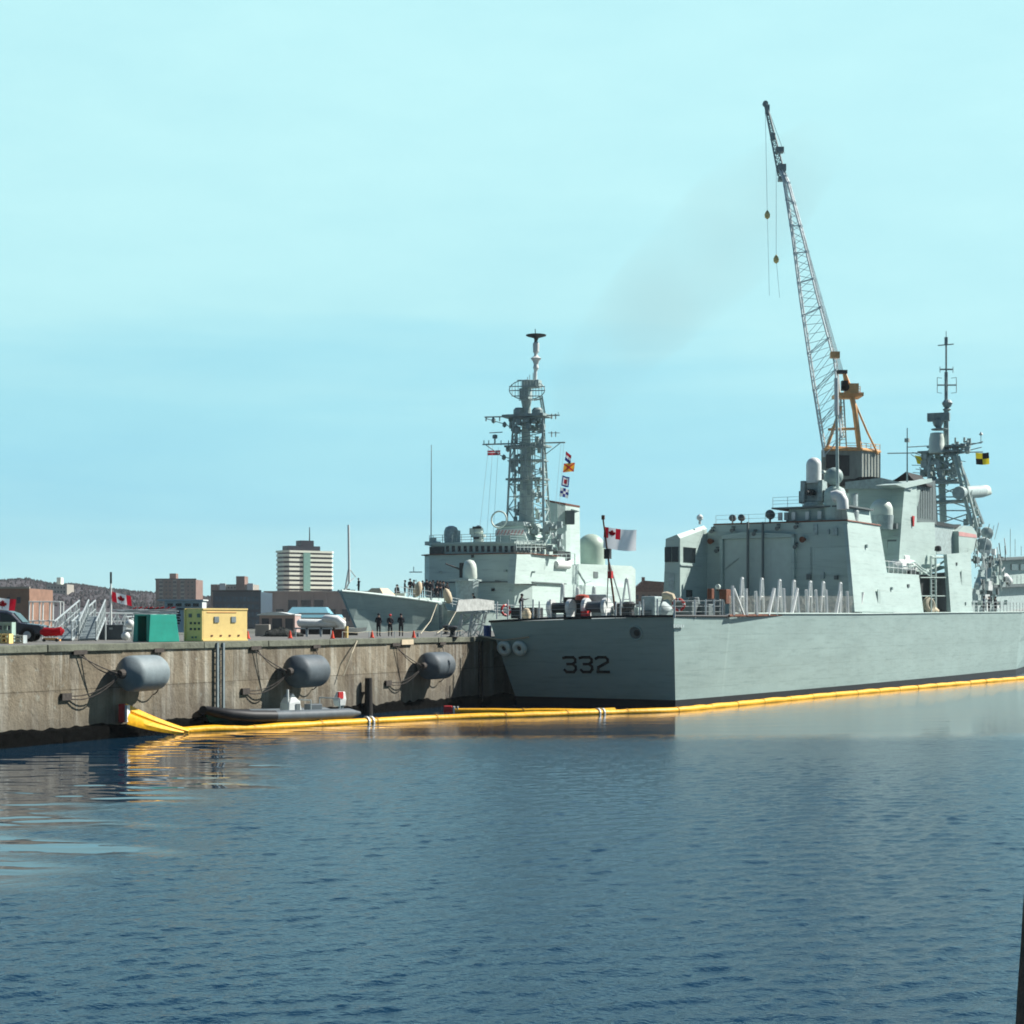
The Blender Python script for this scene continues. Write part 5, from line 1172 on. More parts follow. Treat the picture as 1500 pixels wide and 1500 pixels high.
def fw(px, py): return F.world(mp(px, py, -.6))
def quart(u,v): return 0 if (u < .5) == (v < .5) else 1
flag('signal_flag', 'yellow and black quartered flag flying right of the frigate mast', fw(1429,663), (.99,.1,-.02), (.05,0,-1), PX(20,F.Y(my,mt)), PX(17,F.Y(my,mt)), [M['flagyel'],M['flagblk']], quart, wave=.04, nx=16, ny=14, ph=1)
flag('signal_flag', 'yellow and black flag partly folded left of the frigate mast', fw(1340,667), (.95,.3,-.12), (.30,0,-1), PX(17,F.Y(my,mt)), PX(14,F.Y(my,mt)), [M['flagyel'],M['flagblk']], lambda u,v: 1 if u > .62 and v < .8 else (0 if v < .95-.0*u else None), wave=.07, nx=16, ny=14, ph=2)

# ================================================================== CRANE
CY = 250.0
cbase = W(1246, 700, CY); cr = T('harbour_crane', 'tall slewing dockyard crane with a long grey lattice boom and orange frame', 'crane', (cbase.x, CY, QZ))
def cp(px, py, dy=0):
    v = W(px, py, CY+dy); return Vector((v.x-cbase.x, dy, v.z-QZ))
cm = mat('crane house', (.30,.33,.29), .7, var=.3, scale=.8, stretch=(1,1,.3), dirt=(.10,.07,.05), dirt_amt=.8)
q = [cp(1203,703,0),cp(1262,703,0),cp(1289,700,4),cp(1289,700,8),cp(1203,703,8)]
ht = cp(0,660).z-cp(0,703).z; ht2 = ht
h1 = MB().prism([Vector((p.x,p.y,cp(0,702).z)) for p in q], (0,0,ht)).build('machine_house', cm, cr, bevel=.1)
mb = MB()
for i in range(7): a_ = Vector((q[1].x,0,0)).lerp(Vector((q[2].x,4,0)), i/6); mb.box((a_.x,a_.y-.06,cp(0,681).z),(.12,.12,ht*.95))
mb.build('house_rib', M['mid'], h1)
mb = MB(); mb.box(cp(1220,676,-.1),(2.0,.3,2.0)); mb.box(cp(1237,682,-.1),(1.4,.3,3.0)); mb.build('house_window', M['dark'], h1)
mb = MB(); mb.path([cp(1205,658,-.2),cp(1262,658,-.2),cp(1289,662,4)], .22, 6); mb.rail([cp(1240,660,-.2),cp(1262,660,-.2),cp(1289,662,4)],h=1.1,step=1.2,r=.05); mb.build('house_walkway', M['orange'], cr)
MB().cyl((1,4,0),(1,4,cp(0,702).z),3.0,2.4,n=24).build('pedestal', cm, cr)
MB().cyl((1,4,cp(0,702).z-.9),(1,4,cp(0,702).z+.02),4.2,n=28).build('slew_ring', M['dark'], cr)
mb = MB(); b_ = [(-5,-2,0),(7,-2,0),(7,10,0),(-5,10,0)]; t_ = [(-1.5,1.5,12),(3.5,1.5,12),(3.5,6.5,12),(-1.5,6.5,12)]; mb.lattice(b_,t_,2,r=.5,rb=.25); mb.build('portal_leg', M['orange'], cr)
# A frame
def beam(pts, r, name, m, n=6): return MB().path(pts, r, n).build(name, M[m], cr)
for dy in (0, 3.5):
    beam([cp(1211,657,dy),cp(1232,595,dy)], .24, 'frame_leg', 'orange'); beam([cp(1259,657,dy),cp(1252,600,dy),cp(1247,577,dy)], .40 if dy == 0 else .28, 'frame_leg', 'orange', 8)
    beam([cp(1249,582,dy),cp(1270,632,dy),cp(1286,665,dy+3)], .15, 'back_stay', 'orange')
beam([cp(1213,629,0),cp(1256,628,0)], .19, 'frame_tie', 'orange'); beam([cp(1211,655,0),cp(1257,657,0)], .19, 'frame_tie', 'orange')
mb = MB(); a_ = cp(1222,580,1.5); b_ = cp(1261,580,1.5); mb.box(((a_.x+b_.x)/2,1.5,a_.z),(b_.x-a_.x,4.2,.5)); mb.prism([cp(1230,578,-.3),cp(1262,578,-.3),cp(1250,583,-.3),cp(1232,583,-.3)],(0,.4,0)); fp_ = mb.build('head_platform', M['orange'], cr)
mb = MB(); mb.rail([cp(1240,577,-.4),cp(1260,577,-.4)],h=1.1,step=1.1,r=.05); mb.box(cp(1247,570,0),(1.9,1.6,1.5)); mb.path([cp(1241,578,0),cp(1236,545,0)],.22,6); mb.path([cp(1250,578,0),cp(1238,548,0)],.22,6); mb.build('head_frame', M['orange'], cr)
mb = MB(); mb.box(cp(1237,565,-.6),(.9,1.0,1.4)); MB().box(cp(1233,545,0),(1.5,1.0,.5)).build('head_light', M['dark'], cr); mb.lathe(cp(1238,567,-.9),[(.6,-.2),(.6,.2)],n=14,axis=(0,1,0)); mb.build('sheave_block', M['dark'], cr)
mb = MB(); mb.cyl(cp(1236,585,1),cp(1240,655,1),.12,n=5); mb.cyl(cp(1232,585,1),cp(1230,655,1),.12,n=5)
for i in range(12): mb.cyl(cp(1232-i*.1,590+i*5.4,1),cp(1236+i*.3,590+i*5.4,1),.06,n=4)
mb.build('frame_ladder', M['mid'], cr)
# boom
bm_ = mat('boom steel', (.66,.74,.75), .5, var=.25, scale=1)
Lc = [(1207,668),(1190,562),(1172,440),(1160,345),(1147,262),(1141,248)]; Rc = [(1236,640),(1226,532),(1199,432),(1178,345),(1157,270),(1147,248)]
def lerp_poly(P_, f):
    k_ = f*(len(P_)-1); i = min(int(k_), len(P_)-2); q_ = k_-i; return (P_[i][0]+(P_[i+1][0]-P_[i][0])*q_, P_[i][1]+(P_[i+1][1]-P_[i][1])*q_)
mb = MB(); nn_ = 44; pts = []
for i in range(nn_+1):
    f = i/nn_; l_ = lerp_poly(Lc, f); r__ = lerp_poly(Rc, f); wdt = 1.5*(1-f*.55)
    pts.append((cp(*l_,-wdt), cp(l_[0]+4*(1-f*.5),l_[1],wdt), cp(*r__,wdt), cp(r__[0]-4*(1-f*.5),r__[1],-wdt)))
for i in range(nn_):
    for j in range(4):
        mb.cyl(pts[i][j], pts[i+1][j], .145, n=5)
        q_ = (j+1)%4
        rb_ = .048
        mb.cyl(pts[i][j], pts[i+1][q_], rb_, n=4) if (i+j)%2 else mb.cyl(pts[i][q_], pts[i+1][j], rb_, n=4)
    if i%4 == 0:
        for j in range(4): mb.cyl(pts[i][j], pts[i][(j+1)%4], .08, n=4); mb.box(pts[i][j], (.3,.3,.3))
bo = mb.build('lattice_boom', bm_, cr)
mb = MB(); jt = [(1141,262),(1148,262),(1146,248)]; 
mb.lattice([cp(1140,258,-.7),cp(1140,258,.7),cp(1149,252,.7),cp(1149,252,-.7)],[cp(1120,153,-.25),cp(1120,153,.25),cp(1123,152,.25),cp(1123,152,-.25)],16,r=.13,rb=.07)
mb.box(cp(1145,247,0),(1.1,1.6,1.0)); mb.box(cp(1144,262,0),(.8,1.2,.6)); mb.box(cp(1142,220,0),(1.1,1.3,.7)); mb.box(cp(1132,200,0),(.6,1.1,.8)); mb.lathe(cp(1121,152,0),[(.4,-.3),(.4,.3)],n=12,axis=(0,1,0)); mb.box(cp(1124,160,0),(.6,.7,1.2))
mb.build('fly_jib', M['mastgrey'], cr)
mb = MB()
for dx in (0,1.5,3,4.5,6):
    mb.cyl(cp(1148+dx*.5,252,-.4+dx*.2), cp(1229.5+dx,545,0), .045, n=4)
mb.cyl(cp(1124,156,0), cp(1149,225,0), .05, n=4)
mb.build('boom_pendant', bm_, cr)
MB().box(cp(1223,520,-1.2),(1.3,1.0,.9)).build('boom_lamp', M['orange'], cr)
for (x0,y0_,x1,y1_,x2,y2_) in ((1121,160,1124,315,1127,433),(1137,240,1137,380,1142,436)):
    hk = MB().cyl(cp(x0,y0_),cp(x1,y1_),.035,n=4).cyl(cp(x1,y1_),cp(x2,y2_),.03,n=4).build('hoist_rope', bm_, cr)
    MB().lathe(cp(x1,y1_),[(.08,-.6),(.38,-.35),(.42,.1),(.25,.45),(.06,.7)],n=12).build('hook_block', M['yellow'], hk)
# ================================================================== ON AND BY THE QUAY
def Q(px, Y): v = W(px, 0, Y); return Vector((v.x, v.y, QZ))
# pontoon-like foam fenders hung on the wall
def fender(px, pyc, dia, length, mat_, label, rope=False):
    off = dia/2+.12
    r = (px-750)/FP; o_ = wall(0, off); k = (r*o_.y-o_.x)/(WU.x-r*WU.y); c = wall(k, off); z = H-(pyc-HY)/FP*c.y
    root = T('quay_fender', label, 'fender', (c.x, c.y, z), -WA, 'big foam fenders chained to the quay wall')
    R_ = dia/2; hl = length/2
    MB().lathe((0,0,0), [(.10,-hl),(.22,-hl+.02),(R_*.52,-hl+.18),(R_*.88,-hl+.46),(R_*.985,-hl+.64),(R_,-hl+.8),(R_*1.01,0),(R_,hl-.8),(R_*.985,hl-.62),(R_*.88,hl-.42),(R_*.5,hl-.16),(.2,hl-.02),(.1,hl)], n=36, axis=(0,1,0)).build('float_body', mat_, root, smooth=True)
    MB().cyl((0,-hl-.22,0),(0,-hl+.05,0),.2,.26,n=14).build('end_fitting', M['chain'], root)
    MB().cyl((0,hl-.05,0),(0,hl+.2,0),.26,.2,n=14).build('end_fitting', M['chain'], root)
    zt = QZ-.45-z; wx = -off+.04
    def chain(a, b, sag, nm='chain'):
        a = Vector(a); b = Vector(b); mb = MB(); n = 14
        for i in range(n):
            f0, f1 = i/n, (i+1)/n; p = a.lerp(b,f0)-Vector((0,0,sag*4*f0*(1-f0))); q = a.lerp(b,f1)-Vector((0,0,sag*4*f1*(1-f1)))
            e = (q-p)*.12; mb.cyl(p-e, q+e, .034 if i%2 else .026, n=5)
        mb.build(nm, M['chain'], root)
    chain((0,-hl-.15,0),(wx,-hl-2.3,zt),.1); chain((0,-hl-.15,0),(wx,-hl-1.9,zt),.35); chain((0,-hl-.15,-.05),(wx,-hl-3.0,-1.0),.35); chain((0,-hl-.15,-.05),(wx,-hl-3.1,-1.1),.5)
    chain((0,hl+.1,0),(wx,hl+.9,zt),.15); chain((0,hl+.1,0),(wx,hl+.5,-1.2),.3)
    MB().box((wx+.05,-hl-3.1,-1.05),(.14,.7,.35)).build('wall_bracket', M['chain'], root)
    MB().box((wx+.05,-hl-2.1,zt+.05),(.14,1.0,.22)).build('wall_bracket', M['chain'], root)
    MB().box((wx+.05,hl+.9,zt+.05),(.14,.8,.22)).build('wall_bracket', M['chain'], root)
    if rope:
        a = Vector((.1,-hl-.2,0)); pts = [a, a+Vector((.15,.3,-1.0)), a+Vector((.5,1.0,-2.2)), a+Vector((.6,2.6,-3.0))]
        b2 = [a, a+Vector((.1,.25,-1.4)), a+Vector((.2,.3,-3.3))]
        ro = MB().path(pts,.045,5).path(b2,.04,5); ro.build('green_rope', M['greenrope'], root)
    return root
fender(209, 986, 1.85, 3.3, M['fender_pale'], 'sun bleached pale grey cylinder fender, nearest to the left edge')
fender(449, 983, 1.95, 3.5, M['fender'], 'dark slate cylinder fender above the moored inflatable boat')
fender(639, 975, 1.85, 3.5, M['fender'], 'grey cylinder fender with green ropes trailing to the water, nearest the frigate')
# ladder recess pipes, timber piles, wires
k = wk(319); root = T('quay_ladder', 'pale steel ladder running down the quay wall right of the first fender', 'ladder', wall(k,.15), -WA)
for d in (-.28,.28): MB().box((.02,d,2.75),(.12,.16,4.1)).build('rail', M['fender_pale'], root)
for i in range(11): MB().cyl((0,-.25,.9+i*.36),(0,.25,.9+i*.36),.03,n=5).build('rung', M['chain'], root)
k = wk(531); root = T('fender_pile', 'black timber pile standing in front of the wall between two fenders', 'pile', wall(k,.45,-1), -WA)
MB().cyl((0,0,0),(0,0,wz(993,k)+1),.30,.24,n=12).build('pile', M['timber'], root); MB().box((-.28,0,2.4),(.3,.5,.12)).build('clamp', M['chain'], root)
for px, lb in ((702,'dark steel ladder on the shaded end of the wall by the frigate stern'),):
    k = wk(px); root = T('quay_ladder', lb, 'ladder', wall(k,.12), -WA)
    for d in (-.25,.25): MB().box((0,d,2.4),(.1,.1,4.5)).build('rail', M['chain'], root)
    for i in range(13): MB().cyl((0,-.25,.5+i*.33),(0,.25,.5+i*.33),.025,n=4).build('rung', M['chain'], root)
k = wk(594); p = wall(k,.12,QZ-.25)
tag(MB().box((0,0,0),(.12,1.6,.34),rz=-WA).build('number_board', M['beige']), 'small pale board fixed to the quay edge below the three sailors', 'board').location = p
ln = MB(); a = W(519,942,108); b = W(495,990,108); ln.path([wall(wk(519),.2,QZ-.1), wall(wk(505),.5,QZ-.9), wall(wk(495),.4,wz(990,wk(495)))],.05,5)
tag(ln.build('mooring_line', M['rope']), 'short pale rope hanging over the quay edge left of the sailors', 'rope')

# oil boom
ring_m = mat('boom seam', (.50,.26,.01), .7)
def boom(px_pts, r, name, label, redstart=True):
    P_ = []
    for px, py in px_pts:
        Y = H*FP/(py-HY); P_.append(Vector(((px-750)/FP*Y, Y, .02)))
    # resample smoothly
    out = []
    for i in range(len(P_)-1):
        p0, p1, p2, p3 = P_[max(i-1,0)], P_[i], P_[i+1], P_[min(i+2,len(P_)-1)]
        n = max(2, int((p2-p1).length/.5))
        for j in range(n):
            t = j/n; out.append(.5*((2*p1)+(-p0+p2)*t+(2*p0-5*p1+4*p2-p3)*t*t+(-p0+3*p1-3*p2+p3)*t**3))
    out.append(P_[-1])
    root = T(name, label, 'oil boom', tuple(P_[0]))
    o0 = P_[0]; rn = random.Random(len(out)); acc = 0; seams = []; rad = []
    for i, p in enumerate(out):
        if i: acc += (out[i]-out[i-1]).length
        ph = (acc % 4.6)/4.6; rr_ = r*(.80+.24*math.sin(math.pi*ph)**.35)*(1+.05*mnoise.noise(p*1.3)); rad.append(rr_)
        if i and int(acc/4.6) != int((acc-(out[i]-out[i-1]).length)/4.6): seams.append(i)
    pts = [p-o0+Vector((0,0,.05*mnoise.noise(p*.5)+.06)) for p in out]
    MB().tube(pts, rad, n=14, flat=.85).build('float', M['boom'], root, smooth=True)
    for i in seams[:60]:
        d = (pts[min(i+1,len(pts)-1)]-pts[i-1]).normalized(); MB().cyl(pts[i]-d*.05, pts[i]+d*.05, r*.95, n=12).build('seam_band', ring_m, root)
    return root, pts
b1, bp_ = boom([(252,1074),(300,1071.5),(360,1069),(430,1065.5),(500,1061.5),(580,1057),(650,1053.5),(750,1050.5),(830,1048),(900,1045.5),(985,1042.5),(1050,1036.5),(1100,1031.5),(1200,1021.5),(1300,1012.5),(1400,1003.5),(1500,994.5),(1620,984),(1750,974)], .265, 'oil_boom', 'long yellow oil boom floating round the frigate stern and along its side')
# its two-strip end hauled up to the quay wall
a0 = Vector((0,0,.02)); kk = wk(172); e1 = wall(kk, .55, wz(1046,kk)) - b1.location
e2 = e1+Vector((-.05,.0,-.30)); 
root = b1
def strip(a, b, w0, w1, name):
    a = Vector(a); b = Vector(b); mb = MB(); n = 12; rg = []
    for i in range(n+1):
        f = i/n; p = a.lerp(b,f); p.z -= .35*4*f*(1-f)*.25; w_ = w0+(w1-w0)*f; th = .07
        rg.append([p+Vector((0,-th,-w_/2)),p+Vector((.05,-th-.08,0)),p+Vector((0,-th,w_/2)),p+Vector((0,th,w_/2)),p+Vector((.0,th,-w_/2))])
    mb.loft(rg); return mb.build(name, M['boom'], root, smooth=True)
st0 = Vector((.9,-.1,.1)); strip(st0, e1+Vector((0,0,.30)), .24, .52, 'end_strip'); strip(st0+Vector((-.2,-.3,-.05)), e1+Vector((.1,-.1,-.20)), .24, .60, 'end_strip')
MB().box(e1+Vector((-.16,-.05,.07)),(.34,.34,.95),rz=-WA*.4).build('red_end_plate', M['red'], root, bevel=.05)
MB().box(e1+Vector((.10,-.1,.05)),(.12,.36,.85),rz=-WA*.4).build('white_clamp', M['white'], root)
for px in (536, 876):
    i = min(range(len(bp_)), key=lambda i: abs((bp_[i]+b1.location).x/((bp_[i]+b1.location).y)*FP+750-px)); d = (bp_[i+1]-bp_[i-1]).normalized()
    for s_ in (-.18,.18): MB().cyl(bp_[i]+d*(s_-.05), bp_[i]+d*(s_+.05), .33, n=12).build('white_clamp', M['white'], root)
b2, q2 = boom([(664,1043.5),(720,1044),(780,1044.2),(850,1044.2),(900,1043.2)], .24, 'oil_boom', 'short yellow boom with a red end close under the frigate stern')
MB().box((-.35,0,.16),(.55,.5,.5)).build('red_end_plate', M['red'], b2, bevel=.05); MB().box((.05,0,.14),(.12,.46,.46)).build('white_clamp', M['white'], b2)
MB().box((.3,0,.14),(.08,.46,.46)).build('white_clamp', M['white'], b2)

# inflatable boat
ba = Vector((-16.9,93.6,0)); bb = Vector((-9.7,101.4,0)); bd = (bb-ba); Lb = bd.length; ang = math.atan2(bd.y, bd.x); ba.z = .14
rb = T('inflatable_boat', 'dark inflatable boat with white console and outboard moored at the foot of the wall', 'boat', tuple(ba), ang)
hw = 1.15
def tubeline(side): return [(x, side*y, z) for x, y, z in ((.05,.12,.98),(.5,.55,.86),(1.2,.92,.72),(2.4,hw,.60),(4,hw+.03,.53),(6,hw,.48),(8,hw,.46),(Lb-1.0,hw-.02,.45),(Lb-.1,hw-.06,.44))]
for s_ in (1,-1):
    MB().tube(tubeline(s_)[:5], [.24,.29,.32,.33,.33], n=14).build('bow_tube', M['black'], rb, smooth=True)
    MB().tube(tubeline(s_)[4:], [.335,.335,.33,.32,.10], n=14).build('side_tube', M['fender'], rb, smooth=True)
MB().loft([[(.2,-.1,.7),(.2,.1,.7),(.35,0,.3)],[(2.0,-1.0,.6),(2.0,1.0,.6),(2.0,0,-.15)],[(5,-1.1,.45),(5,1.1,.45),(5,0,-.35)],[(Lb-.7,-1.05,.4),(Lb-.7,1.05,.4),(Lb-.7,0,-.3)]]).build('rigid_hull', mat('teal hull', (.015,.11,.10), .4), rb)
MB().box((Lb/2+.6,0,.42),(Lb-3.2,1.9,.08)).build('floor', M['mid'], rb)
cx = 6.15
cs = MB().loft([[(cx-.5,-.4,.45),(cx+.55,-.4,.45),(cx+.55,.4,.45),(cx-.5,.4,.45)],[(cx-.45,-.4,1.15),(cx+.4,-.4,1.25),(cx+.4,.4,1.25),(cx-.45,.4,1.15)],[(cx-.25,-.34,1.5),(cx+.12,-.34,1.48),(cx+.12,.34,1.48),(cx-.25,.34,1.5)]]).build('console', M['white'], rb, bevel=.05)
MB().prism([(cx-.28,-.32,1.5),(cx-.1,-.32,1.72),(cx+.12,-.32,1.5)],(0,.64,0)).build('windscreen', M['fender_pale'], cs)
MB().cyl((cx-.42,-.25,1.1),(cx-.42,-.25,1.95),.07,n=8).build('light_post', M['white'], cs)
MB().box((cx+.2,-.42,.9),(.3,.05,.45)).build('hatch', M['louvre'], cs)
MB().box((cx+1.7,0,.75),(.9,.6,.6)).build('seat', M['fender'], rb, bevel=.05)
ob = MB().loft([[(Lb-.95,-.22,.85),(Lb-.45,-.22,.85),(Lb-.45,.22,.85),(Lb-.95,.22,.85)],[(Lb-1.05,-.26,1.2),(Lb-.4,-.26,1.25),(Lb-.4,.26,1.25),(Lb-1.05,.26,1.2)],[(Lb-.8,-.2,1.7),(Lb-.45,-.2,1.7),(Lb-.45,.2,1.7),(Lb-.8,.2,1.7)]]).build('outboard_motor', M['white'], rb, bevel=.05)
MB().box((Lb-.85,-.23,1.5),(.35,.12,.4)).build('red_decal', M['red'], ob); MB().box((Lb-.62,0,.55),(.22,.22,.8)).build('leg', M['fender_pale'], ob)
MB().path([(Lb-1.5,-.9,.75),(Lb-1.5,-.9,1.35),(Lb-1.5,.9,1.35),(Lb-1.5,.9,.75)],.04,6).build('stern_arch', M['galv'], rb)
MB().path([(cx+1.1,-.5,.6),(cx+1.1,-.5,1.3),(cx+1.1,.5,1.3),(cx+1.1,.5,.6)],.035,6).build('grab_rail', M['galv'], rb)

# green stands and yellow stands
def stand(px0, px1, pyt, Y, mat_, name, label, cat, flare, open_side, group=None, holes=None, rz=0):
    a = Q(px0, Y); b = Q(px1, Y); wd = b.x-a.x; h = W(0,pyt,Y).z-QZ
    root = T(name, label, cat, ((a.x+b.x)/2, Y, QZ), rz, group)
    return root, wd, h
def local_stand(px, Y, name, label, ang, pyt):
    c = Q(px, Y); return T(name, label, 'gangway stand', tuple(c), R(ang)), W(0,pyt,Y).z-QZ
r_, h = local_stand(218, 94.2, 'brow_stand', 'green steel brow stand with sloping sides, left of the yellow one', 50, 900)
l_, d_ = 2.15, 1.35
MB().prism([(0,0,0),(.10,0,h),(l_-.25,0,h),(l_,0,0)],(0,.08,0)).build('front_panel', M['green'], r_, bevel=.02)
MB().prism([(0,d_,0),(.10,d_,h),(l_-.25,d_,h),(l_,d_,0)],(0,.08,0)).build('back_panel', M['green'], r_, bevel=.02)
MB().prism([(l_,.08,0),(l_-.25,.08,h),(l_-.25,d_,h),(l_,d_,0)],(-.06,0,0)).build('end_panel', M['green'], r_)
MB().prism([(0,.09,0),(.09,.09,h-.04),(.09,.32,h-.04),(0,.20,0)],(.06,0,0)).build('end_post', M['green'], r_)
MB().prism([(0,d_-.36,0),(.09,d_-.24,h-.04),(.09,d_-.01,h-.04),(0,d_-.01,0)],(.06,0,0)).build('end_post', M['green'], r_)
MB().box((l_/2-.08,d_/2+.04,h-.05),(l_-.36,d_-.1,.08)).build('top_plate', M['green'], r_)
MB().prism([(1.1,.09,0),(1.1,.09,h-.1),(1.1,d_-.01,h-.1),(1.1,d_-.01,0)],(.05,0,0)).build('inner_panel', mat('dark green', (.012,.18,.13), .7), r_)
r_, h = local_stand(297, 97.6, 'brow_stand', 'yellow steel box stand with two small plates, right of the green one', 50, 891)
l_, d_ = 3.35, 1.62
MB().box((l_/2,d_/2,h/2),(l_,d_,h)).build('box', M['yellow'], r_, bevel=.04)
for x_ in (.30,.68): MB().box((l_*x_,-.02,h*.66),(.34,.05,.34)).build('steel_plate', M['fender_pale'], r_)
for i in range(4): MB().box((l_*(.2+.2*i),-.012,h*.17),(.14,.03,.09)).build('rust_hole', M['rust'], r_)
MB().box((l_*.42,-.012,h*.88),(2.2,.03,.04)).build('seam', M['orange'], r_)
for z_ in (.99,.01): MB().box((l_/2,-.01,h*z_+(-.02 if z_>.5 else .04)),(l_+.02,.06,.09)).build('edge_rail', M['yellow'], r_)
for j in range(2):
    for i in range(3): MB().box((-.012,.32+i*.36,h*(.55-.18*j)),(.03,.17,.13)).build('slot', M['dark'], r_)
for i in range(2): MB().box((-.012,.35+i*.75,h*.78),(.03,.26,.22)).build('vent', M['louvre'], r_)
for i in range(2): MB().box((-.012,.6+i*.3,h*.12),(.03,.16,.1)).build('slot', M['louvre'], r_)
for y_ in (.06,d_-.06): MB().box((-.02,y_,h/2),(.06,.12,h)).build('edge_post', M['yellow'], r_)

# dark car at the left edge
Yc_ = 97; fx = Q(66.5,Yc_).x; car = T('parked_car', 'dark grey pickup style car parked facing right, cut by the left edge', 'car', (fx-2.4, Yc_, QZ), R(3))
prof = [(2.42,.42),(2.45,.62),(2.40,.82),(2.25,.93),(1.25,1.04),(.72,1.62),(.45,1.74),(-.9,1.80),(-2.2,1.76),(-2.42,1.05),(-2.45,.5),(-2.4,.40)]
wb = .9
def ringc(y, ins, zt=0): return [(x-(math.copysign(ins*.5,x)), y, z-(ins if z > 1.1 else 0)) for x, z in prof]
MB().loft([ringc(-wb,.10),ringc(-wb+.12,.0),ringc(wb-.12,.0),ringc(wb,.10)]).build('body', M['car'], car, bevel=.05)
def gl(pts): return MB().prism([(x,-wb-.015,z) for x,z in pts],(0,.06,0)).build('side_window', M['glass'], car)
gl([(1.05,1.06),(.62,1.50),(.10,1.58),(.10,1.06)]); gl([(.0,1.06),(.0,1.59),(-.9,1.62),(-.9,1.06)]); gl([(-1.0,1.06),(-1.0,1.62),(-2.05,1.58),(-2.15,1.06)])
MB().prism([(1.22,-.72,1.08),(1.22,.72,1.08),(.74,.66,1.60),(.74,-.66,1.60)],(.05,0,.03)).build('windscreen', M['glass'], car)
for x in (1.55,-1.55):
    for s_ in (-1,1):
        wl = MB().lathe((x,s_*(wb-.08),.37),[(.34,-.12),(.37,-.08),(.37,.08),(.34,.12)],n=22,axis=(0,s_,0)).build('wheel', M['tyre'], car)
        MB().lathe((x,s_*(wb+.0),.37),[(.22,-.02),(.22,.05),(.10,.06),(.05,.08)],n=14,axis=(0,s_,0)).build('rim', M['rim'], wl)
    MB().torus((x,-wb+.02,.37),.42,.045,axis=(0,1,0),n=24,k=6,a0=0,a1=2*math.pi).build('wheel_arch', M['black'], car)
for s_ in (-1,1): MB().box((2.40,s_*.65,.80),(.12,.36,.16)).build('headlight', M['fender_pale'], car); MB().box((1.0,s_*(wb+.1),1.12),(.14,.22,.16)).build('mirror', M['car'], car)
MB().box((2.45,0,.48),(.12,1.7,.2)).build('bumper', M['black'], car)
# red hand cart / tarpaulin bundle in front of it
c = Q(74,95); rt = T('red_dinghy_bundle', 'red rolled bundle on a low yellow and brown trolley right of the car', 'bundle', tuple(c))
MB().tube([(-.55,0,.52),(-.35,0,.56),(.2,0,.55),(.6,0,.60),(.75,0,.62)],[.12,.25,.22,.25,.08],n=12).build('bundle', M['flagred'], rt, smooth=True)
MB().box((0,0,.16),(.7,.5,.14)).box((.42,0,.1),(.25,.3,.1)).build('trolley', M['orange'], rt)
for x in (-.3,.4): MB().lathe((x,-.22,.10),[(.09,-.04),(.09,.04)],n=12,axis=(0,1,0)).build('wheel', M['black'], rt)
# crates / benches left
def crate(px, Y, w_, h_, m, label, slat=True):
    c = Q(px,Y); rt = T('pallet_crate', label, 'crate', tuple(c))
    for z in (h_*.92, h_*.55, h_*.12): MB().box((0,0,z),(w_,.7,h_*.16)).build('board', m, rt, bevel=.01)
    for x in (-.48,0,.48): MB().box((x*w_,0,h_/2),(.08,.72,h_)).build('upright', m, rt)
crate(7,89.5,.9,1.10,M['palegreen'],'tall pale green slatted crate at the left edge beside the car')
crate(5,88,.75,.50,M['yellow'],'low yellowish crate in the left corner of the quay')
crate(26,89,.72,.42,M['galv'],'low grey slatted crate in front of the car door')

# gangways and their railings
def gangway(px0, py0, px1, py1, Y0, Y1, label, m='galv', w_=1.0, nb=8):
    a = W(px0,py0,Y0); b = W(px1,py1,Y1); root = T('gangway', label, 'gangway', (a.x,a.y,QZ)); o_ = Vector((a.x,a.y,QZ)); a = a-o_; b = b-o_
    d = (b-a).normalized(); sd_ = Vector((d.y,-d.x,0)).normalized()*w_/2
    MB().prism([a+sd_,b+sd_,b-sd_,a-sd_],(0,0,.1)).build('walkway', M['fender_pale'], root)
    for s_ in (1,-1):
        mb = MB(); up = Vector((0,0,1.1)); p0, p1 = a+sd_*s_, b+sd_*s_
        mb.cyl(p0,p1,.07,n=5); mb.cyl(p0+up,p1+up,.05,n=5); mb.cyl(p0+up*.5,p1+up*.5,.03,n=4)
        for i in range(nb+1):
            p = p0.lerp(p1,i/nb); mb.cyl(p,p+up,.04,n=4)
            if i < nb: mb.cyl(p+(up if i%2 else Vector()), p0.lerp(p1,(i+1)/nb)+(Vector() if i%2 else up), .03, n=4)
        mb.build('side_lattice', M[m], root)
    mb = MB()
    for p in (a,b):
        for s_ in (1,-1):
            if p.z > .15: mb.cyl(p+sd_*s_, Vector(((p+sd_*s_).x,(p+sd_*s_).y,0)), .06, n=5)
    if mb.v: mb.build('leg', M[m], root)
gangway(92,938,128,905,100,108,'steep gangway left of the flag pole, rising to the right')
gangway(98,921,188,921,118,122,'long level gangway with lattice sides behind the steep one')
gangway(128,938,142,905,101,104,'short steep boarding stair left of the grey chest')
gangway(190,925,236,921,130,134,'gangway end sticking out between the flag and the green stand')
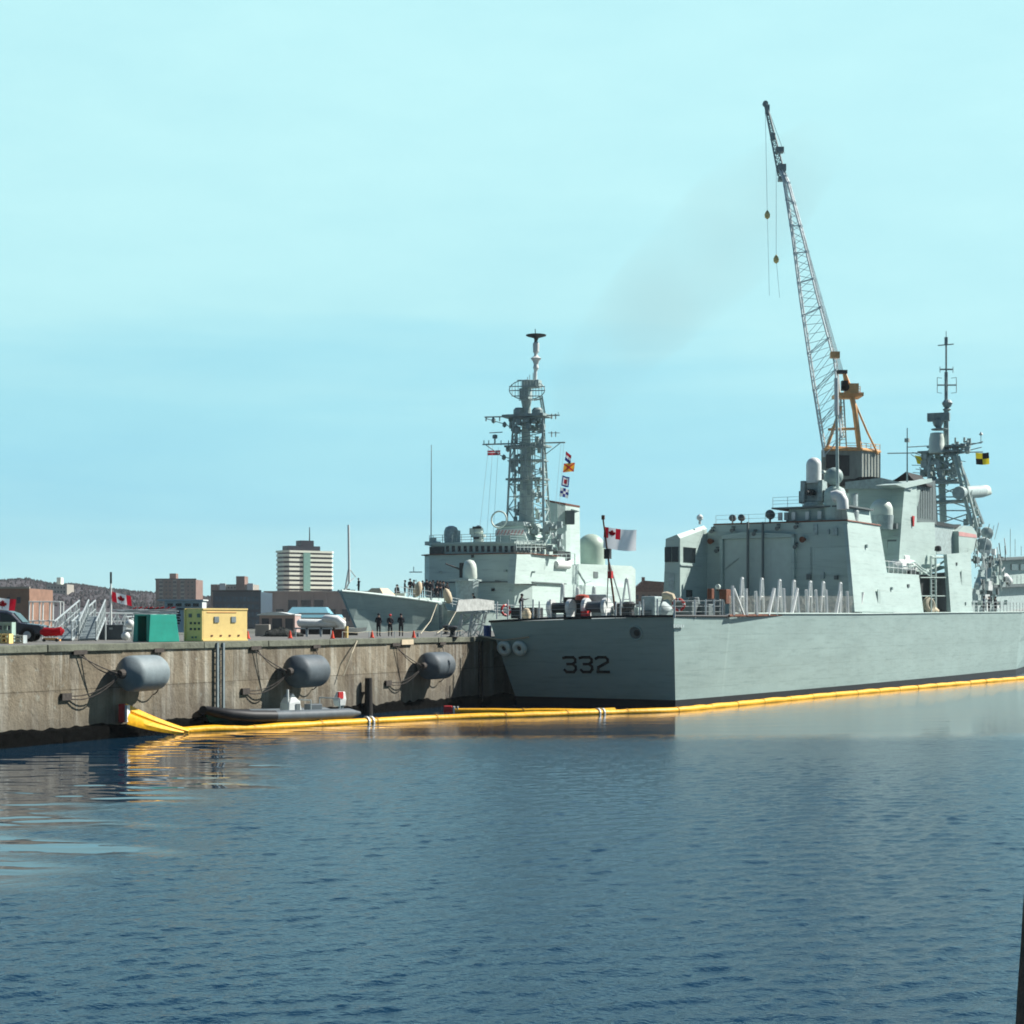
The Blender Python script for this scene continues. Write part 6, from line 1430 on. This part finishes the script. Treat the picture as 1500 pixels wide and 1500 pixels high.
# tall white rack
Yr = 112; a = Q(42,Yr); b = Q(89,Yr); wd = b.x-a.x; h = W(0,881,Yr).z-QZ; rt = T('tall_rack', 'tall white three-bay tubular rack behind the car', 'rack', ((a.x+b.x)/2,Yr,QZ))
for i in range(4):
    x = -wd/2+wd*i/3*.96; 
    for y in (0,.8): MB().cyl((x,y,0),(x+.05,y,h),.05,n=6).build('upright', M['white'], rt)
mb = MB()
for z in (h-.02,h*.48,h*.30,h*.12): mb.cyl((-wd/2,0,z),(wd/2-.1,0,z),.045,n=5); mb.cyl((-wd/2,.8,z),(wd/2-.1,.8,z),.045,n=5)
for i in range(7): x = -wd/2+wd*i/6*.96; mb.cyl((x,0,0),(x,0,h*.48),.03,n=4)
mb.build('cross_rail', M['white'], rt)
c = Q(165,106); rt = T('equipment_chest', 'slate grey chest standing under the flag pole', 'chest', tuple(c)); MB().box((0,0,.42),(1.5,.9,.84)).build('body', M['fender'], rt, bevel=.03); MB().box((0,0,.88),(1.56,.96,.1)).build('lid', M['fender'], rt, bevel=.02); MB().box((0,-.46,.7),(.2,.04,.12)).build('latch', M['galv'], rt)
for px, py, lb in ((184,926,'white round buoy resting left of the green stand'),(190,914,'white round buoy hung higher beside the green stand')):
    Yb_ = 101; v = W(px,py,Yb_); rt = T('round_buoy', lb, 'buoy', tuple(v)); MB().lathe((0,0,0),[(.03,-.26),(.15,-.22),(.25,-.1),(.27,0),(.25,.1),(.15,.22),(.05,.27)],n=16).build('float', M['white'], rt, smooth=True); MB().torus((0,0,.28),.06,.02,axis=(0,1,0),n=10,k=5).build('eye', M['chain'], rt)
    if py == 914: 
        t0 = T('mooring_post', 'grey post carrying the upper white buoy', 'post', (v.x+.1,v.y+.35,QZ)); MB().cyl((0,0,0),(0,0,v.z-QZ+.35),.06,n=8).build('post', M['galv'], t0); MB().cyl((0,-.35,v.z-QZ+.3),(0,0,v.z-QZ+.3),.03,n=6).build('arm', M['galv'], t0)
    else: rt.location.z = QZ+.27
# red-brown tarpaulin stack with white tangle behind the flag
c = Q(212,140); rt = T('scaffold_stack', 'stack of pale scaffold tubes with red ends behind the green stand', 'stack', tuple(c)); rn = random.Random(2); mb = MB()
for i in range(30): x = rn.uniform(-1.6,1.6); z = rn.uniform(.9,2.1); mb.cyl((x-1.2,rn.uniform(-.5,.5),z),(x+1.2,rn.uniform(-.5,.5),z+rn.uniform(-.15,.15)),.045,n=5)
mb.build('tubes', M['galv'], rt); MB().box((0,.2,.75),(3.6,1,.9)).build('cradle', M['fender_pale'], rt)
mb = MB(); 
for i in range(8): mb.cyl((-.9+i*.45,-.3,2.15+.08*(i%2)),(-.6+i*.45,-.3,2.3),.05,n=5)
mb.build('red_end', M['flagred'], rt)
# long white floats and dark heap, cones
c = Q(467,150); rt = T('long_float', 'long white inflated float lying on the quay with a round ended second one', 'float', tuple(c))
MB().tube([(-1.9,0,.95),(-1.7,0,1.0),(1.2,0,.95),(1.7,0,1.0)],[.2,.36,.36,.15],n=12).build('float', M['white'], rt, smooth=True)
MB().tube([(.3,-.3,1.35),(.6,-.3,1.4),(1.6,-.3,1.3),(2.1,-.3,.85),(2.2,-.3,.5)],[.15,.32,.38,.4,.2],n=12).build('float_end', M['white'], rt, smooth=True)
MB().box((0,.1,.3),(3.2,.7,.6)).build('cradle', M['chain'], rt)
c = Q(412,128); rt = T('net_heap', 'low dark heap of netting on the quay left of the white floats', 'heap', tuple(c)); mb = MB(); rg = []
for j in range(6):
    f = j/5; rg.append([(math.cos(a)*1.5*(1-f**2*.9)*(1+.2*math.sin(a*3+j)), math.sin(a)*.6*(1-f**2*.9), .62*f*(1+.15*math.sin(a*4))) for a in [i*math.pi/8 for i in range(16)]])
mb.loft(rg); mb.build('heap', mat('dark netting', (.05,.055,.05), .95, var=.5, scale=6, bump=1, bscale=15), rt, smooth=False)
c = Q(385,132); rt = T('concrete_block', 'pinkish concrete block left of the dark heap', 'block', tuple(c)); MB().box((0,0,.45),(1.1,.8,.9)).build('block', M['stone'], rt, bevel=.05)
for px, w_ in ((441,1.0),(460,1.2),(478,.9)):
    c = Q(px,127); rt = T('sawhorse', {441:'left', 460:'middle', 478:'right'}[px]+' grey sawhorse of the three in front of the white floats', 'sawhorse', tuple(c), 0, 'grey sawhorses in front of the white floats')
    MB().box((0,0,.62),(w_,.1,.12)).build('beam', M['galv'], rt)
    for s_ in (-1,1):
        for q in (-1,1): MB().cyl((s_*w_*.42,q*.25,0),(s_*w_*.38,0,.6),.04,n=5).build('leg', M['galv'], rt)
cb = MB().cyl((0,0,.04),(0,0,.72),.19,.04,n=16)
first = None
for px, Yc2, lb in ((363,112,'orange cone just right of the yellow stand'),(382,140,'orange cone farther back, above the first gap in the wall coping'),(425,115,'orange cone in front of the dark heap and floats'),(487,113,'orange cone at the right end of the white floats'),(545,118,'orange cone left of the three sailors'),(606,116,'orange cone right of the three sailors')):
    if first is None:
        first = T('traffic_cone', lb, 'cone', tuple(Q(px,Yc2)), 0, 'orange cones along the quay edge')
        MB().cyl((0,0,.04),(0,0,.72),.19,.05,n=16).build('cone', mat('cone orange', (.75,.07,.03), .6), first); MB().box((0,0,.03),(.44,.44,.06)).build('base', first.children[0].data.materials[0], first)
        first.scale = (.72,)*3
    else: copy_thing(first, Q(px,Yc2), 0, lb)
c = Q(497,118); rt = T('gas_bottle_rack', 'small brown and yellow rack beside the cone at the end of the white floats', 'rack', tuple(c)); MB().box((0,0,.3),(.7,.4,.6)).build('frame', M['rust'], rt); MB().cyl((.5,0,0),(.5,0,.8),.12,n=10).build('bottle', M['yellow'], rt, smooth=True)
c = Q(513,140); rt = T('white_tender', 'small white boat hull on the quay under the destroyer bow', 'boat', tuple(c)); MB().loft([[(-1.2,-.5,.6),(-1.2,.5,.6),(-1.2,.3,.2),(-1.2,-.3,.2)],[(.6,-.5,.6),(.6,.5,.6),(.6,.25,.2),(.6,-.25,.2)],[(1.4,-.05,.65),(1.4,.05,.65),(1.3,.02,.4),(1.3,-.02,.4)]]).build('hull', M['white'], rt); MB().box((-.2,0,.1),(1.6,.5,.2)).build('cradle', M['chain'], rt)
# bollards + trestles near the destroyer hull
for px, Yb_, lb in ((663,121,'dark mushroom bollard near the quay edge left of the frigate'),(654,150,'slim dark bollard farther back on the quay')):
    rt = T('bollard', lb, 'bollard', tuple(Q(px,Yb_))); MB().lathe((0,0,0),[(.34,0),(.30,.08),(.20,.14),(.18,.5),(.36,.62),(.38,.75),(.2,.85)],n=16).build('post', M['dark'], rt, smooth=True); MB().cyl((0,0,0),(0,0,.06),.45,n=16).build('base_plate', M['chain'], rt)
for px, Yb_, lb in ((690,131,'tangle of grey boarding steps beside the destroyer hull'),(702,127,'smaller crossed steel trestle next to the frigate stern')):
    rt = T('boarding_trestle', lb, 'trestle', tuple(Q(px,Yb_))); s_ = 1.1 if px == 690 else .8
    mb = MB(); mb.lattice([(-s_,0,0),(-s_*.8,.9,0),(s_*.2,.9,0),(0,0,0)],[(-s_*.7,0,1.7),(-s_*.6,.9,1.7),(s_*.7,.9,1.9),(s_*.5,0,1.9)],2,r=.07,rb=.045); mb.build('frame', M['galv'], rt)
    MB().box((0,.4,1.85),(s_*1.2,.9,.07)).build('step', M['mid'], rt)
rt = T('drum', 'blue drum on the quay beside the frigate stern', 'drum', tuple(Q(714,125.5))); MB().lathe((0,0,0),[(.27,0),(.29,.05),(.29,.8),(.27,.85)],n=18).build('body', M['blue'], rt); MB().torus((0,0,.5),.29,.02,n=18,k=5).build('hoop', M['blue'], rt)
# ring fenders on the frigate's stern corner
for px, lb in ((741.5,'white ring fender on the frigate stern, the left one of the pair'),(764,'white ring fender on the frigate stern, the right one of the pair')):
    c = F.world(tran(px,948,.30)); rt = T('ring_fender', lb, 'fender', tuple(c), -F.a, 'pair of white ring fenders on the stern')
    nn = Vector((0,-1,-.3)).normalized()
    MB().torus((0,0,0), .37, .21, axis=nn, n=28, k=12).build('ring', M['cream'], rt, smooth=True); MB().lathe((0,0,0),[(.22,-.12),(.2,.02),(.12,.04)],n=16,axis=nn).build('hub', M['dark'], rt)
a = F.world(tran(717,936,.05)); a2 = wall(wk(700),.0,QZ+.1); b = F.world(tran(776,932,.15))
sp2 = MB(); sp2.path([a2, F.world(tran(740,936,.3)), b], .07, 6); tag(sp2.build('mooring_spar', M['rope']), 'pale spar lying from the quay across the frigate stern above the ring fenders', 'spar')
# mooring lines from the destroyer to the quay
for (pA, pB, lb) in ((D.world(D.side(640,885,5.5)), Q(616,128)+Vector((0,0,.2)), 'mooring line from the destroyer side down to the quay, left one'), (D.world(D.side(668,896,6.8)), Q(640,135)+Vector((0,0,.2)), 'mooring line from the destroyer side down to the quay, right one')):
    m1 = (pA+pB)/2-Vector((0,0,.5)); tag(MB().path([pA,pA.lerp(m1,.6),m1,m1.lerp(pB,.5),pB],.045,5).build('mooring_line', M['rope']), lb, 'rope')
tag(MB().path([wall(wk(0),-1.0,QZ+.0)+Vector((0,0,.0)), wall(wk(10),-1.0,QZ+.02)],.04,5).build('quay_hose', M['rope']), 'rope lying along the quay edge at far left', 'rope')
# low guard wire posts along the quay by the sailors
rt = T('rope_barrier', 'thin rope barrier strung on posts in front of the three sailors', 'barrier', tuple(wall(wk(525),-1.2,QZ)))
pts = [wall(k_,-1.2,QZ)-rt.location for k_ in [wk(525)+i*(wk(700)-wk(525))/5 for i in range(6)]]
for p in pts: MB().cyl(p,p+Vector((0,0,.5)),.03,n=6).build('post', M['galv'], rt)
mb = MB()
for p, q in zip(pts, pts[1:]): m1 = (p+q)/2; mb.path([p+Vector((0,0,.48)), m1+Vector((0,0,.40)), q+Vector((0,0,.48))],.02,4)
mb.build('rope', M['rope'], rt)
# life rings and small things aboard
def lifering(p, label, r0, axis=(0,-1,.1)):
    rt = T('life_ring', label, 'life ring', tuple(p)); MB().torus((0,0,0), r0, r0*.25, axis=axis, n=24, k=8, mif=lambda i: 1 if (i%6)==0 else 0).build('ring', [M['red'],M['white']], rt, smooth=True); MB().torus((0,0,0), r0*1.28, .012, axis=axis, n=20, k=4).build('grab_line', M['rope'], rt)
lifering(F.world(F.face(994,886,.0)+Vector((0,0,0))), 'orange life ring on the frigate quarterdeck rail right of the stern corner', .38)
lifering(F.world(tp(741,894,-1.6)), 'orange and white life ring at the left end of the frigate stern rail', .36, axis=(.5,-.8,.1))
rt = T('rescue_boat', 'white rescue boat in the bay on the frigate side', 'boat', tuple(F.world(F.side(1325,836,5.9))), -F.a)
MB().tube([(0,-3.4,.3),(0,-2.9,.35),(0,0,.35),(0,2.0,.45),(0,3.0,.7)],[.3,.75,.85,.7,.15],n=14).build('hull', M['white'], rt, smooth=True); MB().box((0,-.6,1.2),(1.0,1.6,.5)).build('cover', M['white'], rt, bevel=.1); MB().box((.75,.3,-.4),(.3,3.0,.7)).build('chock', M['dark'], rt)
rt = T('hose_bundle', 'tan hose coil in the dark opening amidships on the frigate', 'hose', tuple(F.world(F.side(1361,888,7.3))), -F.a)
MB().torus((0,0,.1),.6,.28,axis=(1,-.3,.2),n=20,k=8).build('coil', M['rope'], rt, smooth=True); MB().tube([(0,.4,-.2),(.1,1.4,-.35),(.1,2.6,-.45)],[.3,.32,.15],n=10).build('hose_end', M['beige'], rt, smooth=True)
for px, py, lb in ((612,863,'beige oval fender hanging over the destroyer foredeck edge, left one'),(655.5,873,'beige oval fender at the break of the destroyer foredeck, right one')):
    p = D.world(D.side(px,py,4.2 if px < 630 else 5.6)); rt = T('oval_fender', lb, 'fender', tuple(p)); MB().lathe((0,0,0),[(.05,-.95),(.3,-.8),(.48,-.35),(.48,.3),(.3,.75),(.06,.95)],n=16,axis=(.25 if px<630 else -.3,0,1)).build('body', M['beige'], rt, smooth=True); MB().torus((-.2,0,.98),.08,.03,axis=(0,1,0),n=10,k=5).build('eye', M['chain'], rt)
# foreground pile in the lower right corner
rt = T('near_pile', 'rusty brown pile leaning in at the lower right corner', 'pile', (4.42,13.0,-2.5), R(0))
rg = []; rn = random.Random(8)
for i in range(60):
    z = i*.15; s_ = 1+.0*z; rg.append([(x*.42*(1+.03*mnoise.noise(Vector((x,y,z*2)))) + (z-5.6)*.07, y*.5*(1+.03*mnoise.noise(Vector((x+5,y,z*2)))), z) for x,y in ((-1,-1),(-.3,-1.06),(.4,-1.02),(1,-1),(1.05,0),(1,1),(0,1),(-1,1),(-1.04,0))])
MB().loft(rg).build('pile', M['rustpile'], rt)
mb = MB()
for i in range(4): mb.lathe((-.36+.0,-.53,1.0+i*1.2),[(.07,0),(.05,.05)],n=8,axis=(0,-1,0))
mb.build('bolt', M['rust'], rt)

# ================================================================== PEOPLE
def body(pose):
    """one continuous skinned figure 1.75 m tall facing -y, with five fingers a hand"""
    sh = .19
    V = []; E = []; Rd = []
    def add(p, r, par=None):
        V.append(Vector(p)); Rd.append(r)
        if par is not None: E.append((par, len(V)-1))
        return len(V)-1
    crouch = pose == 'crouch'; dz = -.48 if crouch else 0
    pel = add((0,0,.95+dz), .15)
    ly = .0 if not crouch else -.28
    bellyx = add((0,-.01-(.08 if crouch else 0),1.12+dz), .145, pel); ch = add((0,.0-(.14 if crouch else 0),1.33+dz), .165, bellyx); nk = add((0,.0-(.18 if crouch else 0),1.49+dz), .065, ch)
    hd_ = add((0,-.02-(.20 if crouch else 0),1.60+dz), .098, nk); add((0,-.02-(.22 if crouch else 0),1.70+dz), .09, hd_); ns = add((0,-.115-(.22 if crouch else 0),1.615+dz), .022, hd_)
    oy = -.14 if crouch else 0
    for s_ in (-1,1):
        so = add((s_*sh,oy,1.42+dz), .075, ch)
        if pose == 'arms_front' or crouch: el_ = (s_*.25,oy+.02,1.15+dz); wr = (s_*.10,oy-.24,1.08+dz); fd = Vector((-s_*.6,-.5,-.3))
        elif pose == 'point' and s_ == 1: el_ = (.42,oy-.05,1.36+dz); wr = (.66,-.12,1.42+dz); fd = Vector((1,-.2,.1))
        elif pose == 'point': el_ = (s_*.30,.06,1.16); wr = (s_*.20,-.10,1.02); fd = Vector((-s_*.5,-.5,-.5))
        else: el_ = (s_*.27,.05,1.15); wr = (s_*.28,-.03,.90); fd = Vector((0,-.15,-1))
        e = add(el_, .05, so); w_ = add(wr, .034, e); fd.normalize()
        pm = add(Vector(wr)+fd*.07, .036, w_); sdv = fd.cross(Vector((1,0,0) if abs(fd.x) < .7 else (0,0,1))).normalized()
        for q, ln_ in ((-.030,.075),(-.010,.085),(.010,.080),(.030,.060)):
            f1 = add(Vector(wr)+fd*.11+sdv*q, .010, pm); f2 = add(Vector(wr)+fd*(.11+ln_*.6)+sdv*q+Vector((0,-.008,0)), .009, f1); add(Vector(wr)+fd*(.11+ln_)+sdv*q+Vector((0,-.02,0)), .008, f2)
        t1 = add(Vector(wr)+fd*.05+sdv*.045, .011, pm); add(Vector(wr)+fd*.10+sdv*.065, .009, t1)
        hp = add((s_*.095,0,.90+dz), .105, pel)
        if crouch: kn = add((s_*.16,-.36,.50), .07, hp); an = add((s_*.14,-.06,.10), .048, kn); add((s_*.15,-.25,.05), .05, an)
        else: kn = add((s_*.11,-.02,.50), .07, hp); an = add((s_*.11,.02,.10), .048, kn); add((s_*.13,-.14,.045), .045, an)
    me = bpy.data.meshes.new('person_body'); me.from_pydata(V, E, []); me.update()
    o = bpy.data.objects.new('tmp', me); COL.objects.link(o)
    md = o.modifiers.new('skin','SKIN'); md.use_smooth_shade = True
    sv = me.skin_vertices[0].data
    for i, r_ in enumerate(Rd): sv[i].radius = (r_, r_*(.78 if r_ > .12 else 1))
    sv[0].use_root = True
    o.modifiers.new('sub','SUBSURF').levels = 1; o.modifiers['sub'].render_levels = 1
    dg = bpy.context.evaluated_depsgraph_get(); me2 = bpy.data.meshes.new_from_object(o.evaluated_get(dg))
    bpy.data.objects.remove(o)
    return me2, dz, oy
BODY = {}
JK = {'navy': M['navy'], 'blue': mat('blue overalls', (.02,.035,.09), .85), 'grey': mat('grey overalls', (.12,.14,.15), .85)}
def person(pos, rz, pose, label, jacket='navy', cap='dark', group=None, scale=1.0):
    if (pose, jacket) not in BODY:
        me, dz, oy = body(pose); me.materials.clear(); me.materials.append(JK[jacket]); me.materials.append(M['trous']); me.materials.append(M['skin']); me.materials.append(M['black'])
        for p in me.polygons:
            c = p.center; z = c.z
            mi_ = 0
            if z > 1.50+dz: mi_ = 2
            elif z < .10: mi_ = 3
            elif z < .98+dz and abs(c.x) < .235: mi_ = 1
            if pose in ('stand',) and z < .91 and abs(c.x) > .235: mi_ = 2
            if pose in ('arms_front','crouch') and c.y < -.21 and 1.0+dz < z < 1.12+dz and abs(c.x) < .12: mi_ = 2
            p.material_index = mi_
        BODY[(pose, jacket)] = (me, dz, oy)
    me, dz, oy = BODY[(pose, jacket)]
    rt = T('person', label, 'person', tuple(pos), rz, group); rt.scale = (scale,)*3
    b = bpy.data.objects.new('body', me); COL.objects.link(b); b.parent = rt
    cm_ = {'dark': M['navy'], 'red': M['red'], 'white': M['white']}[cap]; hy = -.03+(oy*1.45)
    MB().lathe((0,hy,1.655+dz),[(.112,0),(.118,.04),(.11,.09),(.07,.13),(.02,.145)],n=16).box((0,hy-.12,1.665+dz),(.16,.10,.015)).build('cap', cm_, rt, smooth=True)
    MB().box((-.035,hy-.092,1.635+dz),(.022,.02,.012)).box((.035,hy-.092,1.635+dz),(.022,.02,.012)).box((0,hy-.095,1.565+dz),(.045,.02,.01)).build('face_features', M['black'], rt)
    return rt
gq = 'sailors standing on the quay'
person(Q(554.5,127), R(160), 'arms_front', 'sailor in dark jacket standing on the quay, left of the row of three', 'navy','dark',gq,.97)
person(Q(571.5,127), R(10), 'arms_front', 'sailor in dark jacket and reddish cap, middle of the three on the quay', 'navy','red',gq,.94)
person(Q(587.5,127), R(190), 'arms_front', 'sailor in dark jacket standing on the quay, right of the row of three', 'navy','dark',gq,.97)
gd = 'crew gathered on the destroyer foredeck'
def dpos(px, y, z): t = D.t_at(px, y); return D.world((t, y, z))
person(dpos(525.5,3.6,9.1), R(-60), 'point', 'lone sailor on the destroyer bow beside the jackstaff', 'navy','dark',gd)
for px, y, z, rz, ps, lb in ((580,13.5,8.8,40,'crouch','crouching sailor at the left of the foredeck group'),(593,15,8.8,100,'arms_front','sailor standing third from the left on the foredeck, behind the crouching one'),(601,16,9.0,-20,'arms_front','tallest looking sailor just left of the beige oval fender'),(606,14.5,8.8,60,'arms_front','sailor pressed against the left beige oval fender'),(619,18,8.8,20,'stand','sailor in dark clothes just right of the left beige fender'),(630,19,8.8,-40,'arms_front','sailor standing alone in the middle gap of the foredeck group'),(638,17,8.8,150,'crouch','crouching sailor right of the middle gap of the foredeck group'),(645,19,8.8,10,'arms_front','sailor left of the right beige fender, bending forward'),(650,20,8.8,-100,'arms_front','sailor nearest the right beige fender'),(585,12.5,8.8,-70,'crouch','crouching sailor second from the left of the foredeck group'),(625,17,8.9,160,'arms_front','sailor facing aft between the left beige fender and the middle gap'),(634,20,8.9,80,'stand','sailor at the far side of the middle gap of the foredeck group'),(641,21,8.9,-10,'arms_front','sailor at the back of the right hand knot on the foredeck'),(655,21,8.6,30,'arms_front','sailor standing just behind the right beige fender'),(693,30,8.0,0,'crouch','sailor half hidden behind the canvas dodger below the gun'),):
    person(dpos(px,y,z), R(rz), ps, lb, 'navy','dark',gd,1.18)
person(F.world(Vector((F.t_at(764,-.6),-.6,6.22))), R(60), 'point', 'sailor on the frigate stern pointing to the right by the rail', 'navy','dark')
for px, py, jk, lb in ((1441,893,'blue','crewman in blue overalls on the frigate side deck, left of three'),(1449,893,'grey','crewman in grey overalls on the frigate side deck, middle of three'),(1458,893,'navy','crewman in dark clothes on the frigate side deck, right of three')):
    v = F.side(px,py,7.2); person(F.world((7.2,v.y,6.95)), R(rn.uniform(0,300)), 'arms_front', lb, jk, 'dark', 'crewmen on the frigate side deck')

# faint brown smoke drifting off the destroyer's funnel
sm = bpy.data.materials.new('funnel smoke'); sm.use_nodes = True; nt = sm.node_tree; nt.nodes.clear(); L = nt.links.new
vo = N(nt,'ShaderNodeVolumePrincipled'); vo.inputs['Color'].default_value = (.42,.36,.33,1)
tcs = N(nt,'ShaderNodeTexCoord'); nzs = N(nt,'ShaderNodeTexNoise'); nzs.inputs['Scale'].default_value = .045; nzs.inputs['Detail'].default_value = 3
L(tcs.outputs['Object'], nzs.inputs['Vector']); rs = ramp(nt,[(.33,0),(.70,1)]); L(nzs.outputs[0], rs.inputs[0])
mus = N(nt,'ShaderNodeMath',operation='MULTIPLY'); L(rs.outputs[0], mus.inputs[0]); mus.inputs[1].default_value = .0065; L(mus.outputs[0], vo.inputs['Density'])
ou = N(nt,'ShaderNodeOutputMaterial'); L(vo.outputs[0], ou.inputs['Volume'])
pts = [W(822,728,245),W(835,640,250),W(860,560,258),(W(925,480,270)),W(1000,410,290),W(1090,320,315),W(1200,215,345)]
mb = MB(); mb.tube(pts,[1.2,3.2,5.5,7.5,9.5,11,6],n=20)
o = mb.build('funnel_smoke', sm, smooth=True); tag(o, 'faint brown smoke drifting up and right from the destroyer funnel', 'smoke', kind='stuff')
